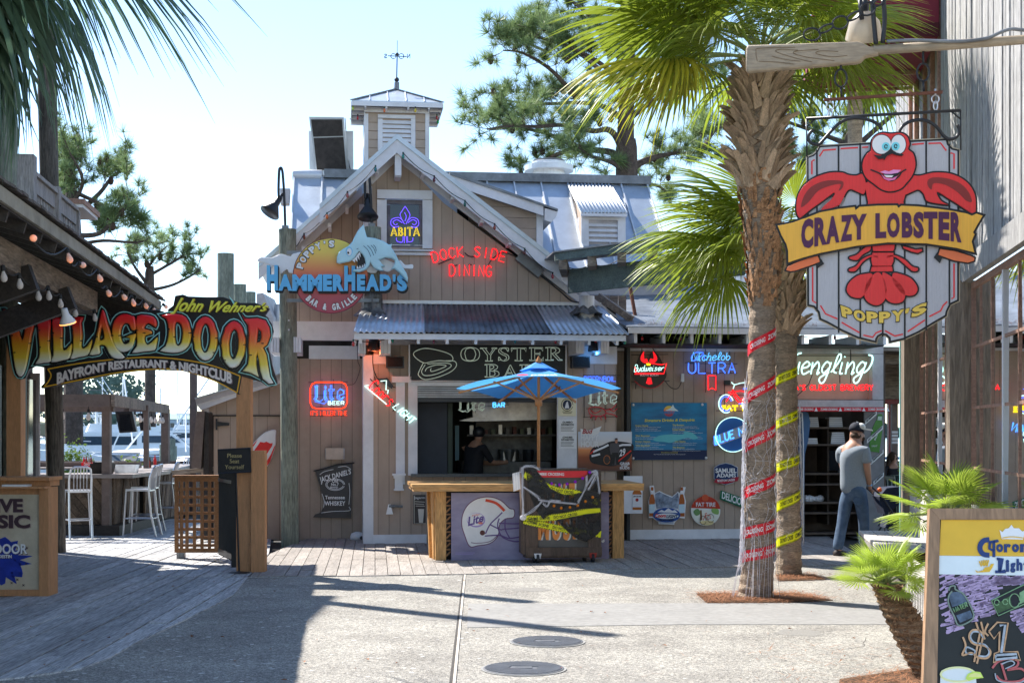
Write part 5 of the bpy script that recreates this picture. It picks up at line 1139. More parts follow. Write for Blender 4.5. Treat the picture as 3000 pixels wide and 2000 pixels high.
# balcony railing
M_rail=mat('weathered_rail',(.36,.34,.33),rough=.85,var=.25,scale=3,bump=.5,grain=.4,stretch=(4,4,.5))
bl=T('balcony_railing','weathered grey balcony railing above the shingled eave','railing',FL,(0,.6,ez))
def sPx(px,w):   # distance along the railing plane for a pixel
 return FL.L(px,0,w).x
s_a,s_b,s_c=sPx(79,.6),sPx(160,.6),sPx(222,.6)
for s,wd,h in((s_a,.16,.92),(s_b,.12,.84),(s_c,.09,.82)):MB().box(s-wd/2,s+wd/2,-wd/2,wd/2,0,h).obj('post',M_rail,bl)
for a_,b_ in((s_a+.08,s_b-.06),(s_b+.06,s_c-.045)):
 MB().box(a_,b_,-.05,.05,.76,.8).obj('top_rail',M_rail,bl);MB().box(a_,b_,-.02,.02,.6,.755).obj('rail_board',M_rail,bl);MB().box(a_,b_,-.02,.02,.05,.12).obj('bottom_rail',M_rail,bl)
 n=int((b_-a_)/.13)
 for i in range(n):s=a_+(b_-a_)*(i+.5)/n;MB().box(s-.03,s+.03,.0,.02,.12,.6).obj('baluster',M_rail,bl)
MB().box(s_c-.1,s_c+.9,-.1,.6,.80,.84).obj('shelf',M_trim,bl);MB().box(s_c-.12,s_c+.95,-.12,.65,.84,.90).obj('shelf_edge',M_mull,bl)
# round poles
for(pts,Y,r,lab)in(((167,1620),(126,0),19.8,.125,'round wooden pole between the music poster and the tiki bar'),((22,1700),(14,0),17.5,.125,'round wooden pole at the left edge behind the palm fronds'))if False else((((167,1620),(124,-430)),19.8,.128,'round wooden pole between the music poster and the tiki bar'),(((30,1500),(14,-780)),17.9,.12,'round wooden pole behind the orange sign post, under the drooping fronds')):
 (x0,y0),(x1,y1)=pts;X0=(x0-1500)/F*Y;X1=(x1-1500)/F*Y;z1=CH-(y1-HZ)/F*Y
 t=T('round_pole',lab,'pole',F0,(X0,Y,0),'round poles of the restaurant porch');MB().tube([(0,0,0),((X1-X0)*.5,0,z1*.5),(X1-X0,0,z1)],[r*.95,r,r*1.05],18).obj('shaft',M_pile if 'orange' in lab else M_pile2,t)
# string lights
M_bulb=mat('bulb_glass',(.75,.70,.66),rough=.15,bump=0,var=.05,transl=.3);M_fil=neon('filament','ff9a4c',2.2);M_sock=mat('black_rubber',(.012,.012,.012),rough=.6,bump=0)
c1=cc(0,560,.2551)
sl_=T('string_lights','string of round edison bulbs, mostly lit, under the shingled eave','string lights',FL,(0,.05,3.3))
def bulb(t,pos,dirv,lit,s=.8):
 d=Vector(dirv).normalized();R=d.to_track_quat('Z','Y').to_matrix()
 MB().lathe([(.016,0),(.02,.01),(.02,.045),(.015,.05)],pos,8,R).obj('socket',M_sock,t)
 g_=MB().lathe([(.014*s,0),(.018*s,.02*s),(.032*s,.055*s),(.037*s,.08*s),(.031*s,.105*s),(.012*s,.12*s)],Vector(pos)+d*.045,12,R).obj('bulb',M_bulb,t,smooth=True)
 if lit:MB().ball(Vector(pos)+d*(.045+.095*s),.021*s,8).obj('glow',M_fil,t)
pv=[]
for(x,y,dx,dy)in((370,560,-1,0),(760,650,.1,1),(890,820,1,.1),(1110,900,.6,1),(1205,1090,.7,.7),(1385,1145,.7,.6),(1505,1190,0,1),(1640,1245,.6,.7),(1745,1300,.5,.8),(1870,1295,1,.3)):
 q=sl_.p(*c1((x,y))[0],w=-.02);bulb(sl_,q,(dx,-.3,-dy),True);pv.append(q)
b=MB()
for a_,b_ in zip(pv,pv[1:]):
 b.tube([a_.lerp(b_,i/8)-Vector((0,0,.09*sin(pi*i/8)))for i in range(9)],.008,5)
b.obj('cord',M_sock,sl_)
sl2=T('string_lights','second string of unlit frosted bulbs along the rough brown beam','string lights',FL,(0,.36,3.2))
pv=[]
for(x,y)in((30,850),(215,940),(430,1085),(550,1085),(685,1180),(855,1290),(1080,1355)):
 q=sl2.p(*c1((x,y))[0],w=.3);bulb(sl2,q,(0,-.1,-1),False);pv.append(q)
b=MB()
for a_,b_ in zip(pv,pv[1:]):b.tube([a_.lerp(b_,i/6)-Vector((0,0,.05*sin(pi*i/6)))for i in range(7)],.007,5)
b.obj('cord',M_sock,sl2)
fb=T('flood_bulb','large white flood bulb glowing above the sign letters','lamp',FL,tuple(FL.L(*c1((735,1345))[0],w=.2)))
MB().lathe([(.03,0),(.035,.06),(.075,.13),(.08,.15),(.07,.165)],(0,0,0),16,Vector((.3,-.2,-1)).to_track_quat('Z','Y').to_matrix()).obj('bulb',M_trim,fb,smooth=True)
MB().lathe([(.081,.148),(.081,.155)],(0,0,0),16,Vector((.3,-.2,-1)).to_track_quat('Z','Y').to_matrix()).obj('glow_ring',M_fil,fb)

# ------------------------------------------------------------ Village Door arch sign
YS=17.05
post_l=T('sign_post','square orange stained post under the left end of the arched sign','post',F0,((38-1500)/F*YS,YS,0),'posts of the entrance arch');MB().box(-.085,.085,.02,.19,0,2.75).obj('post',M_orange,post_l)
post_r=T('sign_post','square orange stained post under the right end of the arched sign','post',F0,((712-1500)/F*YS,YS,0),'posts of the entrance arch');MB().box(-.085,.085,.02,.19,0,2.75).obj('post',M_orange,post_r)
t=T('village_door_sign','arched black entrance sign with dripping red to yellow letters','sign',F0,((375-1500)/F*YS,YS,2.6)); 
MSB=mat('sign_black',(.012,.012,.014),rough=.35,var=.2,bump=.02)
outl=cG((-60,770),(5,770),(60,790),(140,850),(265,845),(400,840),(660,835),(715,855),(745,800),(795,790),(845,850),(900,812),(980,805),(1060,820),(1200,800),(1250,815),(1285,860),(1285,800),(1325,770),(1340,695),(1400,685),(1440,700),(1590,705),(1710,705),(1840,750),(1960,750),(2065,795),(2030,845),(2060,870))+cM((880,330),(920,380),(945,470),(925,560),(880,650),(905,740),(930,860),(990,1065),(930,1108),(860,1095),(800,1050),(720,1030),(580,985),(545,1190))+cG((1830,1447),(1750,1400),(1640,1348),(1500,1290),(1400,1270),(1200,1264),(1050,1272),(900,1292),(700,1330),(600,1352),(320,1405),(310,1390),(362,1340),(350,1248),(300,1240),(270,1235),(220,1260),(195,1325),(150,1338),(110,1310),(75,1180),(50,1050),(10,940),(-60,860))
cplate(t,'board',[outl],MSB,dw=.0,thick=.05,bevel=.006)
M_fire=gradmat('flame_letter_print',[(0,'#fff0dc'),(.12,'#ffe0a8'),(.28,'#f8b03c'),(.46,'#f29028'),(.62,'#ec5c28'),(.8,'#e02c26'),(1,'#d01828')],rough=.3)
M_tealp=paint('7fb3b3')
VD=[[((20,800),(45,880),(75,985),(100,1180),(125,1290),(160,1312),(190,1260),(215,1150),(240,1000),(262,885),(200,900),(183,980),(165,1040),(140,960),(105,860),(60,815))],
 [((275,882),(365,870),(385,895),(380,1000),(378,1100),(388,1195),(330,1208),(268,1217),(295,1170),(300,1100),(292,1000),(288,930))],
 [((400,872),(480,862),(472,900),(478,960),(475,1060),(480,1110),(505,1105),(547,1060),(545,1110),(530,1170),(480,1188),(390,1205),(405,1150),(405,1050),(400,950))],
 [((545,866),(635,858),(620,900),(628,1000),(620,1075),(632,1100),(665,1080),(702,1028),(690,1100),(665,1150),(600,1165),(536,1180),(555,1120),(556,1000),(548,920))],
 [((780,800),(800,830),(820,900),(845,980),(868,1050),(900,1110),(952,1166),(900,1178),(850,1160),(820,1110),(800,1075),(757,1075),(765,1130),(735,1145),(680,1147),(710,1090),(735,1000),(755,900),(768,835)),((778,930),(795,1000),(788,1030),(760,1035),(766,980))],
 [((1030,862),(1040,950),(1005,955),(985,912),(955,905),(932,930),(920,990),(930,1040),(950,1065),(982,1055),(990,1020),(960,1010),(1038,985),(1030,1030),(1010,1090),(970,1120),(920,1122),(880,1090),(860,1030),(856,950),(875,880),(920,840),(970,835),(1008,850))],
 [((1048,850),(1120,843),(1175,858),(1198,900),(1190,935),(1165,920),(1130,905),(1105,930),(1105,950),(1150,960),(1160,985),(1110,1000),(1105,1040),(1125,1070),(1160,1050),(1203,1010),(1195,1070),(1180,1112),(1100,1122),(1008,1132),(1045,1080),(1045,1000),(1040,930))],
 [((1235,845),(1350,833),(1420,858),(1450,920),(1462,1000),(1440,1080),(1390,1120),(1320,1132),(1222,1117),(1265,1080),(1287,1000),(1285,920),(1268,870)),((1348,895),(1385,915),(1398,980),(1388,1050),(1365,1078),(1343,1060),(1336,980),(1338,925))]]
def letter(loops):
 for k,(m,dw,off,th,bv)in enumerate(((M_tealp,-.012,.030,.012,0),(MSB,-.024,.018,.012,0),(M_fire,-.065,0,.045,.018))):
  cplate(t,('outline','outline','letter')[k],loops,m,dw=dw,thick=th,bevel=bv,off=off,smooth=(k==2))
for L_ in VD:letter([cG('s',*lp)if False else cG(*catm(list(lp)+[lp[0]],2)[:-1])for lp in L_])
def el2(cx,cy,rx,ry,tilt=0,n=24): 
 return[(cx+rx*cos(2*pi*i/n)*(1+.04*sin(i*2.3))+tilt*sin(2*pi*i/n),cy-ry*sin(2*pi*i/n))for i in range(n)]
letter([cG(*el2(1570,1022,92,168)),cG(*el2(1570,1020,38,112,3))]);letter([cG(*el2(1785,1068,92,180,6)),cG(*el2(1788,1066,36,115,5))])
letter([cM((580,280),(610,315),(650,325),(760,318),(850,345),(895,430),(905,520),(870,620),(822,660),(860,740),(880,870),(900,990),(942,1065),(890,1072),(820,1015),(790,920),(775,800),(757,720),(745,760),(745,850),(755,930),(772,992),(690,950),(588,927),(650,850),(660,760),(655,650),(660,500),(650,400),(612,340)),cM((768,440),(800,470),(806,540),(790,590),(752,602),(760,510))])
for(x,y)in((90,1000),(110,1130),(230,1060),(300,960),(305,1090),(375,1040),(405,980),(470,1020),(550,960),(625,1040),(740,1010),(860,1000),(920,1000),(1050,960),(1105,980),(1290,950),(1455,980),(1340,1010),(1480,1010),(1660,1020),(1500,1130),(1640,1130),(1690,1060),(1875,1070),(1720,1190),(1900,1000),(1920,1150),(2010,1060)):
 poly(t,'stitch',cG((x-13,y-2),(x+6,y-5),(x+11,y),(x+6,y+4),(x-13,y+3)),MSB,dw=-.069,thick=.01)
arcf=lambda off:(lambda u:(u,0))
YG=paint('d88e24')
ribbon(t,'scroll_edge',[cG('s',(365,1257),(520,1228),(700,1200),(1000,1172),(1200,1167),(1450,1192),(1650,1238),(1838,1310)),cG((1838,1310),(1815,1438)),cG('s',(1815,1438),(1640,1345),(1400,1268),(1200,1256),(900,1284),(600,1342),(335,1393)),cG('s',(335,1393),(375,1345),(390,1300),(365,1257))],YG,.014,dw=-.006)
SIL=paint('b9b2ae')
fb_=lambda u,v:(435+1340*u,1375-128*4*u*(1-u)-(90-26*4*u*(1-u))*v)
txt(t,'lettering','BAYFRONT RESTAURANT & NIGHTCLUB',fn(cG,lambda u,v:(fb_(u,v)[0]+7,fb_(u,v)[1]+6)),paint('5a4a50'),dw=-.012,depth=.012,bold=.04)
txt(t,'lettering','BAYFRONT RESTAURANT & NIGHTCLUB',fn(cG,fb_),SIL,dw=-.024,depth=.015,bold=.04)
q=quad4(cG,(1335,700),(2065,750),(2035,832),(1300,845))
for m,dw,o in((paint('6f5a1a'),-.03,5),(paint('e0bc40'),-.05,0)):txt(t,'lettering',"John Wehner's",(lambda u,v,o=o:(q(u,v)[0]+o*.38,q(u,v)[1]+o*.38+8*sin(u*pi)*.4)),m,dw=dw,depth=.02,bold=.022,shear=.35)

# ------------------------------------------------------------ music poster cabinet
YC=14.45;t=T('music_cabinet','orange framed cabinet with an aged LIVE MUSIC poster','poster cabinet',F0,((0-1500)/F*YC,YC,0)); 
def q3(x,y,Y=YC):return t.w(((x-1500)/F*Y,Y,CH-(y-HZ)/F*Y))
def rq(name,x0,y0,x1,y1,m,dy=0.,th=.05):a_,b_=q3(x0,y0),q3(x1,y1);return MB().box(a_.x,b_.x,dy,dy+th,b_.z,a_.z).obj(name,m,t)
rq('side_stile',114,1427,142,1747,M_orange,th=.30);rq('side_stile',-290,1427,-262,1747,M_orange,th=.30);rq('bottom_rail',-262,1727,114,1745,M_orange,dy=.0,th=.3);rq('top_board',-290,1408,142,1424,M_orange,dy=.05,th=.3);rq('cornice',-298,1397,148,1407,M_orange,dy=-.04,th=.42)
rq('shelf',-295,1424,140,1430,M_orange,dy=-.10,th=.2);rq('back_rail',-262,1430,114,1448,M_orange,dy=.02)
M_parch=mat('parchment_print',(.62,.50,.34),rough=.6,var=.18,scale=1.8,col2=(.74,.66,.50),bump=.02,dirt=.25)
rq('poster',-262,1448,114,1727,M_parch,dy=.03,th=.02)
MU=paint('3b2a30')
for s_,bx in(('LIVE',(-42,1460,67,1500)),('MUSIC',(-106,1507,88,1547))):
 x0,y0,x1,y1=bx;txt(t,'lettering',s_,(x0+3,y0+2,x1+3,y1+2),paint('8a7a70'),w=YC,dw=.027,bold=.06);txt(t,'lettering',s_,bx,MU,w=YC,dw=.023,bold=.045)
rs=random.Random(8);P=[]
for i in range(46):a_=2*pi*i/46;r=(105+rs.uniform(-26,14))*(1 if i%2 else .88);P.append((-20+r*cos(a_)*.98,1640-r*sin(a_)*.74))
def pq(name,P,m,dy):MB().prism([q3(*p)+Vector((0,dy,0))for p in P],(0,.003,0)).obj(name,m,t)
pq('blue_splash',P,paint('1f2f80',var=.3),.026)
for s_,bx in(('VILLAGE DOOR',(-148,1592,80,1622)),('DESTIN',(-4,1624,34,1634))):txt(t,'lettering',s_,(bx[0]+2,bx[1]+2,bx[2]+2,bx[3]+2),MU,w=YC,dw=.024,bold=.04);txt(t,'lettering',s_,bx,paint('cdd3e4'),w=YC,dw=.021,bold=.03)
for i in range(14):x,y=rs.uniform(30,85),rs.uniform(1580,1720);ribbon(t,'ink_mark',[[(x-3,y-3),(x+3,y+3)],[(x+3,y-3),(x-3,y+3)]],MU,.006,w=YC,dw=.026)
t2=T('menu_stack','small stack of paper menus lying on the cabinet shelf','menus',F0,tuple(Vector(((52-1500)/F*YC,YC-.04,CH-(1424-HZ)/F*YC))));MB().box(-.13,.13,-.05,.08,0,.02).obj('paper',WHT,t2)

# ------------------------------------------------------------ lattice gate panel, iron gate, seat sign
YP=18.8;t=T('lattice_panel','brown lattice panel standing on short legs beside the gate','lattice panel',F0,((576-1500)/F*YP,YP,0))
q3=lambda x,y,Y=YP:t.w(((x-1500)/F*Y,Y,CH-(y-HZ)/F*Y))
M_lat=mat('lattice_wood',(.36,.175,.075),rough=.65,var=.2,scale=5,bump=.2,grain=.25)
rq('top_cap',508,1391,643,1398,M_lat,dy=-.06,th=.17);rq('top_rail',511,1398,642,1410,M_lat,dy=0,th=.05);rq('bottom_rail',511,1606,642,1618,M_lat,th=.05);rq('stile',511,1410,521,1606,M_lat,th=.05);rq('stile',637,1410,642,1606,M_lat,th=.05);rq('leg',517,1618,538,1638,M_grayw,th=.12);rq('leg',600,1618,618,1622,M_grayw,dy=.3,th=.1)
for x in(531,547,569,591,613,632):rq('slat',x-4.5,1410,x+4.5,1606,M_lat,dy=.005,th=.02)
for i in range(8):y=1432+i*23.6;rq('slat',521,y-4,637,y+4,M_lat,dy=.027,th=.02)
g0,g1=G(643,1642),G(686,1664);t=T('iron_gate','black iron gate swung open between the lattice panel and the orange post','gate',F0,tuple(g0));d=(g1-g0)
for z0,z1 in((.10,.17),(1.04,1.08),(1.18,1.22)):MB().beam(Vector((0,0,(z0+z1)/2)),d+Vector((0,0,(z0+z1)/2)),.04,z1-z0).obj('rail',M_black,t)
for i in range(11):p=d*(i/10);MB().box(p.x-.01,p.x+.01,p.y-.01,p.y+.01,.08,1.26).obj('bar',M_black,t)
p=d;MB().box(p.x-.03,p.x+.03,p.y-.03,p.y+.03,.0,1.3).obj('end_post',M_black,t)
t=T('gate_post','shorter orange post on the right side of the gate opening','post',F0,((755-1500)/F*17.0,17.0,0));MB().box(-.083,.083,.0,.17,0,1.42).obj('post',M_orange,t);MB().box(-.078,.078,.004,.166,1.42,1.46).obj('cap',M_orange,t)
for z in(.1,.5,1.0):MB().box(-.12,-.083,.05,.09,z,z+.25).obj('hinge_block',M_orange,t)
YP=16.9;t=T('seat_sign','black stand sign reading please seat yourself','sign',F0,((690-1500)/F*YP,YP,0));q3=lambda x,y,Y=YP:t.w(((x-1500)/F*Y,Y,CH-(y-HZ)/F*Y))
MB().lathe([(.13,0),(.13,.015),(.02,.03)],(.04,0,0),20).obj('base',M_black,t);MB().tube([(.04,.02,.02),(.0,.02,1.2)],.012).obj('stem',M_black,t)
MB().prism([q3(639,1317),q3(733,1312),q3(735,1381),q3(640,1386)],(0,.03,0)).obj('panel',BLK,t);MB().tube([q3(639,1317),q3(733,1312),q3(735,1381),q3(640,1386)],.012,6,closed=True).obj('frame',M_black,t)
for s_,y in(('Please',1334),('Seat',1350),('Yourself',1367)):wd=len(s_)*3.5;txt(t,'lettering',s_,(687-wd,y-6,687+wd,y+6),paint('8f835a'),w=YP,dw=-.006,bold=.0)

# ------------------------------------------------------------ tiki bar with canopy, things on it, stools
tb=T('tiki_bar','outdoor bar clad in diagonal reclaimed planks under a brown canopy','bar',F0,(-6.9,23.3,0))
M_top=mat('bar_top_wood',(.33,.28,.25),rough=.5,var=.25,scale=2,bump=.3,stretch=(.5,4,4),grain=.3);M_recl=mat('reclaimed_plank',(.20,.14,.095),rough=.8,var=.35,scale=3,bump=.5,stretch=(2,2,2),grain=.45,rnd=.45)
def wb(name,x0,x1,y0,y1,z0,z1,m):MB().box(x0+6.9,x1+6.9,y0-23.3,y1-23.3,z0,z1).obj(name,m,tb)
wb('step',-10,-6.35,23.0,25.6,.0,.17,M_darkwood);wb('core',-10,-6.56,23.34,25.0,.17,.93,M_dark)
boards([(-3.2,.17),(.36,.17),(.36,.93),(-3.2,.93)],.11,.008,'cladding_plank',M_recl,tb,ang=-50,to3=lambda x,y:(x,0.02,y),vec=(0,.03,0),rng=random.Random(1),jitter=.3)
boards([(0.04,.17),(.8,.17),(.8,.93),(.04,.93)],.10,.008,'cladding_plank',M_recl,tb,ang=76,to3=lambda x,y:(.37,x,y),vec=(-.03,0,0),rng=random.Random(2),jitter=.3)
boards([(.8,.17),(1.6,.17),(1.6,.93),(.8,.93)],.10,.008,'cladding_plank',M_recl,tb,ang=104,to3=lambda x,y:(.37,x,y),vec=(-.03,0,0),rng=random.Random(4),jitter=.3)
wb('top_slab',-10,-7.35,23.05,23.85,.94,1.0,M_top);wb('top_slab',-7.34,-6.15,23.05,24.2,.94,1.0,M_top);wb('top_slab',-6.9,-6.15,24.21,25.6,.935,.995,M_top)
wb('core',-7.4,-6.62,25.62,30.4,0,.94,M_dark); 
boards([(2.3,.05),(7.1,.05),(7.1,.93),(2.3,.93)],.11,.008,'cladding_plank',M_recl,tb,ang=68,to3=lambda x,y:(.30,x,y),vec=(-.03,0,0),rng=random.Random(6),jitter=.3)
wb('top_slab',-7.4,-6.35,25.61,28.0,.94,1.0,M_top);wb('top_slab',-7.5,-6.55,28.01,31.0,.94,1.0,M_top);wb('back_rail',-10,-6.6,25.2,25.35,1.05,1.15,M_brown);wb('inner_ledge',-10,-7.0,24.6,25.2,1.04,1.07,M_top)
for x,y,d in((-6.6,23.1,.13),(-6.98,27.1,.09),(-7.62,31.2,.16),(-10.5,23.1,.13)):wb('canopy_post',x-d/2,x+d/2,y,y+d,.0,2.2,M_brown)
wb('canopy_fascia',-12,-6.44,22.76,22.84,2.10,2.29,M_brown);wb('canopy_soffit',-12,-6.5,23.2,23.3,2.02,2.1,M_brown)
a_,b_=Vector((.50,-.5,2.195)),Vector((-.72,8.2,2.195));MB().beam(a_,b_,.06,.19).obj('canopy_fascia',M_beam,tb); 
for i in range(1,9):wb('canopy_joist',-12,-6.55-.13*i,22.84+i*.95,22.90+i*.95,2.12,2.25,M_brown)
b=MB();b.tube([(-.1,.1,2.31),(-.1,.1,2.38),(.1,.1,2.38),(.35,.1,2.31)],.006);b.obj('wire_loop',M_metald,tb)
b=MB()
tl=T('canopy_lights','clear edison bulbs hanging in a row under the tiki canopy','string lights',F0,(-6.5,23,2.05))
for i,(x,Y,y)in enumerate(((183,23,1206),(259,23.2,1208),(367,25,1212),(381,25.5,1213),(395,26,1214),(411,26.6,1217),(424,27.4,1218),(432,28,1219),(443,28.6,1220),(456,29.2,1222),(468,29.8,1223),(477,30.3,1222))):
 q=tl.w(((x-1500)/F*Y,Y,CH-(y-HZ)/F*Y));bulb(tl,q+Vector((0,0,.05)),(0,0,-1),False,1.1);MB().tube([q+Vector((0,0,.05)),q+Vector((0,0,.2))],.005,4).obj('cord',M_sock,tl)
for(x0,y0,x1,y1,Y,lab)in((337,1205,400,1268,24.6,'tilted television hanging nearest under the canopy'),(404,1210,440,1262,27.6,'second television hanging farther back under the canopy')):
 tv=T('television',lab,'television',F0,((x0+x1)/2*Y/F-1500*Y/F,Y,CH-(y1-HZ)/F*Y),'televisions under the canopy');w_=(x1-x0)/F*Y;h_=(y1-y0)/F*Y
 MB().prism([(-w_/2,0,h_),(w_*.3,0,h_),(w_/2,0,.02),(-w_*.3,0,0)],(0,.09,0)).obj('case',M_black,tv);MB().prism([(-w_/2+.04,-.01,h_-.03),(w_*.3-.05,-.01,h_-.03),(w_/2-.06,-.01,.05),(-w_*.3+.02,-.01,.03)],(0,.01,0)).obj('screen',mat('dark_glass',(.02,.02,.02)),tv);MB().box(-.05,.05,.05,.1,h_,h_+.2).obj('bracket',M_brown,tv)
# things on the tiki bar
def at(px,Y,z):return((px-1500)/F*Y,Y,z)
t=T('wicker_basket','long black wicker basket of menus on the tiki bar top','basket',F0,at(301,23.5,1.0));M_wick=mat('black_wicker',(.018,.015,.013),rough=.6,var=.4,scale=30,bump=.6)
b=MB();b.lathe([(.17,0),(.2,.1),(.205,.17),(.185,.16),(.16,.03)],(0,0,0),4,Matrix.Diagonal((1.25,.7,1))@Matrix.Rotation(pi/4,3,'Z'));b.obj('body',M_wick,t)
for i in range(4):MB().lathe([(.178+.008*i,.03+.035*i),(.186+.008*i,.045+.035*i)],(0,0,0),4,Matrix.Diagonal((1.26,.72,1))@Matrix.Rotation(pi/4,3,'Z')).obj('weave_band',M_wick,t)
t=T('menus','dark menus heaped in the wicker basket','menus',F0,at(303,23.5,1.12));MB().box(-.15,.13,-.08,.08,0,.07).obj('menu',BLK,t);MB().box(-.12,.16,-.08,.07,.071,.082).obj('menu',M_metall,t)
t=T('glass_tray','clear plastic tub with wrapped bundles beside the basket','tub',F0,at(370,23.9,1.0));b=MB();b.lathe([(.19,0),(.22,.14),(.225,.14),(.195,.0)],(0,0,0),4,Matrix.Diagonal((1.2,.8,1))@Matrix.Rotation(pi/4,3,'Z'));b.obj('tub',mat('clear_plastic',(.7,.72,.74),rough=.15,transl=.5,bump=0),t);MB().ball((.03,0,.05),.05,8,(2,1,.9)).obj('bundle',WHT,t)
t=T('soda_caddy','red cola bottle caddy reading Coca-Cola on the bar ledge','caddy',F0,at(256,25.0,1.07));MB().box(-.09,.09,-.06,.06,0,.085).obj('case',paint('b5161c'),t)
txt(t,'lettering','Coca-Cola',(246,1353,267,1363),WHT,w=24.94,dw=-.004,shear=.3,bold=.02)
for x,c in((-.06,'a01a1a'),(-.02,'7d2b20'),(.025,'8b8478'),(.065,'6b2a22')):MB().lathe([(.018,.08),(.018,.14),(.008,.17),(.008,.19)],(x,0,0),8).obj('bottle',paint(c),t)
for px,Y,c,lab in((435,27.3,'8f2a14','red sauce bottle beside the thin canopy post'),(454,30,'b01c1c','small red ketchup bottle by the far canopy post'),(439,27.5,'2b1a12','brown sauce bottle behind the canopy post')):
 t=T('sauce_bottle',lab,'bottle',F0,at(px,Y,1.0),'sauce bottles on the tiki bar');MB().lathe([(.03,0),(.032,.12),(.014,.16),(.012,.2)],(0,0,0),10).obj('bottle',paint(c),t)
M_alu=mat('brushed_aluminium',(.62,.63,.66),rough=.35,metal=.75,var=.05,bump=.03)
def stool():
 t=T('bar_stool','x','bar stool',F0,(0,0,0),'aluminium bar stools round the tiki bar')
 MB().prism([(-.19,-.19,.74),(.19,-.19,.74),(.17,.19,.735),(-.17,.19,.735)],(0,0,.03)).obj('seat',M_alu,t)
 for sx in(-1,1):
  MB().tube([(sx*.18,-.18,.74),(sx*.22,-.22,0)],.015,6).obj('leg',M_alu,t)
  MB().tube([(sx*.17,.3,0),(sx*.17,.22,.35),(sx*.17,.18,.74),(sx*.17,.2,.95),(sx*.15,.25,1.1)],.016,6).obj('leg',M_alu,t)
 MB().tube([(-.15,.25,1.1),(-.1,.265,1.14),(.1,.265,1.14),(.15,.25,1.1)],.016,6).obj('top_rail',M_alu,t)
 for i in range(5):x=-.1+.05*i;MB().tube([(x,.19,.76),(x,.2,.95),(x*.9,.26,1.12)],.008,5).obj('back_slat',M_alu,t)
 for P in(((-.2,-.2,.3),(.2,-.2,.3)),((-.2,-.2,.3),(-.17,.23,.3)),((.2,-.2,.3),(.17,.23,.3)),((-.17,.24,.3),(.17,.24,.3))):MB().tube(P,.009,5).obj('stretcher',M_alu,t)
 return t.o
s0_=stool()
for i,(px,Y,rz,lab)in enumerate(((230,22.55,205,'aluminium bar stool beside the round pole with its slatted back showing'),(412,23.0,-92,'aluminium bar stool facing the bar corner, nearer of the side by side pair'),(425,24.0,-90,'aluminium bar stool close behind the nearer one of the pair'),(480,26.3,-88,'aluminium bar stool half hidden by the lattice panel'),(540,30.0,-20,'far aluminium stool whose back shows over the railing'))):
 o=s0_ if i==0 else copytree(s0_);o.location=at(px,Y,0);o.rotation_euler=(0,0,radians(rz));o['label']=lab

# ------------------------------------------------------------ marina
M_hull=mat('gelcoat_white',(.78,.80,.82),rough=.3,var=.04,bump=0);M_hullb=mat('gelcoat_pale_blue',(.42,.55,.66),rough=.3,var=.05,bump=0);M_tint=mat('tinted_window',(.03,.05,.07),rough=.15,bump=0);M_hulld=mat('gelcoat_dark',(.08,.09,.10),rough=.3,bump=0)
def boat(px,Y,L_,rz,hull,lab,fly=True,mast=0):
 t=T('motor_yacht',lab,'boat',F0,at(px,Y,-1.1),'boats moored in the marina');t.o.rotation_euler=(0,0,radians(rz));B=L_*.16;H=L_*.13
 secs=[(-.5,.92,1.),(-.2,1.,1.),(.15,.95,1.08),(.35,.6,1.2),(.5,.03,1.32)];v=[];f=[]
 for(x,w_,h)in secs:X=x*L_;v+=[(X,-B*w_,H*h),(X-(.03*L_ if x>.4 else 0),-B*w_*.75,0),(X-(.03*L_ if x>.4 else 0),B*w_*.75,0),(X,B*w_,H*h)]
 for i in range(4):j=i*4;f+=[(j,j+1,j+5,j+4),(j+1,j+2,j+6,j+5),(j+2,j+3,j+7,j+6),(j+3,j,j+4,j+7)]
 f.append((0,3,2,1));MB().add(v,f).obj('hull',hull,t)
 c=MB();zc=H*1.08;c.prism([(-.3*L_,-B*.7,zc),(.22*L_,-B*.6,zc),(.08*L_,-B*.55,zc+H*.85),(-.3*L_,-B*.6,zc+H*.9)],(0,B*1.25,0));c.obj('cabin',M_hull,t)
 MB().prism([(-.27*L_,-B*.72,zc+H*.3),(.14*L_,-B*.66,zc+H*.3),(.07*L_,-B*.62,zc+H*.7),(-.27*L_,-B*.66,zc+H*.7)],(0,B*1.33,0)).obj('window',M_tint,t)
 MB().prism([(.185*L_,-B*.52,zc+H*.25),(.2*L_,B*.5,zc+H*.25),(.115*L_,B*.5,zc+H*.75),(.11*L_,-B*.5,zc+H*.75)],(.03,0,.03)).obj('windscreen',M_tint,t)
 if fly:
  MB().prism([(-.25*L_,-B*.5,zc+H*.92),(.02*L_,-B*.5,zc+H*.92),(-.0*L_,-B*.5,zc+H*1.3),(-.25*L_,-B*.5,zc+H*1.2)],(0,B,0)).obj('flybridge',M_hull,t)
  MB().box(-.24*L_,-.02*L_,-B*.55,B*.55,zc+H*2.0,zc+H*2.08).obj('hardtop',M_hull,t)
  for x in(-.22,-.04):
   for y in(-.45,.45):MB().tube([(x*L_,y*B,zc+H*1.2),(x*L_,y*B,zc+H*2.0)],.05,5).obj('hardtop_post',M_hull,t)
 for y in(-1,1):MB().tube([(-.2*L_,y*B*.6,zc+H*1.2),(-.45*L_,y*B*1.6,zc+H*4)],.04,4).obj('outrigger',M_hull,t)
 b=MB()
 for k in range(7):x=-.1+.1*k*.9;w_=B*(.95 if x<.2 else .95-(x-.2)*2.4); 
 for y in(-1,1):
  MB().tube([(.0*L_,y*B*.95,H*1.2+.5),(.3*L_,y*B*.7,H*1.3+.5),(.5*L_,0,H*1.4+.5)],.03,4).obj('bow_rail',M_alu,t)
 if mast:MB().tube([(0,0,zc),(0,0,zc+mast)],.07,5).obj('mast',M_hull,t)
 return t
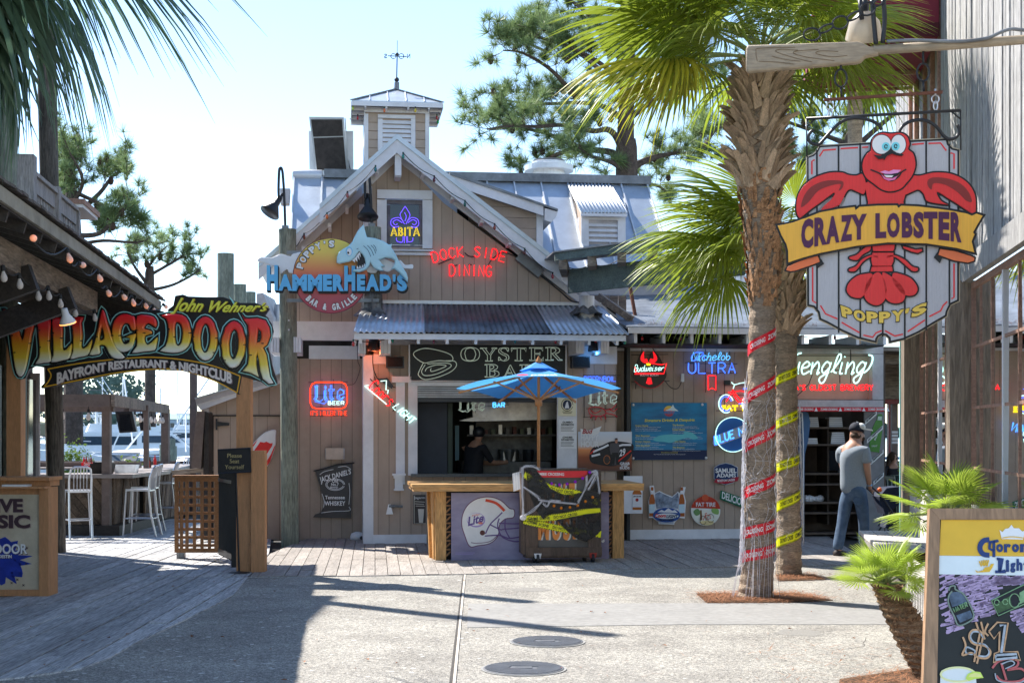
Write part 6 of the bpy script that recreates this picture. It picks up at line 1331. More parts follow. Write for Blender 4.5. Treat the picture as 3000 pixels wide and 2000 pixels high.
boat(262,95,11,200,M_hull,'white cruiser moored at left behind the soda caddy');boat(262,62,6,170,M_hulld,'dark hulled boat with a white deck, bow toward the tiki bar',fly=False)
o=boat(395,62,8,262,M_hullb,'pale blue hulled boat with its stern name, framed by the canopy posts',fly=False)
boat(470,120,11,20,M_hull,'white flybridge yacht between the canopy and the dark post',mast=5);boat(360,150,12,10,M_hull,'far white yacht seen between the canopy posts',mast=7);boat(535,75,6,250,M_hull,'small white outboard boat near the dark post',fly=False)
boat(300,170,12,0,M_hull,'distant white sport yacht left of the near canopy post',mast=9);boat(520,160,12,175,M_hull,'distant yacht with outriggers under the far building',mast=8);boat(440,190,12,30,M_hull,'distant yacht behind the thin canopy post',mast=8);boat(225,150,11,190,M_hull,'distant cruiser behind the yellow green shrub')
txt(o,'lettering','SILVER BACK',(370,1328,407,1332),BLK,w=45.3,dw=0,depth=.01)if False else None
for px,Y in((500,45),(506,52),(478,58)):t=T('dock_piling','thin green mooring piling %s'%{500:'nearest beside the dark post',506:'just right of the nearest mooring piling',478:'farther out beside the canopy corner'}[px],'piling',F0,at(px,Y,-1.1),'mooring pilings');MB().tube([(0,0,0),(0,0,2.6 if Y<50 else 2.3)],.15,10).obj('post',M_pile,t)
t=T('condominium','pale grey waterfront block with a green roof far across the marina','building',F0,at(525,260,-1));M_cond=mat('pale_stucco',(.42,.47,.52),rough=.8)
MB().box(-3.3,3.4,0,8,0,5.2).obj('wall',M_cond,t);MB().prism([(-3.6,-.3,5.2),(3.7,-.3,5.2),(3.0,2,6.3),(-2.9,2,6.3)],(0,3,0)).obj('roof',mat('green_roof',(.28,.42,.36),rough=.7),t)
for i in range(5):
 for k in range(3):MB().box(-2.9+i*1.3,-2.2+i*1.3,-.05,0,.9+k*1.4,1.7+k*1.4).obj('window',M_tint,t)
# dock fence line behind the tiki bar
t=T('dock_railing','low dark rail running behind the tiki bar by the water','railing',F0,at(400,31.6,0));MB().box(-6,2.6,0,.08,.95,1.05).obj('rail',M_brown,t)
for i in range(6):MB().box(-5.8+i*1.6,-5.7+i*1.6,.0,.08,0,.95).obj('post',M_brown,t)
# ------------------------------------------------------------ wooden counter in front of the service window
cR=cc(1500,1340,.2169);wC=-2.95
def txt3(parent,name,text,f3,m,bold=0.,shear=0.):
 vs,fs=glyphs(text,bold,shear);return MB().add([f3(u,v)for u,v in vs],fs).obj(name,m,parent)
t=T('bar_counter','yellow pine outdoor counter with lattice sides in front of the service window','counter',FB,FB.L(1540,1640,wC));t.A.z=0;t.o.location=FB.W(t.A);ct=t
pz=lambda x,y,w=wC:t.p(x,y,w=w)
def cb(name,x0,y0,x1,y1,m,w0=wC,th=.1,to_ground=False):
 a_,b_=pz(x0,y0,w0),pz(x1,y1,w0);return MB().box(a_.x,b_.x,a_.y,a_.y+th,0 if to_ground else b_.z,a_.z).obj(name,m,t)
cb('post',1276,1440,1307,1640,M_pine,th=.14,to_ground=True);cb('post',1795,1436,1828,1636,M_pine,th=.14,to_ground=True)
a_=pz(1276,1440);zt_=a_.z
MB().box(a_.x-.02,a_.x,.14,1.1,.0,zt_).obj('side_panel',M_pine,t);MB().box(a_.x-.02,a_.x+.12,1.1,1.24,0,zt_).obj('post',M_pine,t)
xr_=pz(1828,1440).x;MB().box(xr_-.12,xr_,1.1,1.24,0,zt_).obj('post',M_pine,t)
MB().prism([Vector((a_.x-.02,.3,0)),Vector((a_.x-.02,.42,0)),Vector((a_.x-.02,1.0,zt_)),Vector((a_.x-.02,.88,zt_))],(-.04,0,0)).obj('brace',M_pine,t)
for(xa,xb)in((1307,1321),(1784,1795)):
 A_,B_=pz(xa,1440).x,pz(xb,1440).x
 MB().box(A_,B_,.06,.08,.06,zt_).obj('lattice_back',M_dark,t)
 for i in range(14):
  z=.06+i*(zt_-.1)/14;s_=1 if i%2 else-1
  MB().beam((A_,.04,z+(.03 if s_>0 else 0)),(B_,.04,z+(0 if s_>0 else .03)+.03),.02,.02).obj('lattice_slat',M_lat,t)
# counter top: boards
xl,xr=pz(1207,1430,wC-.25).x,pz(1886,1430,wC-.25).x;z1_=pz(1300,1418,wC-.25).z;z0_=pz(1300,1439,wC-.25).z
MB().box(xl+.02,xr,-.25,-.21,z0_,z1_-.04).obj('apron',M_pineh,t)
for i in range(7):MB().box(xl,xr,-.27+i*.2,-.275+(i+1)*.2,z1_-.04,z1_).obj('top_board',M_pineh,t)
MB().box(xl+.02,xl+.06,-.2,1.1,z0_,z1_-.04).obj('apron',M_pineh,t);MB().box(xl+.45,xr-.45,.2,.3,.0,.5).obj('foot_board',M_dark,t)
MB().box(xl+.4,xr-.4,.5,.55,.0,z1_-.1).obj('inner_panel',M_dark,t)
rect(bar,'window_sill',1205,1388,1700,1395,mat('dark_granite',(.06,.065,.07),rough=.3,var=.5,scale=40,bump=0),w=-.25,thick=.3)
# helmet poster
t=sign('helmet_poster','large purple poster of a football helmet fixed to the counter front','poster',1550,1540,wC-.03);M_pur=mat('purple_print',(.235,.205,.37),rough=.3,var=.22,scale=1.5,bump=0,stretch=(1,1,2.5),col2=(.40,.37,.52))
rect(t,'panel',1322,1443,1784,1638,M_pur,thick=.012);OFFW=paint('cdbfc0');MAR=paint('5c3a52'); 
cplate(t,'helmet_rim',[cC('s',(508,1340),(475,1265),(457,1200),(465,1130),(500,1070),(560,1032),(640,1022),(710,1045),(765,1095),(795,1105),(792,1150),(740,1160),(700,1200),(690,1270),(640,1320),(560,1335))],MAR,dw=-.003,thick=.004,off=.012)
cplate(t,'helmet',[cC('s',(508,1340),(475,1265),(457,1200),(465,1130),(500,1070),(560,1032),(640,1022),(710,1045),(765,1095),(795,1105),(792,1150),(740,1160),(700,1200),(690,1270),(640,1320),(560,1335))],OFFW,dw=-.007,thick=.004)
ribbon(t,'stripe',[cC('s',(610,1040),(680,1060),(735,1110))],paint('b23a20'),.035,dw=-.010);cplate(t,'ear_hole',[cC(*ell(590,1254,17,17,18))],paint('4a2420'),dw=-.010,thick=.003)
ribbon(t,'face_mask',[cC('s',(605,1275),(700,1270),(770,1290),(880,1270)),cC('s',(610,1260),(640,1200),(690,1150),(720,1120)),cC('s',(720,1230),(800,1225),(880,1215)),cC('s',(700,1190),(800,1195),(880,1190)),cC('s',(700,1160),(690,1210),(720,1280),(800,1310),(880,1300)),cC('s',(740,1160),(740,1230),(770,1290)),cC('s',(640,1200),(700,1230),(720,1235))],paint('56406e'),.016,dw=-.012)
ribbon(t,'helmet_edge',[cC('s',(690,1270),(640,1310),(560,1322),(515,1318))],MAR,.008,dw=-.011)
cplate(t,'emblem',[cC(*ell(548,1170,60,48,24))],paint('8a78a8'),dw=-.010,thick=.003);cplate(t,'emblem',[cC(*ell(546,1166,56,42,24))],paint('cfc4cc'),dw=-.012,thick=.003)
txt(t,'lettering','Lite',quad4(cC,(495,1150),(600,1125),(598,1180),(495,1212)),paint('54407a'),dw=-.014,bold=.03,shear=.1);txt(t,'lettering','Miller',quad4(cC,(520,1138),(575,1124),(576,1136),(521,1150)),paint('b23a30'),dw=-.014,shear=.3);cplate(t,'seal_print',[cC(*ell(577,1190,16,8,16))],paint('b86a60'),dw=-.014,thick=.003)
ribbon(t,'small_print',[cC((410,1385),(540,1385)),cC((410,1396),(530,1396))],paint('7f74a0'),.008,dw=-.003);poly(t,'edge_mark',cC((1368,1310),(1390,1295),(1392,1312),(1380,1320)),OFFW,dw=-.003,thick=.003)
# ------------------------------------------------------------ rolling board with Halloween tape
wK=FB.loc(G(1640,1650))[1];t=sign('rolling_board','dark wooden LIVE MUSIC board on casters','notice board',1640,1650,wK);M_bw=mat('board_wood',(.11,.075,.055),rough=.6,var=.3,scale=3,bump=.3,grain=.35,stretch=(3,3,.5));M_slate=mat('chalkboard_grey',(.13,.125,.115),rough=.6,var=.25,scale=3,bump=.05)
rb=t
rect(t,'left_stile',*cR(185,130,350,1240),M_bw,dw=-.02,thick=.30);rect(t,'right_stile',*cR(1030,170,1205,1215),M_bw,dw=-.02,thick=.30);rect(t,'bottom_rail',*cR(186,1216,1215,1322),M_bw,dw=-.025,thick=.3);rect(t,'top_rail',*cR(352,150,1028,180),M_bw,dw=-.02,thick=.3);rect(t,'panel',*cR(352,181,1028,1214),M_slate,dw=.02,thick=.25);rect(t,'base_lip',*cR(184,1324,1210,1345),M_bw,dw=-.0,thick=.28)
poly(t,'side_panel',cR((130,130),(183,150),(183,1325),(120,1290)),M_bw,dw=.0,thick=.2)
OR=paint('c9763a');PWH=paint('b5b4b0')
for s_,bx in(('L',(435,345,515,690)),('I',(535,345,578,690)),('V',(625,345,725,690)),('E',(770,345,850,690)),('M',(352,790,500,1110)),('U',(540,790,650,1115)),('S',(690,790,780,1115)),('I',(820,790,860,1100)),('C',(890,790,1000,1100))):
 x0,y0,x1,y1=bx;txt(t,'letter_shadow',s_,cR(x0+22,y0+4,x1+22,y1+2),PWH,dw=.017,bold=.05);txt(t,'letter',s_,cR(*bx),OR,dw=.013,bold=.05)
for(x,dy,c)in((300,0,M_black),(345,-.05,M_trim),(1000,.1,M_black),(1090,-.05,paint('8a2a22'))):
 q=t.p(*cR((x,1400))[0]);q.z=.065;MB().lathe([(.06,-.018),(.065,-.012),(.065,.012),(.06,.018)],(q.x,dy+.05,.065),14,Matrix.Rotation(pi/2,3,'Y')).obj('wheel',M_black,t);MB().prism([(q.x-.035,dy+.02,.07),(q.x+.035,dy+.02,.07),(q.x+.05,dy+.02,.135),(q.x-.05,dy+.02,.135)],(0,.06,0)).obj('caster',c,t)
def tape(t,name,pts,wid,m,words,mw,w=None,dw=-.035,stripes=True,flip=False):
 """printed tape hung along points given in photo pixels"""
 P=[t.p(x,y,w=w,dw=dw)for x,y in catm([tuple(q)for q in pts],6)];n=len(P);tot=[0]
 for a,b in zip(P,P[1:]):tot.append(tot[-1]+(b-a).length)
 def at_(s,v,off=0.):
  s=max(0,min(tot[-1]-1e-6,s));i=max(j for j in range(n-1)if tot[j]<=s);k=(s-tot[i])/max(1e-6,tot[i+1]-tot[i]);c=P[i].lerp(P[i+1],k);d=(P[i+1]-P[i]);nn=Vector((-d.z,0,d.x)).normalized();return c+nn*wid*(v-.5)+Vector((0,off+.01*sin(s*20)*0,0))
 b=MB(); 
 for i in range(n):b.v+=[tuple(at_(tot[i],0)),tuple(at_(tot[i],1)),tuple(at_(tot[i],0,.004)),tuple(at_(tot[i],1,.004))]
 for i in range(n-1):j=i*4;b.f+=[(j,j+4,j+5,j+1),(j+2,j+3,j+7,j+6),(j+1,j+5,j+7,j+3),(j,j+2,j+6,j+4)]
 o=b.obj(name,m,t)
 if stripes:
  b=MB();s=0
  while s<tot[-1]-.03:
   for v0,v1 in((0,.14),(.86,1)):b.add([at_(s,v0,-.003),at_(s+.014,v0,-.003),at_(s+.026,v1,-.003),at_(s+.012,v1,-.003)],[(0,1,2,3)])
   s+=.03
  b.obj(name+'_stripes',mw,o if False else t,kind='stuff')
 s=.05;i=0
 while s<tot[-1]-.15:
  wd=words[i%len(words)];L_=.021*len(wd)*(wid/.07)
  if s+L_>tot[-1]:break
  txt3(t,name+'_lettering',wd,lambda u,v:at_(s+u*L_,.28+.44*v,-.004),mw,bold=.02);s+=L_+.05;i+=1
 return o
YT=paint('e0cc0c',rough=.3);RT=paint('b01a26',rough=.3)
hw=T('halloween_tape','yellow crime scene tape and red zombie tape draped over the rolling board','decoration',FB,tuple(rb.A))
tape(hw,'red_tape',cR((250,220),(500,222),(750,224),(1020,222)),.085,RT,["ZOMBIE CROSSING"],WHT,stripes=False)
for pts in(((165,225),(300,300),(480,390),(650,450),(870,480),(1000,545),(1190,610)),((165,820),(400,820),(700,790),(950,740),(1192,700)),((160,850),(400,905),(700,965),(950,1000),(1203,1035)),((170,240),(350,360),(520,420))):tape(hw,'yellow_tape',cR(*pts),.085 if pts[0][0]!=170 else .06,YT,['CRIME SCENE','DO NOT CROSS'],BLK,dw=-.04 if pts[0][0]!=170 else-.03)
M_gauze=bpy.data.materials.new('black_gauze');M_gauze.use_nodes=True;N=M_gauze.node_tree.nodes;K=M_gauze.node_tree.links
b_=N['Principled BSDF'];b_.inputs['Base Color'].default_value=(.006,.006,.007,1);nz=N.new('ShaderNodeTexNoise');nz.inputs['Scale'].default_value=8;nz.inputs['Detail'].default_value=8;tc=N.new('ShaderNodeTexCoord');K.new(tc.outputs['Object'],nz.inputs[0]);r_=N.new('ShaderNodeMapRange');r_.inputs[1].default_value=.36;r_.inputs[2].default_value=.58;r_.inputs[3].default_value=.25;r_.inputs[4].default_value=.97;K.new(nz.outputs[0],r_.inputs[0]);K.new(r_.outputs[0],b_.inputs['Alpha'])
gz=T('black_gauze','torn black gauze draped across the rolling board','decoration',FB,tuple(rb.A))
for P in(((180,120),(280,110),(420,280),(520,420),(700,500),(900,480),(1100,420),(1160,180),(1190,400),(1200,680),(950,690),(800,720),(560,740),(420,830),(330,720),(230,480)),((600,840),(1000,760),(1195,740),(1205,980),(1150,1040),(1000,1140),(850,1080),(700,950))):poly(gz,'cloth',cR(*P),M_gauze,dw=-.046 if P[0][0]<500 else-.05,thick=.003)
M_web=mat('cobweb_fibre',(.80,.80,.84),rough=.9,bump=0,var=.05,transl=.4)
cw=T('cobweb_decoration','white stretched cobweb hung over the rolling board','decoration',FB,tuple(rb.A));rs=random.Random(12);b=MB()
for P in(((150,390),(350,530),(400,580),(870,620)),((890,610),(1000,400),(1010,240)),((400,590),(300,700),(160,790)),((120,200),(160,120),(280,120),(370,160)),((150,130),(140,400),(150,780)),((1010,380),(1130,200),(1160,300),(1180,480)),((420,620),(470,660),(520,580),(650,590)),((1040,200),(1150,190),(1090,330),(1030,430))):
 for k in range(14):
  P2=[(x+rs.gauss(0,9),y+rs.gauss(0,9))for x,y in P];b.tube([cw.p(*q,dw=-.06)for q in cR(*catm([tuple(z)for z in P2],4))],rs.uniform(.0008,.0024),4)
b.obj('strands',M_web,cw,kind='stuff');MB().ball(cw.p(*cR((150,810))[0],dw=-.04),.045,8,(1,.5,.8)).obj('knot',M_web,cw)
bl_=T('bauble_garland','string of small purple and orange baubles on the rolling board','decoration',FB,tuple(rb.A))
for(x,y)in((535,350),(640,365),(745,355),(855,325),(955,280),(1050,200)):MB().ball(bl_.p(*cR((x,y))[0],dw=-.07),.021,8).obj('bauble',paint('7a1a9a',rough=.2),bl_,smooth=True)
for(x,y)in((568,650),(665,678),(783,670),(887,645),(992,590),(1090,533)):MB().ball(bl_.p(*cR((x,y))[0],dw=-.07),.019,8).obj('bauble',paint('d96a14',rough=.2),bl_,smooth=True)
ptube(bl_,'cord',[cR('s',(535,345),(640,355),(745,345),(855,315),(955,270),(1050,190)),cR('s',(568,640),(665,668),(783,660),(887,635),(992,580),(1090,523))],M_sock,.003,dw=-.07)
pl_=T('menu_wad','white folded menus clipped to the corner of the rolling board','menus',FB,tuple(rb.A))
for k in range(6):poly(pl_,'sheet',cR((5+k*16,215-k*4),(20+k*16,208-k*4),(35+k*16,455-k*6),(20+k*16,455-k*6)),WHT if k%2 else M_trim,dw=-.05+k*.012,thick=.006)
# umbrella
YU=18.75;Xc=(1578-1500)/F*YU;t=T('patio_umbrella','open sky blue patio umbrella on an orange wooden pole','umbrella',F0,(Xc,YU,0))
M_canv=mat('umbrella_canvas',(.10,.42,.88),rough=.7,var=.05,scale=4,bump=.05,transl=.42);M_wood=mat('umbrella_wood',(.50,.19,.055),rough=.35,var=.15,bump=.05,grain=.2)
Rt=Matrix.Rotation(radians(-6.5),4,'X');zc=CH+(HZ-1138)/F*YU;Rr=1.09
hexp=lambda k,r=Rr,z=0:Vector((0,0,zc))+(Rt@Vector((r*cos(radians(60*k)),r*sin(radians(60*k)),z)))
top_z=.28;e=lambda k:hexp(k)
for k in range(6):
 A_,B_,C_=hexp(k),hexp(k+1),hexp(0,0,top_z);b=MB();n_=6;vs=[]
 for i in range(n_+1):
  for j in range(n_+1): 
   u=i/n_;p_=A_.lerp(B_,j/n_).lerp(C_,u);p_.z-=.05*sin(pi*u)*(.3+.7*sin(pi*j/n_));p_.z-=.02*(1-u)*sin(pi*j/n_)*-1;vs.append(p_)
 fs=[(i*(n_+1)+j,i*(n_+1)+j+1,(i+1)*(n_+1)+j+1,(i+1)*(n_+1)+j)for i in range(n_)for j in range(n_)]
 b.add(vs,fs).obj('canopy_panel',M_canv,t,smooth=True)
 MB().beam(hexp(k,Rr*.97,-.055),hexp(k,.06,top_z-.075),.018,.028).obj('rib',M_wood,t)
 MB().beam(hexp(k,Rr*.55,top_z*.42-.02),Vector((0,0,zc-.16)),.015,.022).obj('strut',M_wood,t)
for k in range(6):MB().prism([hexp(k,.25,top_z-.045),hexp(k+1,.25,top_z-.045),hexp(0,0,top_z+.09)],(0,0,.004)).obj('vent_panel',M_canv,t)
MB().tube([(0,0,.0),(0,0,zc-.2)],.021,12).obj('pole',M_wood,t);MB().tube([(0,0,zc-.2),(0,0,zc+.3)],.019,12).obj('pole',M_wood,t);MB().lathe([(.045,-.05),(.05,0),(.045,.05)],(0,0,zc-.18),12).obj('hub',M_wood,t);um=lambda u,v,x0,x1,r0,r1:hexp(4).lerp(hexp(5),x0+(x1-x0)*u).lerp(hexp(0,0,top_z),r0+(r1-r0)*v)+Vector((0,-.012,.012))
txt3(t,'lettering','pepsi',lambda u,v:um(u,v,.38,.74,.10,.24),WHT,bold=.03);MB().add([um(.5+.5*cos(i*pi/8),.5+.5*sin(i*pi/8),.18,.34,.10,.25)for i in range(16)],[tuple(range(16))]).obj('logo_print',paint('b03038'),t)
MB().lathe([(.035,0),(.04,.03),(.02,.07),(.005,.1)],(0,0,zc+top_z+.05),10).obj('finial',M_wood,t);MB().tube([(0,0,.99),(0,0,1.16)],.024,10).obj('brass_sleeve',mat('brass',(.5,.36,.1),rough=.3,metal=.8),t)
# small things on the counter
t=T('plastic_cup','clear plastic tip cup standing behind the rolling board','cup',FB,ct.A+Vector((pz(1663,1380).x-ct.A.x+ct.A.x,.2,z1_)))if False else T('plastic_cup','clear plastic tip cup standing behind the rolling board','cup',FB,(FB.L(1664,1375,wC+.2).x,wC+.2,z1_))
MB().lathe([(.03,0),(.042,.11),(.045,.115)],(0,0,0),14).obj('cup',mat('clear_plastic',(.7,.72,.74)),t)
t=T('dark_caddy','dark wooden caddy at the right end of the board','caddy',FB,(FB.L(1735,1375,wC+.2).x,wC+.2,z1_));MB().prism([(-.11,0,0),(.11,0,0),(.10,0,.13),(.0,0,.15),(-.11,0,.13)],(0,.15,0)).obj('box',M_bw,t)
# kitchen contents seen through the window
kt=T('kitchen_range','stainless cooking range with pans inside the kitchen','range',FB,(bar.p(1480,1390,1.6).x,1.6,0))
MB().box(-.4,.75,0,.8,0,1.2).obj('body',M_ssd,kt);MB().box(.0,.68,-.03,-.001,.55,1.0).obj('oven_door',M_ss,kt);MB().box(.05,.6,-.07,-.05,.9,.93).obj('handle',M_ss,kt)
MB().box(-1.2,-.45,.1,.9,0,1.02).obj('prep_table',M_ssd,kt);MB().box(-.4,.9,.85,.9,1.2,2.0).obj('back_splash',M_ssd,kt)
rs=random.Random(3)
for i in range(9): 
 x=rs.uniform(-1.1,.7);MB().lathe([(rs.uniform(.05,.1),0),(.1,rs.uniform(.08,.2)),(.09,.2)],(x,rs.uniform(.1,.6),1.2 if x>-.4 else 1.02),10).obj('pan',M_ss if i%3 else M_black,kt)
MB().box(-.6,.9,.3,.6,1.62,1.65).obj('shelf',M_ssd,kt)
for i in range(12):MB().box(-.55+i*.12,-.49+i*.12,.35,.5,1.65,1.65+rs.uniform(.06,.16)).obj('jar',(M_ss,M_ssd,paint('5a2a20'),paint('59604a'))[i%4],kt)
t=T('kitchen_daylight_plate','narrow plate painted as a bright doorway gap at the back of the kitchen','doorway',FB,(bar.p(1339,1300,2.6).x,2.6,1.2));MB().box(-.035,.035,0,.02,0,.6).obj('gap',paint('8fb0d0'),t)  # pale blue plate, daylight beyond the kitchen put into its colour
t=sign('neon_sign','dim Lite BAR neon hanging inside the service window, under the shutter','neon sign',1410,1185,.25);gothic(t,432,385,612,455,cC,NCr,.012,dw=-.02);ptube(t,'neon_tube',[cC((440,452),(495,462),(520,438))],NCr,.01,dw=-.02);stube(t,'neon_letters','BAR',cC(660,400,735,430),NC,.014,dw=-.02)
brackets(t,[cC((430,440),(765,415)),cC((610,400),(760,405)),cC((700,390),(690,440)),cC((540,440),(545,470))],dw=-.0)
# ------------------------------------------------------------ weathered wooden building on the right
rbld=T('weathered_building','tall grey barn board building with cedar windows and a red awning','building',FR,(0,0,0))
sR=lambda px,w=0.:FR.L(px,1000,w).x
s_far=sR(2767);s_near=7.0
boards([(s_near,3.32),(s_far,3.32),(s_far,7.0),(s_near,7.0)],.115,.006,'barn_board',M_grayw,rbld,ang=90,to3=lambda x,y:(x,.03,y),vec=(0,-.025,0),jitter=.35,rng=random.Random(31))
MB().box(s_near,s_far,-.12,0,3.2,7).obj('wall',M_dark,rbld)
MB().box(s_near,sR(2822),.03,.10,3.10,3.32).obj('header_beam',M_grayw,rbld);MB().box(sR(2822),sR(2660),.0,.06,3.10,3.25).obj('header_beam',M_grayw,rbld)
boards([(s_far+.01,5.0),(20.5,5.0),(20.5,8.0),(s_far+.01,8.0)],.14,.006,'barn_board',M_grayw,rbld,ang=90,to3=lambda x,y:(x,.0,y),vec=(0,-.025,0),jitter=.3,rng=random.Random(32))
MB().box(s_far,20.5,-.12,-.03,3.2,7).obj('wall',M_dark,rbld)
MB().box(s_far+.01,20.5,-.05,.0,3.25,4.99).obj('lower_wall',M_beam,rbld)
for px in(2760,2738,2716,2690,2674):s=sR(px);MB().box(s-.04,s+.04,.0,.05,3.3,8).obj('window_frame',M_mull,rbld)
pA0,pA1=sR(2850),sR(2795,.2);pB0,pB1=sR(2698),sR(2660,.2)
M_post=mat('post_wood',(.25,.20,.15),rough=.8,var=.3,scale=1.8,bump=.5,stretch=(3,3,.35),grain=.45)
MB().box(pA0+.0,pA0+.28,-.02,.21,0,3.12).obj('post',M_post,rbld);MB().box(pB0,pB0+.35,-.02,.2,0,3.2).obj('post',M_post,rbld)
MB().box(pB0+.355,pB0+.395,.16,.215,0,3.0).obj('end_trim',M_tealp,rbld)
# windows
M_gl=glassy('old_window_pane',(.30,.30,.28),rough=.012,alpha=.06,spec=1.0)
def cedar(s0,s1,mulls,whites,name_lab):
 fr_=MB();fr_.box(s0,s0+.06,-.03,.02,.15,3.09);fr_.box(s1-.06,s1,-.03,.02,.15,3.09);fr_.box(s0+.06,s1-.06,-.03,.02,.15,.22);fr_.box(s0+.06,s1-.06,-.03,.02,3.03,3.09);wo_=fr_.obj('window',M_mull,rbld)
 cuts_=[s0+.06]+sorted(mulls+whites)+[s1-.06]
 for m_ in mulls:MB().box(m_-.012,m_+.012,-.02,.013,.22,3.03).obj('mullion',M_mull,wo_)
 for m_ in whites:MB().box(m_-.03,m_+.03,-.02,.022,.22,3.03).obj('mullion',M_trim,wo_)
 for z in(.77,1.34,1.91,2.48):MB().box(s0+.06,s1-.06,-.018,.010,z-.013,z+.013).obj('glazing_bar',M_mull,wo_)
 rs_=random.Random(int(s0*10))
 for a_,b_ in zip(cuts_,cuts_[1:]):
  for z0,z1 in((.22,.77),(.77,1.34),(1.34,1.91),(1.91,2.48),(2.48,3.03)):
   q=[Vector((a_,0,z0)),Vector((b_,0,z0)),Vector((b_,0,z1)),Vector((a_,0,z1))];t1,t2=rs_.uniform(-.003,.003),rs_.uniform(-.003,.003);q[0].y+=t1;q[2].y-=t1;q[1].y+=t2;q[3].y-=t2;c0_=Vector((0,.0,0))
   MB().add([v+c0_ for v in q],[(0,1,2,3)]).obj('pane',M_gl,wo_)
cedar(sR(2848),0,[],[],'')if False else None
near_m=[sR(p)for p in(2875,2908,2988,3030,3120,3190)];near_w=[sR(p)for p in(2945,3080)]
cedar(8.6,pA0-.02,[m_ for m_ in near_m if 8.7<m_<pA0-.1],[m_ for m_ in near_w if 8.7<m_<pA0-.1],'')
cedar(pA0+.31,pB0-.02,[sR(2715),sR(2734),sR(2772)],[sR(2754)],'')
b=MB();b.box(7,pB0+.35,-4.0,-3.95,0,3.2);b.box(7,pB0+.35,-3.95,-.13,3.05,3.1);b.box(7,7.05,-3.95,-.05,0,3.1);b.box(pB0+.3,pB0+.35,-3.95,-.1,0,3.1);b.obj('interior_wall',M_dark,rbld)
b=MB(); 
for i in range(6): 
 s=9+i*1.7;MB().box(s,s+.8,-2.2,-1.4,.7,.75).obj('table',M_beam,rbld)
MB().box(s_near,8.6,-.1,.03,0,3.1).obj('lower_wall',M_grayw,rbld)
# red awning on the upper storey
t=T('red_awning','dark red box awning over an upper window','awning',FR,(s_far+.05,.05,6.0));M_aw=mat('awning_canvas',(.21,.018,.035),rough=.7,var=.12,scale=2,bump=.08);M_awd=mat('awning_lining',(.09,.012,.018),rough=.8)
MB().prism([(0,0,0),(0,1.35,0),(0,1.35,.35),(0,0,1.9)],(2.3,0,0)).obj('canvas',M_aw,t);MB().box(-.012,-.001,0,1.36,-.02,.13).obj('valance',M_awd,t)
for s in(.4,1.5,2.28):MB().box(s,s+.04,.02,1.34,-.05,-.01).obj('frame_bar',M_mull,t)
# wooden bench, slat by slat
M_bench=mat('bleached_bench',(.62,.59,.55),rough=.8,var=.12,scale=3,bump=.3,grain=.25,rnd=.08,dirt=.15,stretch=(.5,3,3))
bn=T('slatted_bench','sun bleached slatted bench along the wall, with a planter gap','bench',FR,(9,.1,0))
for(a_,b_)in((9.2,12.9),(15.0,17.8)):
 for i in range(4):MB().box(a_-9,b_-9,.02+i*.155,.02+(i+1)*.155-.012,.42,.46).obj('seat_slat',M_bench,bn)
 n_=int((b_-a_)/.11)
 for i in range(n_):MB().box(a_-9+i*.11,a_-9+i*.11+.045,.60,.62,.05,.42).obj('front_slat',M_bench,bn)
 MB().box(a_-9,b_-9,.58,.60,.02,.08).obj('front_rail',M_bench,bn)
 for i in range(5):MB().beam((a_-9,.02-.0*i,.50+i*.12),(b_-9,.02,.50+i*.12),.03,.10).obj('back_slat',M_bench,bn)
for i in range(9):MB().box(17.8-9-.04-(i*.02*0),17.8-9,.02+i*.068,.06+i*.068,.02,.42).obj('end_slat',M_bench,bn)
for i in range(3):MB().box(12.95-9,14.95-9,.05+i*.15,.05+(i+1)*.15-.02,.16+i*.1,.2+i*.1).obj('planter_board',M_bench,bn)

# ------------------------------------------------------------ lobster sign hanging from an oar
FS=Fr((2578-1500)/F*10.4,10.4,-11)
t=T('oar_bracket','long weathered wooden oar projecting from the wall to carry the lobster sign','oar',FS,FS.L(2600,150,0));M_oar=mat('oar_wood',(.40,.32,.225),rough=.6,var=.15,scale=2.5,bump=.15,grain=.25,stretch=(.5,3,3),dirt=.2)
cplate(t,'blade',[cI((222,372),(236,343),(1080,314),(1125,328),(1165,352),(1240,348),(1240,418),(1165,430),(1135,440),(1108,470),(1080,482),(238,553),(222,530))],M_oar,dw=-.03,thick=.07,bevel=.02)
MB().tube([t.p(*cI((1200,386))[0]),t.p(*cI((1800,345))[0]),t.p(*cI((2352,305))[0]),t.p(*cI((2900,262))[0])],[.036,.036,.034,.036],12).obj('shaft',M_oar,t,smooth=True)
ribbon(t,'carved_grain',[cI('s',(310,470),(300,400),(330,370),(600,362)),cI('s',(320,470),(450,475),(590,492)),cI('s',(620,385),(480,380),(460,400),(620,450),(730,475)),cI('s',(780,380),(620,390),(590,410),(700,440),(900,465)),cI('s',(930,395),(800,390),(760,410),(880,435),(1000,425)),cI('s',(420,430),(520,455),(640,470))],paint('5a4730'),.0035,dw=-.034)
ptube(t,'conduit',[cI('s',(1300,318),(1500,310),(1800,318),(1950,312),(2080,290),(2180,245),(2260,224),(2352,232),(2600,240))],M_metald,.013,dw=-.05)
ptube(t,'iron_strap',[cI('s',(1190,0),(1200,150),(1218,340)),cI('s',(1275,0),(1285,150),(1270,330)),cI((1095,-20),(1110,150))],M_black,.019,dw=-.03)
def link(t,cx,cy,rx,ry,rot,m=M_black,r=.0075,nm='chain_link',dw=0):
 a=radians(rot);MB().tube([t.p(cx+rx*cos(k)*cos(a)-ry*sin(k)*sin(a),cy+rx*cos(k)*sin(a)+ry*sin(k)*cos(a),dw=dw)for k in[2*pi*i/16 for i in range(16)]],r,6,closed=True).obj(nm,m,t)
ch=T('chain','black iron chain slung over the oar','chain',FS,FS.L(2450,60,-.05))
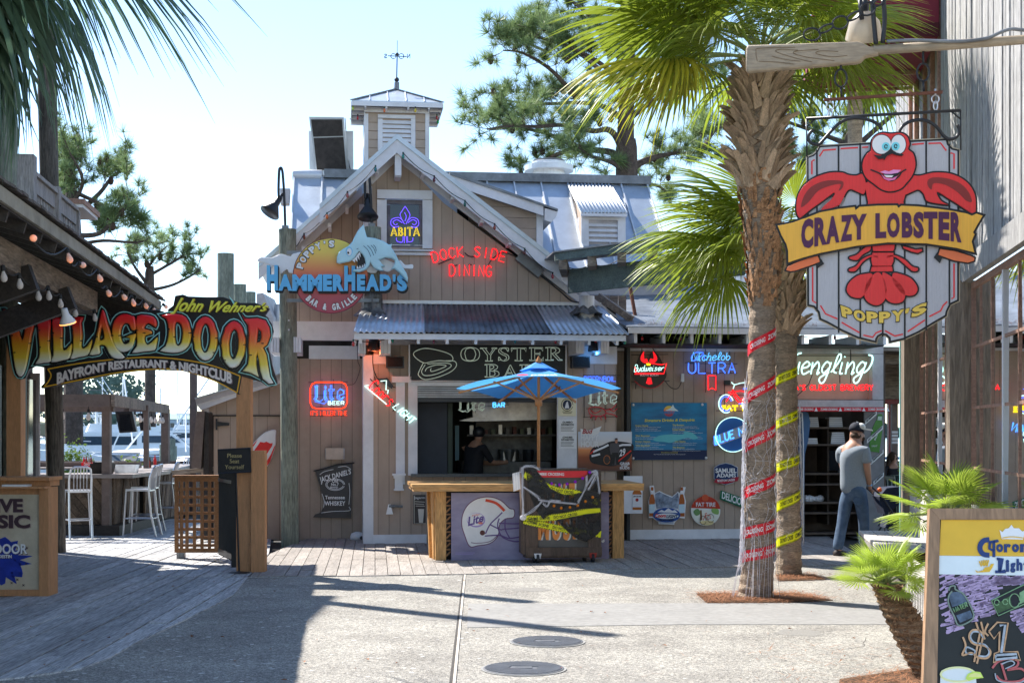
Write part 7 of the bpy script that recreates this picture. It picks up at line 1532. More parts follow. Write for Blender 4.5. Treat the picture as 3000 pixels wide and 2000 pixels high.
for(x,y,rx,ry,ro)in((728,265,65,48,0),(835,220,62,24,-25),(945,175,62,48,-20),(1050,125,62,24,-28),(1155,70,62,48,-25),(1240,20,55,22,-30)):X,Y=cI((x,y))[0];link(ch,X,Y,rx*.3827,ry*.3827,ro)
lp=T('oar_lamp','white glass shade lamp hanging behind the oar','lamp',FS,FS.L(2532,80,.12));MB().lathe([(.135,-.09),(.138,-.08),(.11,.04),(.055,.10),(.03,.12)],(0,0,0),24,Euler((radians(28),0,0)).to_matrix()).obj('shade',mat('milk_glass',(.66,.58,.46),rough=.25,transl=.3,bump=0),lp,smooth=True)
MB().lathe([(.03,0),(.034,.05),(.02,.09),(.014,.3)],Euler((radians(28),0,0)).to_matrix()@Vector((0,0,.11)),12).obj('socket',M_black,lp);MB().ball((0,.0,-.04),.035,10).obj('bulb',mat('bulb_white',(.8,.78,.7),rough=.2),lp)
hg=T('sign_hanger','iron rings and rusty bar between the oar and the lobster sign','hanger',FS,FS.L(2590,280,0));M_rust=mat('rusty_iron',(.16,.06,.035),rough=.8,var=.4,scale=20,bump=.3)
for(x,y0,y1,y2)in((950,490,600,745),(1580,395,555,700)):
 X,Y=cI((x,y1))[0];link(hg,X,Y,18,26,0,r=.008,nm='ring');ptube(hg,'rod',[cI((x,y0),(x,y1-65))],M_black,.009,dw=0);ptube(hg,'rod',[cI((x,y1+65),(x+5,y2))],M_black,.009,dw=0)
MB().beam(hg.p(*cI((820,766))[0]),hg.p(*cI((1728,706))[0]),.03,.018).obj('rusty_bar',M_rust,hg)
for(x,y)in((866,745),(1673,690)):
 ptube(hg,'bolt',[cI((x,y-10),(x,y+40))],M_alu,.008,dw=0);X,Y=cI((x,y+70))[0];link(hg,X,Y,11,12,0,M_alu,.005,'shackle');X,Y=cI((x+2,y+120))[0];link(hg,X,Y,6,13,0,M_alu,.005,'shackle')

t=T('lobster_sign','shield shaped lobster sign with a yellow banner, CRAZY LOBSTER','sign',FS,FS.L(2578,700,0))
LK=paint('131418');GR=mat('sign_grey_panel',(.52,.52,.55),rough=.5,var=.06,scale=3,bump=.3,stretch=(30,1,1),grain=.12);RD=mat('sign_lobster_red',(.78,.025,.025),rough=.4,var=.08,scale=3,bump=.15,stretch=(30,1,1));DR=paint('6d1f1c');YW=mat('sign_banner_yellow',(.88,.46,.05),rough=.45,var=.08,scale=3,bump=.15,stretch=(30,1,1));OG=paint('cf6038');PP=paint('3d1238');YL2=paint('d8a043')
ptube(t,'top_bar',[cI((685,910),(1868,846))],M_black,.012,dw=0);ptube(t,'side_bar',[cI((686,910),(690,1200)),cI((1866,846),(1868,1150)),cI((760,905),(690,970)),cI((1790,850),(1865,912))],M_black,.006,dw=0)
ptube(t,'antenna',[cI('s',(1262,995),(1230,950),(1150,915),(1050,905),(960,930),(880,1000),(800,1090),(770,1108),(715,1090),(700,1050),(720,1010),(745,995)),cI('s',(1398,1005),(1430,960),(1500,925),(1600,925),(1680,970),(1740,1045),(1790,1066),(1840,1045),(1856,1000),(1842,958))],M_black,.013,dw=-.02)
SH=cH((447,172),(780,153),(1000,140),(1290,125),(1298,160),(1325,188),(1368,198),(1366,1190),(1312,1215),(1290,1262),(1285,1290),(1190,1345),(1100,1400),(1000,1445),(908,1466),(905,1435),(885,1417),(862,1412),(838,1425),(828,1442),(825,1466),(700,1435),(600,1390),(500,1335),(450,1312),(440,1265),(412,1232),(370,1222),(366,244),(405,232),(432,205))
cplate(t,'board',[SH],LK,dw=.0,thick=.045,bevel=.004);cplate(t,'board_edge',[SH],paint('9a907c'),dw=.012,thick=.03,off=.006)
cplate(t,'grey_field',[SH],GR,dw=-.004,thick=.006,off=-.014)
for(x,y0,y1)in((433,200,1260),(575,165,1400),(717,155,1440),(864,800,1425),(1009,145,1445),(1150,135,1385),(1302,160,1230)):ribbon(t,'plank_joint',[cH((x,y0),(x+1,y1))],LK,.0125,dw=-.007)
RL=paint('b8262a')
for P in(((400,360),(400,275),(418,265)),((450,243),(475,203),(558,196)),((588,192),(703,185)),((730,184),(770,181)),((1058,165),(1135,158)),((1165,158),(1245,155),(1282,205)),((1310,220),(1333,226),(1333,325)),((405,968),(405,1190),(428,1203)),((1333,945),(1333,1168),(1315,1175)),((456,1220),(490,1275),(568,1308)),((595,1330),(712,1398)),((738,1414),(800,1428),(820,1400),(858,1385)),((880,1385),(925,1410),(945,1420),(998,1408)),((1028,1392),(1142,1315)),((1170,1293),(1245,1255),(1262,1220),(1288,1195))):ribbon(t,'red_line',[cH(*P)],RL,.0105,dw=-.007)
def lob(pts,m=RD,o=.012,dw=-.02,nm='lobster_part'):
 cplate(t,nm+'_outline',[cH(*pts)],LK,dw=dw+.004,thick=.012,off=o*.55);cplate(t,nm,[cH(*pts)],m,dw=dw-.006,thick=.012,off=-o*.4,bevel=.002)
lob(('s',(735,355),(690,365),(640,360),(600,345),(520,345),(440,368),(380,402),(330,450),(300,520),(295,600),(315,650),(345,635),(400,590),(470,540),(545,485),(520,525),(470,570),(460,605),(570,572),(600,540),(628,482),(655,462),(700,480),(745,492),(760,425)),nm='claw')
lob(('s',(1050,368),(1110,365),(1200,345),(1300,350),(1380,380),(1440,430),(1475,500),(1480,590),(1465,628),(1400,590),(1340,550),(1290,520),(1225,480),(1250,530),(1300,562),(1200,552),(1150,535),(1130,490),(1100,465),(1060,478),(1010,495),(1025,430)),nm='claw')
for P in(('s',(330,575),(350,500),(400,440),(480,405),(560,400),(605,410),(600,450),(575,468),(590,425),(520,435),(440,470),(380,540)),('s',(1450,540),(1430,480),(1380,425),(1300,390),(1210,380),(1165,395),(1160,430),(1185,460),(1200,420),(1280,430),(1360,480),(1410,530))):cplate(t,'claw_shade_print',[cH(*P)],DR,dw=-.029,thick=.004)
lob(('s',(755,410),(748,440),(752,480),(765,545),(775,590),(1000,590),(1005,540),(1020,490),(1032,450),(1030,400),(950,380),(850,380)),nm='torso')
lob(('s',(918,90),(985,86),(1028,110),(1045,160),(1037,195),(1070,225),(1084,300),(1062,370),(1025,418),(985,458),(920,476),(860,464),(805,425),(752,382),(728,320),(735,262),(763,218),(785,200),(790,140),(820,102),(865,85)),dw=-.034,nm='head')
for cx,rx in((858,62),(968,48)):cplate(t,'eye_outline',[cH(*ell(cx,164,rx+4,67,24))],LK,dw=-.045,thick=.006);cplate(t,'eye',[cH(*ell(cx,164,rx,62,24))],paint('e4e3e0'),dw=-.049,thick=.006)
for cx,cy in((886,178),(950,176)):cplate(t,'iris',[cH(*ell(cx,cy,27,28,20))],paint('66b4d4'),dw=-.053,thick=.006);ribbon(t,'pupil',[cH(*ell(cx,cy,9,12,16))],LK,.006,dw=-.057)
poly(t,'brow',cH((805,232),(850,238),(895,212),(918,190),(935,205),(955,218),(1005,230),(990,240),(955,235),(925,225),(895,238),(872,270),(870,255),(838,262)),LK,dw=-.058,thick=.006)
ribbon(t,'mouth_line',[cH('s',(785,330),(820,343),(850,358),(870,380),(900,398),(930,400),(970,375),(990,345),(1020,328))],LK,.010,dw=-.046)
poly(t,'lip',cH((848,345),(880,335),(905,342),(935,330),(985,332),(965,350),(920,358),(880,357)),paint('e07aa8'),dw=-.050,thick=.006);poly(t,'mouth',cH((860,358),(985,345),(960,372),(930,385),(890,378)),LK,dw=-.048,thick=.005);poly(t,'lip',cH((856,362),(885,385),(925,388),(962,370),(945,395),(905,403),(875,390)),paint('cf5f8f'),dw=-.052,thick=.006);poly(t,'teeth',cH((872,365),(935,368),(925,380),(890,380)),WHT,dw=-.053,thick=.005)
# banner
lob(((225,990),(240,962),(300,935),(440,885),(458,935),(400,958),(300,992),(260,1000)),OG,nm='banner_tail');lob(((1240,845),(1340,860),(1440,890),(1472,905),(1468,930),(1425,943),(1330,928),(1225,890)),OG,nm='banner_tail')
poly(t,'tail_fold',cH((440,885),(480,945),(440,975),(430,940),(458,935)),LK,dw=-.022,thick=.01);poly(t,'tail_fold',cH((1240,845),(1200,905),(1240,943),(1258,905),(1225,890)),LK,dw=-.022,thick=.01)
lob(((168,692),(215,685),(272,672),(340,648),(450,605),(570,582),(685,568),(690,585),(710,568),(830,560),(960,558),(970,572),(985,560),(1100,565),(1200,577),(1300,590),(1420,612),(1450,625),(1480,612),(1530,628),(1490,695),(1465,740),(1475,752),(1455,800),(1475,880),(1350,848),(1150,818),(900,812),(700,833),(450,882),(340,912),(240,945),(238,860),(228,820),(195,760)),YW,dw=-.05,o=.016,nm='banner')
ybase=lambda u:855-261*u+214*u*u
def crz(ch,a,b_):txt(t,'letter',ch,fn(cH,lambda u,v:(330+1052*(a+(b_-a)*u),ybase(a+(b_-a)*u)-(198-34*sin(pi*(a+(b_-a)*u)))*v*1.0)),PP,dw=-.062,depth=.008,bold=.055)
for ch,a,b_ in(('C',.0,.075),('R',.082,.16),('A',.155,.238),('Z',.245,.32),('Y',.31,.41),('L',.463,.53),('O',.535,.615),('B',.628,.695),('S',.700,.765),('T',.765,.85),('E',.857,.925),('R',.932,1.0)):crz(ch,a,b_)
for P in(((760,828),(790,825),(785,860),(735,890),(700,925),(650,918),(645,900),(690,885),(720,858)),((990,825),(1040,838),(1080,850),(1125,845),(1128,865),(1095,880),(1050,870),(1000,848)),((840,890),(830,915),(790,905),(740,935),(690,995),(645,998),(642,978),(685,960),(730,912),(790,885)),((890,890),(895,915),(940,905),(985,935),(1030,975),(1060,998),(1095,995),(1098,972),(1060,960),(1010,915),(940,885)),((790,820),(950,815),(945,850),(935,868),(800,868)),((795,870),(940,870),(940,930),(925,965),(795,965),(785,920)),((790,962),(930,960),(935,1000),(780,1002))):lob(('s',)+P if len(P)>8 else P,nm='leg' if len(P)>8 else 'tail_segment')
for P in(('s',(740,1010),(690,1025),(640,1070),(625,1120),(650,1160),(700,1175),(740,1160),(790,1080),(800,1010)),('s',(930,1005),(1000,1015),(1060,1045),(1098,1105),(1080,1150),(1030,1160),(980,1140),(930,1070)),('s',(860,1000),(930,1030),(990,1080),(1018,1140),(1000,1195),(940,1210),(885,1180),(870,1100)),('s',(820,1000),(860,1015),(895,1090),(893,1160),(860,1210),(810,1222),(755,1190),(738,1130),(760,1060))):lob(P,nm='tail_fan',dw=-.024)
for i,ch in enumerate("POPPY'S"):
 a=(.0,.145,.295,.44,.585,.745,.82)[i];b_=(.135,.285,.43,.575,.735,.79,1.0)[i];f=lambda u,v,a=a,b_=b_,ap=(ch=="'"):(598+552*(a+(b_-a)*u)+v*(a-.45)*25,1290+200*(a+(b_-a)*u)-225*(a+(b_-a)*u)**2-72*(v if not ap else .55+.45*v))
 txt(t,'letter_edge',ch,fn(cH,lambda u,v,f=f:(f(u*1.16-.08,v*1.16-.08))),LK,dw=-.010,depth=.008,bold=.09);txt(t,'letter',ch,fn(cH,f),YL2,dw=-.016,depth=.008,bold=.055)

# ------------------------------------------------------------ chalkboard sandwich sign near the camera
class T2(T):
 def __init__(s,name,label,cat,pos,rot):
  super().__init__(name,label,cat,F0,(0,0,0));s.o.location=pos;s.o.rotation_euler=rot;s.M=Matrix.LocRotScale(Vector(pos),Euler(rot),None);s.I=s.M.inverted();s.A=Vector((0,0,0))
 def p(s,px,py,w=None,dw=0.):
  O=s.I@Vector((0,0,CH));D=(s.I.to_3x3()@Vector(((px-1500)/F,1,-(py-HZ)/F)));k=(dw-O.y)/D.y;return O+D*k
cS=cc(2700,1480,.3315)
t=T2('sandwich_board','wood framed beer chalkboard in the foreground with a one dollar offer','chalkboard',(2.1,6.05,0),(radians(-11),0,0));M_frw=mat('frame_wood',(.36,.215,.12),rough=.5,var=.2,scale=2.5,bump=.15,stretch=(3,3,.5),grain=.3)
Rr_=3430
def qd(name,P,m,dw=0.,th=.02):return poly(t,name,P,m,dw=dw,thick=th)
qd('left_stile',[(2724,1488),(2754,1521),(2700+122*.3315-2,2400),(2690,2400)],M_frw,th=.04);qd('top_rail',[(2725,1488.2),(Rr_,1488),(Rr_-30,1521),(2754.3,1520.6)],M_frw,th=.04);qd('right_stile',[(Rr_,1488),(Rr_+40,2400),(Rr_+8,2400),(Rr_-30,1521)],M_frw,th=.04);qd('backing',[(2752,1519),(Rr_-28,1519),(Rr_+10,2400),(2736,2400)],mat('chalk_black',(.012,.014,.013)),dw=.012,th=.015)
qd('gold_panel',[(2757,1522),(Rr_-31,1522),(Rr_-28,1633),(2752,1626)],paint('b8922c'),dw=.008,th=.005);qd('white_panel',[(2752,1626.5),(Rr_-28,1633.5),(Rr_-25,1690),(2749,1681)],paint('b4bcc8'),dw=.008,th=.005)
NV2=paint('1c2f5c');CG_=paint('b8922c');CWH=paint('c9d0d8')
poly(t,'crown_print',cS((690,215),(715,235),(740,205),(770,200),(795,170),(815,200),(860,200),(890,230),(915,220),(895,300),(710,295)),CWH,dw=.004,thick=.003)
ribbon(t,'crown_arc',[cS('s',(715,285),(800,275),(895,285))],CG_,.004,dw=.001)
ribbon(t,'letter',[cS('s',(600,300),(550,310),(520,350),(520,395),(550,430),(600,438))],NV2,.022,dw=.004);ribbon(t,'letter',[cS((605,320),(600,380),(640,400)),cS((640,310),(640,455)),cS((600,325),(680,310))],NV2,.012,dw=.003)
for s_,bx in(('o',(662,338,722,412)),('r',(730,338,790,412)),('o',(800,338,862,412)),('n',(872,338,950,412)),('a',(960,338,1020,412)),('i',(745,478,775,585)),('g',(785,505,830,592)),('h',(840,470,892,575)),('t',(902,478,950,575))):txt(t,'letter',s_,cS(*bx),NV2,dw=.004,bold=.05)
ribbon(t,'letter',[cS((665,470),(715,470),(695,575),(740,575)),cS((650,585),(745,585)),cS((690,470),(690,585))],NV2,.013,dw=.004)
poly(t,'griffin_print',cS((475,570),(500,582),(545,570),(560,545),(600,540),(615,515),(640,512),(625,550),(600,585),(540,588),(490,590)),CG_,dw=.004,thick=.003);ribbon(t,'griffin_ray',[cS((530+12*k,535-(k%2)*8),(512+20*k,490-k*5 if k<3 else 480))for k in range(5)],CG_,.006,dw=.004)
# chalk drawing: scribbled lilac, bottle, banknote, numerals
rs=random.Random(17);LI=mat('lilac_chalk',(.48,.36,.55),rough=.9,var=.15,bump=0);lines=[]
for i in range(230):
 y=rs.uniform(630,1150);x=rs.uniform(150,620); 
 if y>1165-(x-150)*.42:continue
 lines.append(cS((x,y),(x+rs.uniform(50,120),y-rs.uniform(12,45))))
for i in range(130):
 x=rs.uniform(620,880);y=rs.uniform(635,700)
 lines.append(cS((x,y),(x+rs.uniform(30,70),y-rs.uniform(8,25))))
for i in range(170):
 x=rs.uniform(780,1100);y=rs.uniform(930,1180)
 if y>1000+(x-780)*1.2:continue
 lines.append(cS((x,y),(x+rs.uniform(60,120),y-rs.uniform(20,45))))
o_=ribbon(t,'chalk_scribble',lines,LI,.009,dw=.009,depth=.001);o_['kind']='stuff'
poly(t,'bottle_ground',cS((225,840),(235,750),(245,705),(310,700),(330,745),(390,790),(440,880),(470,980),(430,1040),(330,1065),(290,980),(255,930)),BLK,dw=.007,thick=.001)
poly(t,'bottle_chalk',cS((240,800),(270,765),(330,760),(380,800),(405,860),(270,895)),mat('blue_chalk',(.10,.14,.20),var=.6,scale=20,bump=0,rough=.9),dw=.005,thick=.001);poly(t,'bottle_chalk',cS((305,970),(430,925),(455,985),(340,1035)),mat('blue_chalk',(.10,.14,.20)),dw=.005,thick=.001)
GC=mat('green_chalk',(.22,.38,.20),rough=.9,bump=0,var=.3,scale=30);WC=mat('white_chalk',(.42,.47,.52),rough=.9,bump=0,var=.3,scale=30);OC=mat('orange_chalk',(.60,.36,.20),rough=.9,bump=0,var=.25,scale=30);RC=mat('red_chalk',(.55,.14,.14),rough=.9,bump=0,var=.2,scale=30)
ribbon(t,'bottle_outline',[cS('s',(240,750),(255,715),(295,710),(300,740),(370,780),(430,880),(462,970),(430,1020),(330,1058),(290,980),(240,870),(240,800),(270,755))],mat('sage_chalk',(.22,.28,.23),rough=.9,bump=0),.006,dw=.003)
stube(t,'chalk_lettering','WATER',quad4(cS,(275,905),(395,855),(408,890),(290,945)),GC,.0045,dw=.004)
poly(t,'banknote_ground',cS((612,840),(905,690),(960,680),(960,850),(680,985)),BLK,dw=.006,thick=.001);poly(t,'banknote_chalk',cS((640,880),(780,800),(800,900),(680,950)),mat('green_chalk_soft',(.07,.13,.06),var=.5,scale=30,bump=0,rough=.9),dw=.004,thick=.001);poly(t,'banknote_chalk',cS((865,770),(950,720),(950,830),(870,870)),GC,dw=.004,thick=.001)
ribbon(t,'banknote_outline',[cS((618,838),(905,698),(1000,660)),cS((618,838),(680,972),(905,870),(1000,820)),cS(*ell(822,838,46,60,20)),cS(*ell(665,855,22,24,14)),cS(*ell(740,850,22,24,14))],GC,.004,dw=.002)
ribbon(t,'chalk_numeral',[cS('s',(560,1180),(520,1110),(450,1100),(420,1160),(460,1220),(560,1240),(610,1290),(580,1345),(500,1340),(440,1300),(360,1320),(390,1240),(365,1160)),cS((480,1030),(515,1130),(465,1380)),cS((525,1025),(550,1130),(490,1395)),cS('s',(590,1040),(560,1110),(590,1150))],OC,.008,dw=.004)
ribbon(t,'chalk_numeral',[cS('s',(550,1170),(510,1120),(455,1115),(432,1160),(470,1210),(560,1228),(598,1290),(570,1330),(500,1325)),cS('s',(470,1280),(400,1250),(395,1300),(460,1310),(470,1280))],WC,.007,dw=.004)
ribbon(t,'chalk_numeral',[cS((595,1110),(670,1030),(765,1035),(725,1290),(850,1290),(875,1365),(745,1350),(635,1385),(645,1305),(685,1290),(690,1110),(640,1175),(595,1110))],OC,.007,dw=.004);ribbon(t,'chalk_numeral',[cS((690,1060),(740,1050),(705,1300)),cS((660,1320),(840,1310),(845,1340),(655,1360),(660,1320))],WC,.010,dw=.003)
ribbon(t,'chalk_letter',[cS('s',(625,1435),(680,1375),(780,1350),(850,1370),(840,1420),(760,1450),(880,1440),(930,1500),(860,1550),(720,1550),(660,1500)),cS((705,1390),(750,1540))],RC,.009,dw=.004);ribbon(t,'chalk_letter',[cS('s',(650,1480),(670,1540),(760,1565),(880,1560),(960,1500)),cS('s',(705,1400),(790,1370),(820,1400),(740,1440))],WC,.005,dw=.003)
cplate(t,'glass_print',[cS('s',(168,1490),(200,1445),(300,1425),(420,1440),(475,1490),(470,1700),(300,1740),(180,1700))],paint('b9c4d0'),dw=.004,thick=.003);ribbon(t,'glass_rim',[cS(*ell(322,1490,152,62,30))],paint('c9bf8a'),.008,dw=.001)
cplate(t,'lime_print',[cS((390,1525),(410,1485),(460,1463),(520,1470),(548,1520),(470,1530),(420,1548))],paint('a8bc50'),dw=-.001,thick=.003);cplate(t,'lime_print',[cS((410,1515),(435,1487),(480,1475),(520,1490),(535,1512))],paint('c8cf74'),dw=-.003,thick=.003)
b=MB();M2=MB().prism([(.15,.1,0),(1.2,.1,0),(1.2,.14,0),(.15,.14,0)],(0,.0,1.3));M2.v=[(x,y+(1.3-z)*.22,z)for x,y,z in M2.v];M2.obj('rear_panel',M_frw,t)
# ------------------------------------------------------------ palms
M_leaf=mat('fan_leaf',(.26,.33,.035),rough=.38,var=.25,scale=2,bump=0,transl=.5,rnd=.2,spec=.6)
M_leafy=mat('fan_leaf_yellow',(.42,.40,.04),rough=.42,var=.3,scale=2,bump=0,transl=.55,rnd=.2)
M_leafd=mat('fan_leaf_bluegreen',(.10,.17,.10),rough=.4,var=.3,scale=2,bump=0,transl=.4,rnd=.25,spec=.5)
M_leafb=mat('small_fan_leaf',(.38,.50,.07),rough=.4,var=.25,scale=3,bump=0,transl=.5,rnd=.15)
M_stalk=mat('leaf_stalk',(.22,.27,.09),rough=.5,bump=.05)
M_boot=mat('palm_boot',(.48,.345,.23),rough=.85,var=.3,scale=5,bump=.4,stretch=(3,3,.6),grain=.35,rnd=.28)
M_fib=mat('palm_fibre',(.56,.30,.15),rough=.95,var=.5,scale=10,bump=.9,stretch=(1,1,2),grain=.5)
M_ptr=mat('palm_trunk_bark',(.43,.33,.24),rough=.9,var=.3,scale=4,bump=.9,stretch=(1,1,5),grain=.5,dirt=.25)
def fan(seed,R=1.0,pet=1.0,nseg=44,droop=.5,spread=118,petd=.35,wid=1.0,tipdroop=.5):
 """costapalmate leaf: stalk leaves the origin along +X, blade beyond it. returns (blade MB, stalk MB)"""
 rs=random.Random(seed);st=MB();P=[]
 for i in range(7):u=i/6;P.append(Vector((pet*u,0,-petd*u*u*pet)))
 d=(P[-1]-P[-2]).normalized();st.tube(P,[.022-.010*i/6 for i in range(7)],5);up=Vector((-d.z,0,d.x));side=Vector((0,1,0));o0=P[-1];b=MB()
 for k in range(nseg):
  a=radians(-spread+2*spread*(k+.5)/nseg);L_=R*(.72+.28*cos(a*.8))*rs.uniform(.9,1.06);da=radians(2*spread/nseg)
  dv=(d*cos(a)+side*sin(a));sd=(-d*sin(a)+side*cos(a));o=o0+d*R*.14*max(0,cos(a));nst=7;vs=[];dr=droop*rs.uniform(.8,1.25)+(tipdroop*.5 if rs.random()<.12 else 0);tw=rs.uniform(-.25,.25)
  for i in range(nst+1):
   u=i/nst;r=L_*u;wd=min(da*r*.5*1.06,.55*da*L_*.5)*wid if u<.5 else .55*da*L_*.5*wid*(1-((u-.5)/.5)**1.4)*1.0+.0012
   c=o+dv*r+up*(.10*R*sin(pi*min(1,u*.9))*(.6-abs(a)/2.4));c.z-=dr*R*(u**2.6)*(.55+.45*abs(sin(a)))+tipdroop*R*.5*max(0,u-.6)**2*2
   fold=up*(wd*.45);s2=(sd+up*tw*u)
   vs+=[c-s2*wd-fold,c+fold*.4,c+s2*wd-fold]
  fs=[]
  for i in range(nst):j=i*3;fs+=[(j,j+3,j+4,j+1),(j+1,j+4,j+5,j+2)]
  b.add(vs,fs)
 return b,st
def mk(b,name,m):o=b.obj(name,m,None);me=o.data;bpy.data.objects.remove(o);return me
class Leaves:
 def __init__(s,n,mats,**k):
  s.v=[]
  for i in range(n):
   b,st=fan(i*7+3,**k);s.v.append(([mk(MB().add(b.v,b.f),'frond',m)for m in mats],mk(st,'stalk',M_stalk)))
 def put(s,parent,loc,az,el,sc,i,mi=0,roll=0):
  me,sm_=s.v[i%len(s.v)];R=(Matrix.Rotation(radians(az),3,'Z')@Matrix.Rotation(radians(-el),3,'Y')@Matrix.Rotation(radians(roll),3,'X')).to_euler()
  o=inst(me[mi%len(me)],'frond',parent,loc,R,sc);inst(sm_,'stalk',o);return o
big=Leaves(5,[M_leaf,M_leafy],R=1.0,pet=.9,nseg=46,droop=.36,petd=.25)
bigd=Leaves(4,[M_leafd],R=1.35,pet=.75,nseg=50,droop=.55,petd=.35,wid=1.1)
def trunk(t,pts,m,n=20,ringy=.012,seed=1):
 """pts: (x,y,z,r)"""
 b=MB();rs=random.Random(seed);P=catm([tuple(q)for q in pts],10);m_=len(P);vs=[]
 for i,(x,y,z,r)in enumerate(P):
  for k in range(n):a=2*pi*k/n;rr_=r*(1+rs.uniform(-.02,.02)+ringy/r*.5*(1 if i%2 else-1));vs.append((x+rr_*cos(a),y+rr_*sin(a),z))
 fs=[(i*n+k,i*n+(k+1)%n,(i+1)*n+(k+1)%n,(i+1)*n+k)for i in range(m_-1)for k in range(n)];fs.append(tuple((m_-1)*n+k for k in range(n)))
 return b.add(vs,fs).obj('trunk',m,t,smooth=False),P
def pw(px,py,Y):return Vector(((px-1500)/F*Y,Y,CH-(py-HZ)/F*Y))
# boot mesh: split leaf base, narrow at the top
def bootmesh(k):
 L_=.30;rs=random.Random(k);c=rs.uniform(-.3,.3);b=MB();vs=[]
 for i in range(6):u=i/5;w_=.072*(1-u*.62);th=.028*(1-u*.55);y=.015+.13*u*u+.02*u;z=L_*u;x=c*u*L_;vs+=[(x-w_,-th+y,z),(x+w_,-th+y,z),(x+w_*.8,th+y,z+.01),(x-w_*.8,th+y,z+.01)]
 fs=[(0,3,2,1),(20,21,22,23)]
 for i in range(5):j=i*4;fs+=[(j,j+1,j+5,j+4),(j+1,j+2,j+6,j+5),(j+2,j+3,j+7,j+6),(j+3,j,j+4,j+7)]
 b.add(vs,fs);return mk(b,'boot',M_boot)
BM=[bootmesh(i)for i in range(4)]
def boots(t,P,z0,z1,dens,sc,seed,lift=0.):
 rs=random.Random(seed);n=0;z=z0;row=0
 ra=lambda z:min(P,key=lambda q:abs(q[2]-z))
 while z<z1:
  q=ra(z);k=max(5,int(dens)); 
  for i in range(k):
   a=2*pi*(i+(row%2)*.5)/k+rs.uniform(-.12,.12);s_=sc*rs.uniform(.8,1.15)
   o=inst(rs.choice(BM),'boot',t,(q[0]+q[3]*.92*cos(a),q[1]+q[3]*.92*sin(a),z+rs.uniform(-.03,.03)),(rs.uniform(-.22,.03)+lift,(1 if(i+row)%2 else-1)*rs.uniform(.25,.7),a-pi/2),s_);n+=1
  z+=.075*sc;row+=1
 return n
YA=14.45;A0=pw(2215,1745,YA)
pa=T('fan_palm','tall fan palm in front, with red tape spiralling up its webbed trunk','palm tree',F0,(A0.x,YA,0),'fan palms by the bar')
L0=lambda px,py,r:(lambda v:(v.x-A0.x,0,v.z,r))(pw(px,py,YA))
prof=[L0(2212,1752,.18),L0(2222,1600,.157),L0(2227,1300,.148),L0(2232,1000,.132),L0(2236,800,.145),L0(2230,640,.18),L0(2222,500,.18),L0(2224,380,.178),L0(2227,280,.155),L0(2230,200,.12)]
tr_,PA=trunk(pa,prof,M_ptr,22)
zz=lambda py:pw(0,py,YA).z
b=MB();rs=random.Random(5)
for i in range(420):    # fibre flakes below the boots
 z=rs.uniform(zz(900),zz(520));q=min(PA,key=lambda p_:abs(p_[2]-z));a=rs.random()*2*pi;r=q[3]*1.02;c=Vector((q[0]+r*cos(a),r*sin(a),z));w_=rs.uniform(.02,.05);h=rs.uniform(.05,.16);tg=Vector((-sin(a),cos(a),0));o_=Vector((cos(a),sin(a),0))*rs.uniform(.01,.06)
 b.add([c-tg*w_,c+tg*w_*.6+o_*.3,c+tg*w_*.5+Vector((0,0,h))+o_,c-tg*w_*.4+Vector((0,0,h*.9))+o_*.6],[(0,1,2,3)])
b.obj('fibre_bark',M_fib,pa,kind='stuff')
boots(pa,PA,zz(560),zz(225),10,.9,3)
top=Vector((L0(2232,170,0)[0],0,zz(175)))
rs=random.Random(41);fr_list=[]
for i in range(25):
 az=i*137.5+rs.uniform(-12,12);el=80-i*3.0+rs.uniform(-6,6);fr_list.append((az,el,rs.uniform(.72,.88),rs.randint(0,9),1 if(el<5 and rs.random()<.35)else 0))
fr_list+=[(184,30,1.05,1,0),(196,14,1.0,2,1),(172,12,.95,3,0),(184,4,.85,4,1),(150,34,.9,2,0),(-8,20,.72,1,0),(8,38,.8,2,0),(225,44,.9,4,0)]
for az,el,sc,i,mi in fr_list:big.put(pa,top+Vector((0,0,rs.uniform(-.1,.15))),az,el,sc,i,mi,rs.uniform(-25,25))
YB=16.7;B0=pw(2312,1686,YB)
pb=T('fan_palm','shorter fan palm behind, with yellow tape round its trunk','palm tree',F0,(B0.x,YB,0),'fan palms by the bar')
LB0=lambda px,py,r:(lambda v:(v.x-B0.x,0,v.z,r))(pw(px,py,YB))
_,PB=trunk(pb,[LB0(2311,1690,.155),LB0(2310,1500,.138),LB0(2305,1200,.125),LB0(2303,980,.13),LB0(2305,860,.165),LB0(2306,760,.14),LB0(2306,700,.09)],M_ptr,20)
boots(pb,PB,pw(0,975,YB).z,pw(0,760,YB).z,8,.75,8)
tb_=Vector((LB0(2306,750,0)[0],0,pw(0,745,YB).z));rs=random.Random(77)
for i in range(14):big.put(pb,tb_,i*137.5+rs.uniform(-14,14),76-i*5+rs.uniform(-6,6),rs.uniform(.6,.75),i,1 if(i>18 and rs.random()<.3)else 0,rs.uniform(-20,20))
for az,el,sc in((186,40,.85),(192,16,.9),(172,0,.8),(188,-10,.8),(168,62,.85),(20,66,.8),(180,28,.95),(160,20,.85),(200,50,.85),(176,74,.8),(150,44,.8)):big.put(pb,tb_,az,el,sc,int(az),0,rs.uniform(-25,25))
# a third palm beyond the oar
YC3=27.5;C0=pw(2490,1600,YC3);pc=T('fan_palm','fan palm crown seen high behind the oar and its lamp','palm tree',F0,(C0.x+.1,YC3,0),'fan palms by the bar')
_,PC_=trunk(pc,[(0,0,0,.15),(0,0,3,.14),(0,0,pw(0,60,YC3).z-.3,.14),(0,0,pw(0,60,YC3).z,.1)],M_ptr,14);rs=random.Random(9)
for i in range(26):big.put(pc,(0,0,pw(0,50,YC3).z),i*137.5,75-i*4.4+rs.uniform(-6,6),rs.uniform(1.,1.2),i,0,rs.uniform(-20,20))
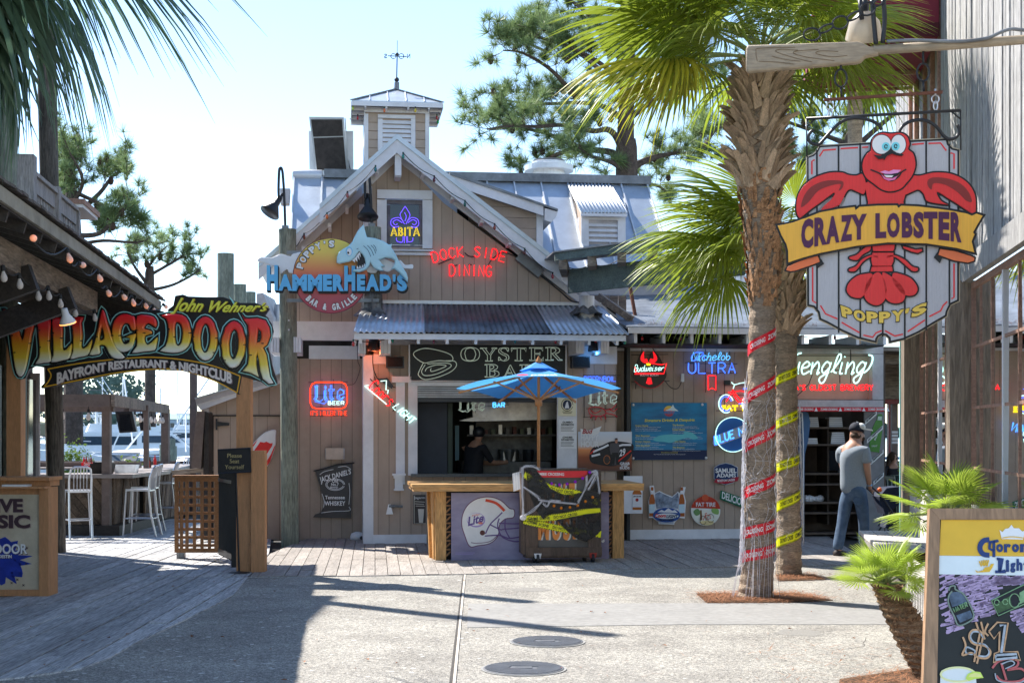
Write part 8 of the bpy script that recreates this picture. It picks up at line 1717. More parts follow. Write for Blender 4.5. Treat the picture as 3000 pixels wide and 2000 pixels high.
# big palm whose crown hangs over the upper left corner
YD=10.6;D0=pw(-370,1700,YD);pd=T('fan_palm','big palm outside the frame whose blue green fronds hang over the plaza','palm tree',F0,(D0.x,YD,0),'fan palms by the bar')
_,PD_=trunk(pd,[(0,0,0,.2),(0,0,3,.18),(0,0,5.0,.2),(0,0,5.7,.12)],M_ptr,16);rs=random.Random(19)
zt_=pw(0,-370,YD).z
for i in range(7):bigd.put(pd,(0,0,zt_),i*137.5+60,80-i*9+rs.uniform(-5,5),rs.uniform(.9,1.05),i,0,rs.uniform(-15,15))
for az,el,sc,ro in((8,12,1.1,10),(-12,0,1.05,-20),(25,-6,1.0,25),(-30,-14,1.0,0),(2,-26,.95,-10),(14,-38,.9,10),(-20,-44,.85,5),(30,-30,.9,-25),(-4,26,1.1,0),(-50,-30,.9,20),(-75,-35,.9,0),(50,-25,.9,0)):bigd.put(pd,(0,0,zt_),az,el,sc,int(az),0,ro)
# small fan palms at the bench
sml=Leaves(4,[M_leafb],R=.40,pet=.36,nseg=26,droop=.05,petd=.12,spread=105,wid=.8,tipdroop=.08)
M_ptr2=mat('shaggy_palm_trunk',(.42,.26,.14),rough=.95,var=.5,scale=8,bump=1.,stretch=(1,1,4),grain=.6)
def small_palm(name_lab,base,crown,r0,r1,n,sc,seed,M_b=None):
 t=T('dwarf_fan_palm',name_lab,'palm',F0,tuple(base),'dwarf fan palms at the bench');rs=random.Random(seed);d=Vector(crown)-Vector(base)
 _,P=trunk(t,[(0,0,0,r0*.8),(d.x*.25,d.y*.25,d.z*.3,r0),(d.x*.7,d.y*.7,d.z*.7,(r0+r1)/2),(d.x,d.y,d.z,r1)],M_ptr2,16,ringy=.02)
 b=MB()
 for i in range(620):
  u=rs.random();q=P[int(u*(len(P)-1))];a=rs.random()*2*pi;o_=Vector((cos(a),sin(a),0));c=Vector((q[0],q[1],q[2]))+o_*q[3]*.97;tg=Vector((-sin(a),cos(a),0));w_=rs.uniform(.008,.022);tip=o_*rs.uniform(.012,.035)+Vector((0,0,rs.uniform(.01,.05)))+tg*rs.uniform(-.03,.03);b.add([c-tg*w_,c+tg*w_,c+tip],[(0,1,2)])
 b.obj('fibre',M_ptr2,t,kind='stuff')
 for i in range(n):sml.put(t,tuple(d),i*137.5+rs.uniform(-15,15),78-i*(80/n)+rs.uniform(-8,8),sc*rs.uniform(.85,1.12),i,0,rs.uniform(-35,35))
 return t
yb_=9.7;small_palm('leaning dwarf palm with a shaggy brown trunk in front of the bench',(pw(2735,1268,yb_).x,yb_,0),(pw(2622,1712,yb_).x,yb_+.25,pw(2620,1722,yb_).z),.145,.095,24,.46,5)
yc_=11.6;small_palm('dwarf palm above the chalkboard, growing in the planter gap',(pw(2795,1268,yc_).x-.02,yc_,0),(pw(2778,1500,yc_).x,yc_,pw(2778,1508,yc_).z),.12,.09,26,.66,9)
# pine straw beds
def straw(lab,pts,n,seed):
 b=MB();rs=random.Random(seed);xs=[q.x for q in pts];ys=[q.y for q in pts]
 def inside(x,y):
  c=False
  for i in range(len(pts)):
   a,d=pts[i],pts[i-1]
   if(a.y>y)!=(d.y>y)and x<(d.x-a.x)*(y-a.y)/(d.y-a.y)+a.x:c=not c
  return c
 k=0
 while k<n:
  x,y=rs.uniform(min(xs)-.12,max(xs)+.12),rs.uniform(min(ys)-.12,max(ys)+.12)
  if not inside(x,y)and rs.random()>.05:continue
  k+=1;a=rs.random()*2*pi;L_=rs.uniform(.05,.13);d=Vector((cos(a),sin(a),rs.uniform(-.05,.25)))*L_;q=Vector((x,y,rs.uniform(.005,.03)));nn=Vector((-d.y,d.x,0)).normalized()*.0028;b.add([q-nn,q+nn,q+d+nn*.3,q+d-nn*.3],[(0,1,2,3)])
 b.obj('pine_straw',M_straw,None,kind='stuff')['label']=lab
 MB().prism([Vector((q.x,q.y,.0))for q in pts],(0,0,.006)).obj('planting_bed',mat('bed_soil',(.10,.055,.03),rough=.95,var=.5,scale=20,bump=.5),None,kind='structure')
straw('rust coloured pine straw round the front palm',[G(2040,1738),G(2330,1736),G(2440,1758),G(2300,1766),G(2072,1767)],3800,1);straw('pine straw round the rear palm',[G(2275,1684),G(2385,1682),G(2420,1698),G(2280,1702)],1100,2);straw('pine straw in the near right bed',[G(2800,1940),G(3100,1900),G(3100,2100),G(2440,2100),G(2460,1990)],4200,3)
# tape and cobwebs on the palms
def spiral(t,P,A,z_list,m,words,mw,wid,a_front,nm,clock=1):
 for(z0,z1,a0,a1)in z_list:
  def f3(u,v,e=0.):
   z=z0+(z1-z0)*u;q=min(P,key=lambda p_:abs(p_[2]-z));a=radians(a0+(a1-a0)*u);r=q[3]*1.035+.004+e;return Vector((q[0]+r*cos(a),q[1]+r*sin(a),z+wid*(v-.5)))
  b=MB();n=18
  for i in range(n+1):b.v+=[tuple(f3(i/n,0)),tuple(f3(i/n,1))]
  for i in range(n):j=i*2;b.f.append((j,j+2,j+3,j+1))
  b.obj(nm,m,t)
  k=len(words); 
  for i,wd in enumerate(words):u0=.18+i*.40;u1=u0+.34;txt3(t,nm+'_lettering',wd,lambda u,v:f3(u0+(u1-u0)*u,.3+.42*v,.003),mw,bold=.02)
  if m is YT:
   b=MB()
   for i in range(44):
    for v0,v1 in((0,.13),(.87,1)):b.add([f3(i/44,v0,.002),f3((i+.45)/44,v0,.002),f3((i+.75)/44,v1,.002),f3((i+.3)/44,v1,.002)],[(0,1,2,3)])
   b.obj(nm+'_stripes',mw,t,kind='stuff')
tA=T('zombie_tape','red ZOMBIE CROSSING tape wound round the front palm','tape',F0,(A0.x,YA,0));rr3=[]
for y0,y1 in((1030,965),(1175,1100),(1315,1245),(1450,1390),(1565,1528),(1632,1600)):rr3.append((pw(0,y0,YA).z,pw(0,y1,YA).z,175,365))
spiral(tA,PA,A0,rr3,RT,['CROSSING','ZOMBIE'],WHT,.115,270,'red_tape')
tB=T('crime_tape','yellow DO NOT CROSS tape wound round the rear palm','tape',F0,(B0.x,YB,0));rr4=[]
for y0,y1 in((1118,1080),(1245,1205),(1370,1338),(1485,1440),(1590,1550)):rr4.append((pw(0,y0,YB).z,pw(0,y1,YB).z,190,360))
spiral(tB,PB,B0,rr4,YT,['DO NOT CROSS','CRIME SCENE'],BLK,.12,270,'yellow_tape')
def web(lab,P,pos,z0,z1,n,seed,side):
 t=T('cobweb_decoration',lab,'decoration',F0,pos,'cobwebs on the palms');b=MB();rs=random.Random(seed);sheet=MB()
 f3=lambda a,z,e:(lambda q:Vector((q[0]+(q[3]+e)*cos(a),q[1]+(q[3]+e)*sin(a),z)))(min(P,key=lambda p_:abs(p_[2]-z)))
 for i in range(n):
  a=radians(rs.uniform(175,365));z=rs.uniform(z0,z1);a2=a+rs.gauss(0,.6);z2=max(z0,min(z1,z+rs.gauss(0,.28)));m_=8;sag=rs.uniform(0,.03)
  b.tube([f3(a+(a2-a)*k/m_+.12*sin(k*1.3+i),z+(z2-z)*k/m_,.02+sag*sin(pi*k/m_))for k in range(m_+1)],rs.uniform(.0006,.0022),3)
 for i in range(int(n*1.1)):      # stretched bunches down the left edge
  a=radians(rs.gauss(*side));z=rs.uniform(z0,z1-.2);b.tube([f3(a+.1*sin(k+i),z+k*.05,.015+.02*rs.random())for k in range(rs.randint(4,10))],rs.uniform(.0015,.0045),3)
 b.obj('strands',M_web,t,kind='stuff');return t,f3
zA0,zA1=.02,pw(0,1150,YA).z
tw,f3=web('white cobweb stretched over the front palm trunk',PA,(A0.x,YA,0),.25,zA1,110,4,(188,9))
b=MB();rs=random.Random(6)
for i in range(26):a=radians(rs.uniform(185,350));s_=f3(a,rs.uniform(.45,.7),.01);e_=Vector((s_.x*1.35-.10*(rs.random()),s_.y*1.3,.01));b.tube([s_,s_.lerp(e_,.5)+Vector((0,0,.01)),e_],rs.uniform(.001,.003),3)
b.obj('guy_strands',M_web,tw,kind='stuff')
web('white cobweb stretched over the rear palm trunk',PB,(B0.x,YB,0),.35,pw(0,1205,YB).z,60,14,(350,9))
# shrub by the tiki bar
def bush(lab,c,r,n,m,seed,cat='shrub',name='shrub'):
 t=T(name,lab,cat,F0,c);rs=random.Random(seed);b=MB()
 for i in range(n):
  v=Vector((rs.gauss(0,1),rs.gauss(0,1),rs.gauss(0,1))).normalized()*rs.uniform(.4,1)*(1+.25*sin(i));q=Vector((v.x*r[0],v.y*r[1],r[2]+v.z*r[2]));s_=rs.uniform(.03,.07);d=Vector((rs.uniform(-1,1),rs.uniform(-1,1),rs.uniform(-.5,1))).normalized()*s_;e_=d.cross(Vector((rs.random(),rs.random(),rs.random()))).normalized()*s_*.4;b.add([q-d,q+e_,q+d,q-e_],[(0,1,2,3)])
 b.obj('foliage',m,t,kind='stuff');MB().tube([(0,0,0),(.02,0,r[2]*1.5)],.03).obj('stem',M_beam,t);return t
M_bush=mat('yellow_green_leaf',(.16,.24,.04),rough=.5,var=.4,scale=8,bump=0,transl=.4,rnd=.1)
bush('yellow green shrub growing beside the round pole',at(205,33,0),(.55,.4,.75),1500,M_bush,3);bush('small leafy twig in front of the pale blue boat',at(385,31,.6),(.35,.2,.3),160,M_bush,4)

# ------------------------------------------------------------ pines
M_need=mat('pine_needles',(.13,.22,.09),rough=.5,var=.4,scale=1.2,bump=0,transl=.38,col2=(.36,.47,.19));M_bark=mat('pine_bark',(.115,.085,.07),rough=.95,var=.4,scale=7,bump=.9,grain=.4);M_cone=mat('pine_cone',(.06,.035,.025),rough=.9)
CONE=mk(MB().ball((0,0,0),.10,6,(.8,.8,1.2)),'cone',M_cone)
def pine(lab,base,px,Y,limbs,seed,trunkpts,tuft=.5,nn=52,fill=1.0,den=1.7):
 """limbs: lists of photo pixels with depth offsets; tufts grow along and at the ends of the limbs"""
 t=T('pine_tree',lab,'pine tree',F0,(base[0],Y,base[1]),'pines behind the buildings');rs=random.Random(seed);A=Vector((base[0],Y,base[1]));W3=lambda x,y,d=0:pw(x,y,Y)*1.0-A+Vector((0,d,0))
 tp=[W3(x,y)for x,y,r in trunkpts];MB().tube([Vector(q)for q in catm([tuple(v)for v in tp],4)],[catm([(r,0)for x,y,r in trunkpts],4)[i][0]for i in range(len(catm([(r,0)for x,y,r in trunkpts],4)))],10).obj('trunk',M_bark,t)
 br=MB();cr=MB();cn=[]
 def tuft_at(c,d,s):
  d=Vector(d).normalized()
  for k in range(nn):
   v=Vector((rs.gauss(0,1),rs.gauss(0,1),rs.gauss(0,1))).normalized();v=(v+d*.55+Vector((0,0,.25))).normalized()*s*rs.uniform(.55,1.);w_=v.cross(Vector((rs.random()-.5,rs.random()-.5,rs.random()-.5)));w_=w_.normalized()*s*.019 if w_.length>0 else Vector((s*.02,0,0));cr.add([c-w_,c+w_,c+v],[(0,1,2)])
 def sub(p0,dv,L_,depth):
  d=Vector(dv).normalized();P=[p0];c=Vector(p0);n=4
  for i in range(n):d=(d+Vector((rs.gauss(0,.22),rs.gauss(0,.22),rs.gauss(.10,.2)))).normalized();c=c+d*L_/n;P.append(Vector(c))
  br.tube(P,[max(.008,.014*L_*(1-i/(n+1)))for i in range(n+1)],4)
  tuft_at(P[-1],d,tuft*rs.uniform(.8,1.15)); 
  if rs.random()<.8:tuft_at(P[-2],d,tuft*rs.uniform(.7,1.))
  if rs.random()<.06:cn.append(P[-1]-Vector((0,0,.1)))
  if depth>0:
   for i in range(1,n+1):
    if rs.random()<.8*fill:v=d+Vector((rs.gauss(0,.8),rs.gauss(0,.8),rs.gauss(.15,.5)));sub(P[i],v,L_*rs.uniform(.45,.75),depth-1)
 for lb_ in limbs:
  pts=lb_[0];r0=lb_[1];dp=lb_[2]if len(lb_)>2 else rs.uniform(-1.5,1.5);cnt=int(den*(lb_[3]if len(lb_)>3 else 7))
  P=[W3(x,y,dp*i/(len(pts)-1))for i,(x,y)in enumerate(pts)];Q=[Vector(q)for q in catm([tuple(v)for v in P],5)];br.tube(Q,[max(.02,r0*(1-.8*i/len(Q)))for i in range(len(Q))],6);m_=len(Q)
  for k in range(cnt):
   i=int(m_*(.3+.68*(k+rs.random()*.6)/cnt));i=min(m_-1,i);d=Q[min(i+1,m_-1)]-Q[max(i-1,0)];v=d.normalized()+Vector((rs.gauss(0,.6),rs.gauss(0,.9),rs.gauss(.2,.6)));sub(Q[i],v,rs.uniform(.6,1.3)*tuft*1.5,1)
 br.obj('branches',M_bark,t);cr.obj('crown',M_need,t)
 for q in cn:inst(CONE,'cone',t,q)
 return t,len(cr.f)
tot=0
cB2=cc(1400,0,.5102)
L2=lambda*p:cB2(*p)
limbs=[(L2((850,990),(790,880),(680,850),(560,840),(440,870),(330,940),(200,990)),.13,1,9),(L2((860,990),(930,930),(1040,880),(1160,850),(1300,840)),.13,1,9),(L2((850,960),(800,820),(740,770),(650,790),(500,770),(330,790),(180,800),(60,830)),.11,-2,11),(L2((850,700),(790,640),(700,580),(560,555),(400,550),(250,530),(120,500)),.10,1.5,10),(L2((850,700),(930,640),(1030,580),(1130,480),(1200,400)),.10,-1,8),(L2((855,600),(800,480),(700,400),(560,340),(400,300),(250,280)),.09,-1.5,10),(L2((855,600),(870,450),(840,300),(760,180),(640,90),(480,40)),.09,1,9),(L2((700,400),(560,250),(420,130),(380,30)),.07,2,7),(L2((560,840),(400,740),(240,680),(60,660)),.08,2,9),(L2((1100,530),(1250,510),(1400,510)),.06,0,5),(L2((850,990),(760,960),(640,950),(560,930)),.08,-2,5),(L2((560,555),(420,440),(260,380),(150,400)),.07,-2,8),(L2((860,980),(960,1020),(1080,1030),(1150,1080)),.08,2,5),(L2((1300,840),(1400,700),(1500,640)),.06,2,5),(L2((400,300),(250,200),(230,120)),.05,1,4),(L2((850,300),(980,200),(1150,120),(1300,60)),.08,1,6),(L2((640,90),(520,-40),(400,-120)),.06,1,4)]
_,k=pine('large pine spreading behind the metal roof',(pw(1838,520,40).x,0),1838,40,limbs,3,[(1836,1500,.34),(1836,520,.32),(1832,420,.26),(1836,300,.22),(1840,150,.2),(1830,-20,.14)],tuft=.44,nn=52,den=1.7);tot+=k
_,k=pine('pine seen through and above the lobster sign frame',(pw(2560,700,42).x,0),2560,42,[([(2530,560),(2480,430),(2520,330),(2560,240)],.14,1,9),([(2520,420),(2600,350),(2680,300),(2740,270)],.09,-1,7),([(2500,430),(2400,380),(2300,330),(2280,250)],.09,1,8),([(2530,300),(2440,260),(2330,200)],.08,-2,7),([(2540,560),(2640,500),(2700,430)],.08,0,6),([(2500,500),(2400,460),(2330,420)],.07,1,6),([(2530,260),(2620,180),(2700,120)],.07,1,6)],8,[(2560,1300,.3),(2540,600,.28),(2490,440,.22),(2540,300,.15),(2560,180,.08)],tuft=.44,nn=62);tot+=k
_,k=pine('rounded pine behind the left balcony',(pw(215,700,36).x,0),215,36,[([(212,690),(205,580),(212,480),(230,450)],.10,0,10),([(212,640),(280,560),(310,500),(330,480)],.08,1,9),([(215,690),(300,690),(360,650),(410,600)],.08,-1,9),([(215,720),(290,700),(380,700),(410,680)],.06,1,6),([(212,600),(260,540),(240,470)],.07,-1,8),([(210,620),(170,560),(165,480)],.06,1,6),([(212,560),(300,600),(380,640)],.07,0,8)],12,[(215,1300,.24),(213,700,.22),(207,560,.12),(215,470,.06)],tuft=.38,nn=46,den=1.15);tot+=k
_,k=pine('small pine top above the arch sign lettering',(pw(430,900,40).x,0),430,40,[([(440,860),(430,800),(450,760),(490,720)],.07,0,6),([(440,850),(500,830),(560,790),(565,770)],.06,1,6),([(430,830),(410,790),(400,750)],.06,-1,5),([(450,800),(520,760),(540,745)],.05,0,4)],22,[(440,1250,.16),(440,860,.12),(445,780,.05)],tuft=.38,nn=46,den=1.15);tot+=k
for(px,Y,h,r,lab)in((300,300,17,8,'distant broad tree across the marina behind the near canopy post'),(262,320,9,10,'lower distant tree at the left of the marina'),(325,310,15,6,'distant tree touching the near canopy post')):
 t=T('distant_tree',lab,'tree',F0,at(px,Y,-1),'trees across the marina');rs=random.Random(px);b=MB()
 for i in range(1100):v=Vector((rs.gauss(0,1),rs.gauss(0,.6),rs.gauss(0,1))).normalized()*rs.uniform(.5,1.);q=Vector((v.x*r*(1+.3*sin(v.z*5)),v.y*r*.5,h*.62+v.z*h*.36));s_=rs.uniform(.4,.9);b.add([q,q+Vector((s_,0,s_*.3)),q+Vector((0,0,s_))],[(0,1,2)])
 b.obj('crown',mat('distant_leaf',(.10,.15,.12),rough=.9),t);MB().tube([(0,0,0),(0,0,h*.6)],.4,6).obj('trunk',M_bark,t)
print('needles',tot)
# ------------------------------------------------------------ doorway with shelves, passage to the water
sh_=T('shelf_unit','dark open shelves with folded linens in the doorway beside the bar','shelves',FB,(FB.L(2440,1600,.6).x,.5,0));M_shw=mat('shelf_wood',(.10,.07,.05),rough=.7,var=.3,bump=.2)
def bs(name,x0,x1,w0,w1,z0,z1,m):return MB().box(x0-sh_.A.x,x1-sh_.A.x,w0-.5,w1-.5,z0,z1).obj(name,m,sh_)
X0,X1=FB.L(2345,1300,.5).x,FB.L(2532,1300,.5).x;X2=FB.L(2590,1300,.5).x
bs('back',X0,X1,1.1,1.15,0,2.9,M_shw);bs('side',X0-.04,X0,.5,1.1,0,2.9,M_shw)
for y in(1250,1300,1385,1416,1470,1500,1560):z=FB.L(2440,y,.5).z;bs('shelf',X0,X1,.55,1.1,z-.03,z,M_shw)
for x in(2430,2430):bs('divider',FB.L(x,0,.5).x,FB.L(x,0,.5).x+.03,.6,1.1,.2,1.9,M_shw)
for(px,y,n)in((2378,1230,5),(2448,1230,5),(2455,1288,6),(2375,1284,3)):
 t=T('linen_stack',{2378:'white folded stack on the upper left shelf',2448:'white folded stack on the upper right shelf',2455:'large folded stack on the second shelf',2375:'small heap on the second shelf'}[px],'linens',FB,(FB.L(px,y,.7).x,.7,FB.L(px,1250 if y<1240 else 1300,.5).z))
 for i in range(n):MB().box(-.12+i*.004,.12-i*.004,0,.2,i*.032,i*.032+.028).obj('cloth',M_trim,t)
t=T('plastic_bags','crumpled white bags on the low shelf','bags',FB,(FB.L(2385,1450,.7).x,.7,FB.L(2385,1470,.5).z));rs=random.Random(2)
for i in range(5):MB().ball((-.12+i*.06,.05,.04),.06,7,(1.2,1,.7+rs.random()*.4)).obj('bag',M_trim,t)
t=T('monitor','black monitor on the middle shelf','monitor',FB,(FB.L(2470,1385,.7).x,.65,FB.L(2470,1385,.5).z));MB().box(-.25,.25,0,.05,.04,.36).obj('screen',mat('dark_glass',(.02,.02,.02)),t);MB().box(-.1,.1,0,.12,0,.04).obj('foot',M_black,t)
bw=T('longboard','blue edged board standing beside the doorway shelves','board',FB,(FB.L(2355,1570,.45).x,.4,0));cplate(bw,'board',[[(2338,1225),(2345,1208),(2356,1202),(2368,1210),(2374,1235),(2368,1290),(2358,1330),(2354,1560),(2338,1560)]],paint('35506e'),dw=.0,thick=.05);ptube(bw,'edge',[[(2336,1205),(2350,1210),(2353,1300),(2354,1575)]],M_trim,.012,dw=-.02)
pn2=T('beer_bottle_panel','grey board with a green beer bottle and no trespassing tape','sign',FB,(X1+.2,.42,0));rect(pn2,'panel',2532,1206,2590,1600,mat('grey_board',(.24,.23,.225),rough=.7),w=.42,dw=0,thick=.04)
k=.1913;cT=cc(2450,1180,k)
cplate(pn2,'bottle',[cT('s',(640,175),(705,178),(700,260),(708,320),(705,420),(660,740),(640,755),(510,735),(502,700),(545,430),(600,290),(625,250))],mat('bottle_green_print',(.05,.22,.03),rough=.25,var=.3,scale=3,bump=0),dw=-.012,thick=.012)
poly(pn2,'label',cT((640,205),(700,205),(695,265),(632,262)),paint('9aa89a'),dw=-.016,thick=.004);txt(pn2,'lettering','LIGHT',cT(545,645,630,670),WHT,dw=-.016);txt(pn2,'lettering','BEER',quad4(cT,(580,560),(620,470),(640,480),(600,575)),WHT,dw=-.016)
tt=T('trespass_tape','white NO TRESPASSING tape crossing the green bottle board','tape',FB,(X1+.2,.42,0))
for P in(((445,300),(620,150)),((470,590),(715,370)),((490,950),(725,740)),((570,1230),(730,1090))):
 (xa,ya),(xb,yb)=P;poly(tt,'tape',cT((xa,ya-30),(xb,yb-30),(xb,yb+30),(xa,ya+30)),paint('b8b8b4'),dw=-.022,thick=.004);txt(tt,'tape_lettering','NO TRESPASSING',quad4(cT,(xa+20,ya-35),(xb-15,yb-12),(xb-15,yb+16),(xa+20,ya-2)),BLK,dw=-.026,bold=.03)
zt2=T('zombie_tape','red ZOMBIE CROSSING tape strung under the doorway header','tape',FB,(FB.L(2450,1198,.08).x,.08,FB.L(2450,1198,.08).z));rect(zt2,'red_tape',2330,1192,2590,1205,RT,dw=0,thick=.005)
for x0 in(2333,2404,2473,2543):txt(zt2,'lettering','ZOMBIE CROSSING',(x0,1195,x0+50,1202),WHT,dw=-.004,bold=.02);poly(zt2,'triangle',[(x0+53,1204),(x0+58,1193),(x0+63,1204)],WHT,dw=-.004,thick=.003)
# passage shell
xp0=X2+.02;ps=T('covered_passage','dark covered passage leading to the waterside tables','passage',FB,(xp0,.5,0))
def pb_(name,x0,x1,w0,w1,z0,z1,m):return MB().box(x0-xp0,x1-xp0,w0-.5,w1-.5,z0,z1).obj(name,m,ps)
pb_('side_wall',X0-.1,X0-.05,.4,8,0,3.0,M_shw);pb_('side_wall',xp0-.04,xp0,.5,5.5,0,3.0,M_shw);pb_('end_wall',X0,xp0,1.2,1.3,0,3.0,M_shw)
pb_('ceiling',X0-.1,xp0+3.6,.36,8.2,2.98,3.05,M_beam)
for i in range(8):pb_('joist',xp0,xp0+3.2,1+i,1.08+i,2.8,2.97,M_beam)
M_redp=mat('red_painted_wood',(.22,.02,.025),rough=.5)
pb_('valance',xp0-.6,xp0+3.8,5.8,5.9,2.35,2.95,M_beam);pb_('red_beam',xp0-.6,xp0+3.8,5.9,5.98,2.25,2.35,M_redp)
xq=lambda px,w:FB.L(px,1200,w).x
pb_('red_post',xq(2604,6),xq(2609,6),6,6.1,0,2.3,M_redp);pb_('plank_post',xq(2614,6.2),xq(2631,6.2),6.2,6.4,0,2.5,M_brown)
for y in(1262,1272,1282,1292):a_=FB.L(2615,y,6.15);c_=FB.L(2631,y+7,6.15);pb_('small_plate',a_.x,c_.x,6.15,6.19,c_.z,a_.z,M_trim)
pb_('blue_rail',xp0-.5,xp0+3.8,7.0,7.1,FB.L(2620,1345,7).z,FB.L(2620,1338,7).z,paint('1f5a9a'));pb_('low_wall',xp0-.5,xp0+3.8,7.1,7.15,0,FB.L(2620,1350,7).z,M_brown)
for i in range(8):q=(xp0+.0+(i%3)*.25,6.05,2.4+.12*(i//3));pb_('paper_note',q[0],q[0]+.18,5.75,5.79,q[2],q[2]+.09,paint('8a8378'))
boards([(-.5,.0),(2.6,.0),(2.6,7.5),(-.5,7.5)],.15,.008,'plank',M_deck2,ps,ang=90,thick=.03,to3=lambda x,y:(x,y-.1,-.02),vec=(0,0,.025),rng=random.Random(4))
# cafe chairs, dark green
M_cg=mat('dark_green_plastic',(.012,.035,.03),rough=.3)
def cchair():
 t=T('cafe_chair','x','chair',FB,(0,0,0),'dark green chairs in the passage');MB().box(-.24,.24,-.24,.24,.42,.45).obj('seat',M_cg,t)
 for sx in(-.22,.22):
  MB().tube([(sx,-.22,.42),(sx,-.25,0)],.02).obj('leg',M_cg,t);MB().tube([(sx,.22,0),(sx,.22,.45),(sx,.28,.9)],.02).obj('leg',M_cg,t);MB().beam((sx,-.2,.66),(sx,.25,.66),.04,.03).obj('armrest',M_cg,t)
 MB().box(-.22,.22,.26,.29,.84,.9).obj('back_rail',M_cg,t); 
 for i in range(5):MB().beam((-.16+.08*i,.23,.46),(-.16+.08*i,.27,.86),.03,.015,up=(0,1,0)).obj('back_slat',M_cg,t)
 return t.o
c0_=cchair()
for i,(px,w,rz,lab)in enumerate(((2612,2.6,10,'dark green chair nearest in the passage, back to the plaza'),(2640,3.1,-15,'dark green chair beside the nearest one, close to the end post'),(2618,4.0,190,'dark green chair across the table from the nearest one'))):
 o=c0_ if i==0 else copytree(c0_);o.location=FB.W(Vector((FB.L(px,1400,w).x,w,0)));o.rotation_euler=(0,0,FB.a+radians(rz));o['label']=lab

# ------------------------------------------------------------ people
def skin(name,joints,edges,m,parent,sub=2,root=0):
 """joints: {name:(x,y,z,rx,ry)}; one continuous surface grown over the skeleton"""
 keys=list(joints);me=bpy.data.meshes.new(name);me.from_pydata([joints[k][:3]for k in keys],[(keys.index(a),keys.index(b))for a,b in edges],[]);ob=bpy.data.objects.new(name,me);COL.objects.link(ob)
 md=ob.modifiers.new('s','SKIN');sv=me.skin_vertices[0].data
 for i,k in enumerate(keys):r=joints[k];sv[i].radius=(r[3],r[4]if len(r)>4 else r[3]);sv[i].use_root=(i==root)
 s2=ob.modifiers.new('d','SUBSURF');s2.levels=sub;s2.render_levels=sub;bpy.context.view_layer.update()
 nm=bpy.data.meshes.new_from_object(ob.evaluated_get(bpy.context.evaluated_depsgraph_get()));bpy.data.objects.remove(ob);nm.materials.clear();nm.materials.append(m);nm.polygons.foreach_set('use_smooth',[True]*len(nm.polygons))
 o=bpy.data.objects.new(name,nm);COL.objects.link(o);o.parent=parent.o;return o
M_skin=mat('skin',(.45,.24,.16),rough=.5,var=.08,scale=8,bump=.02);M_shirt=mat('heather_grey_shirt',(.27,.31,.35),rough=.9,var=.10,scale=60,bump=.05);M_jean=mat('denim',(.045,.085,.16),rough=.85,var=.25,scale=6,bump=.2,col2=(.11,.17,.26));M_hair=mat('short_hair',(.06,.035,.02),rough=.8)
YM=19.3;X_m=(2490-1500)/F*YM
mn=T('person','man in grey t-shirt, jeans and cap pushing a stroller into the passage','person',F0,(X_m,YM,0))
J={'pelvis':(.045,0,.90,.115,.095),'belly':(.045,0,1.06,.12,.10),'chest':(.04,.0,1.30,.17,.125),'collar':(.045,.01,1.45,.10,.09),'neck':(.075,.03,1.545,.062,.062),'skull_base':(.10,.055,1.62,.078,.08),'crown':(.105,.06,1.71,.088,.092),'top':(.10,.055,1.775,.05,.05),'face':(.165,.07,1.635,.055,.06),'nose':(.215,.085,1.655,.016,.016),'chin':(.185,.07,1.585,.03,.032),
 'shR':(.175,-.125,1.43,.07),'elR':(.215,-.10,1.16,.048),'wrR':(.265,.0,.96,.033),'haR':(.285,.03,.90,.034,.022),'shL':(-.10,.15,1.43,.07),'elL':(-.03,.22,1.16,.048),'wrL':(.12,.28,.98,.033),'haL':(.18,.30,.95,.034,.022),
 'hiR':(.12,-.07,.85,.085),'knR':(.20,.04,.48,.065),'anR':(.23,.16,.12,.045),'toR':(.32,.22,.04,.035),'hiL':(-.02,.07,.85,.085),'knL':(-.09,.03,.48,.065),'anL':(-.185,-.05,.11,.045),'toL':(-.10,.01,.035,.035)}
E=[('pelvis','belly'),('belly','chest'),('chest','collar'),('collar','neck'),('neck','skull_base'),('skull_base','crown'),('crown','top'),('skull_base','face'),('face','nose'),('face','chin'),('collar','shR'),('shR','elR'),('elR','wrR'),('wrR','haR'),('collar','shL'),('shL','elL'),('elL','wrL'),('wrL','haL'),('pelvis','hiR'),('hiR','knR'),('knR','anR'),('anR','toR'),('pelvis','hiL'),('hiL','knL'),('knL','anL'),('anL','toL')]
body=skin('body',J,E,M_skin,mn)
def fingers(hx,d,nm):
 for k,(l,off)in enumerate(((.07,-.03),(.08,-.01),(.075,.012),(.06,.03))):
  s_=Vector(hx)+Vector((off*.3,off,-.01));m_=s_+Vector(d)*l*.5;e_=m_+Vector((.01,0,-.03));MB().tube([s_,m_,e_],[.010,.009,.007],6).obj('finger',M_skin,body,smooth=True)
 s_=Vector(hx)+Vector((0,-.02,.0));MB().tube([s_,s_+Vector((.02,-.025,-.01)),s_+Vector((.045,-.02,-.02))],[.012,.011,.008],6).obj('thumb',M_skin,body,smooth=True)
fingers((.285,.03,.90),(.7,.5,-.3),'R');fingers((.18,.30,.95),(.8,.3,-.3),'L')
sc_=lambda k,a,b=None,dz=0:(J[k][0],J[k][1],J[k][2]+dz,J[k][3]*a,(J[k][4]if len(J[k])>4 else J[k][3])*(b or a))
SJ={'hem':(.045,0,.81,.205,.18),'belly':(.045,0,1.03,.19,.155),'chest':sc_('chest',1.12),'collar':sc_('collar',1.12,dz=.0),'neckhole':(.06,.02,1.50,.075,.075),'shR':sc_('shR',1.18),'slR':(.20,-.12,1.25,.078),'shL':sc_('shL',1.18),'slL':(-.065,.18,1.25,.075)}
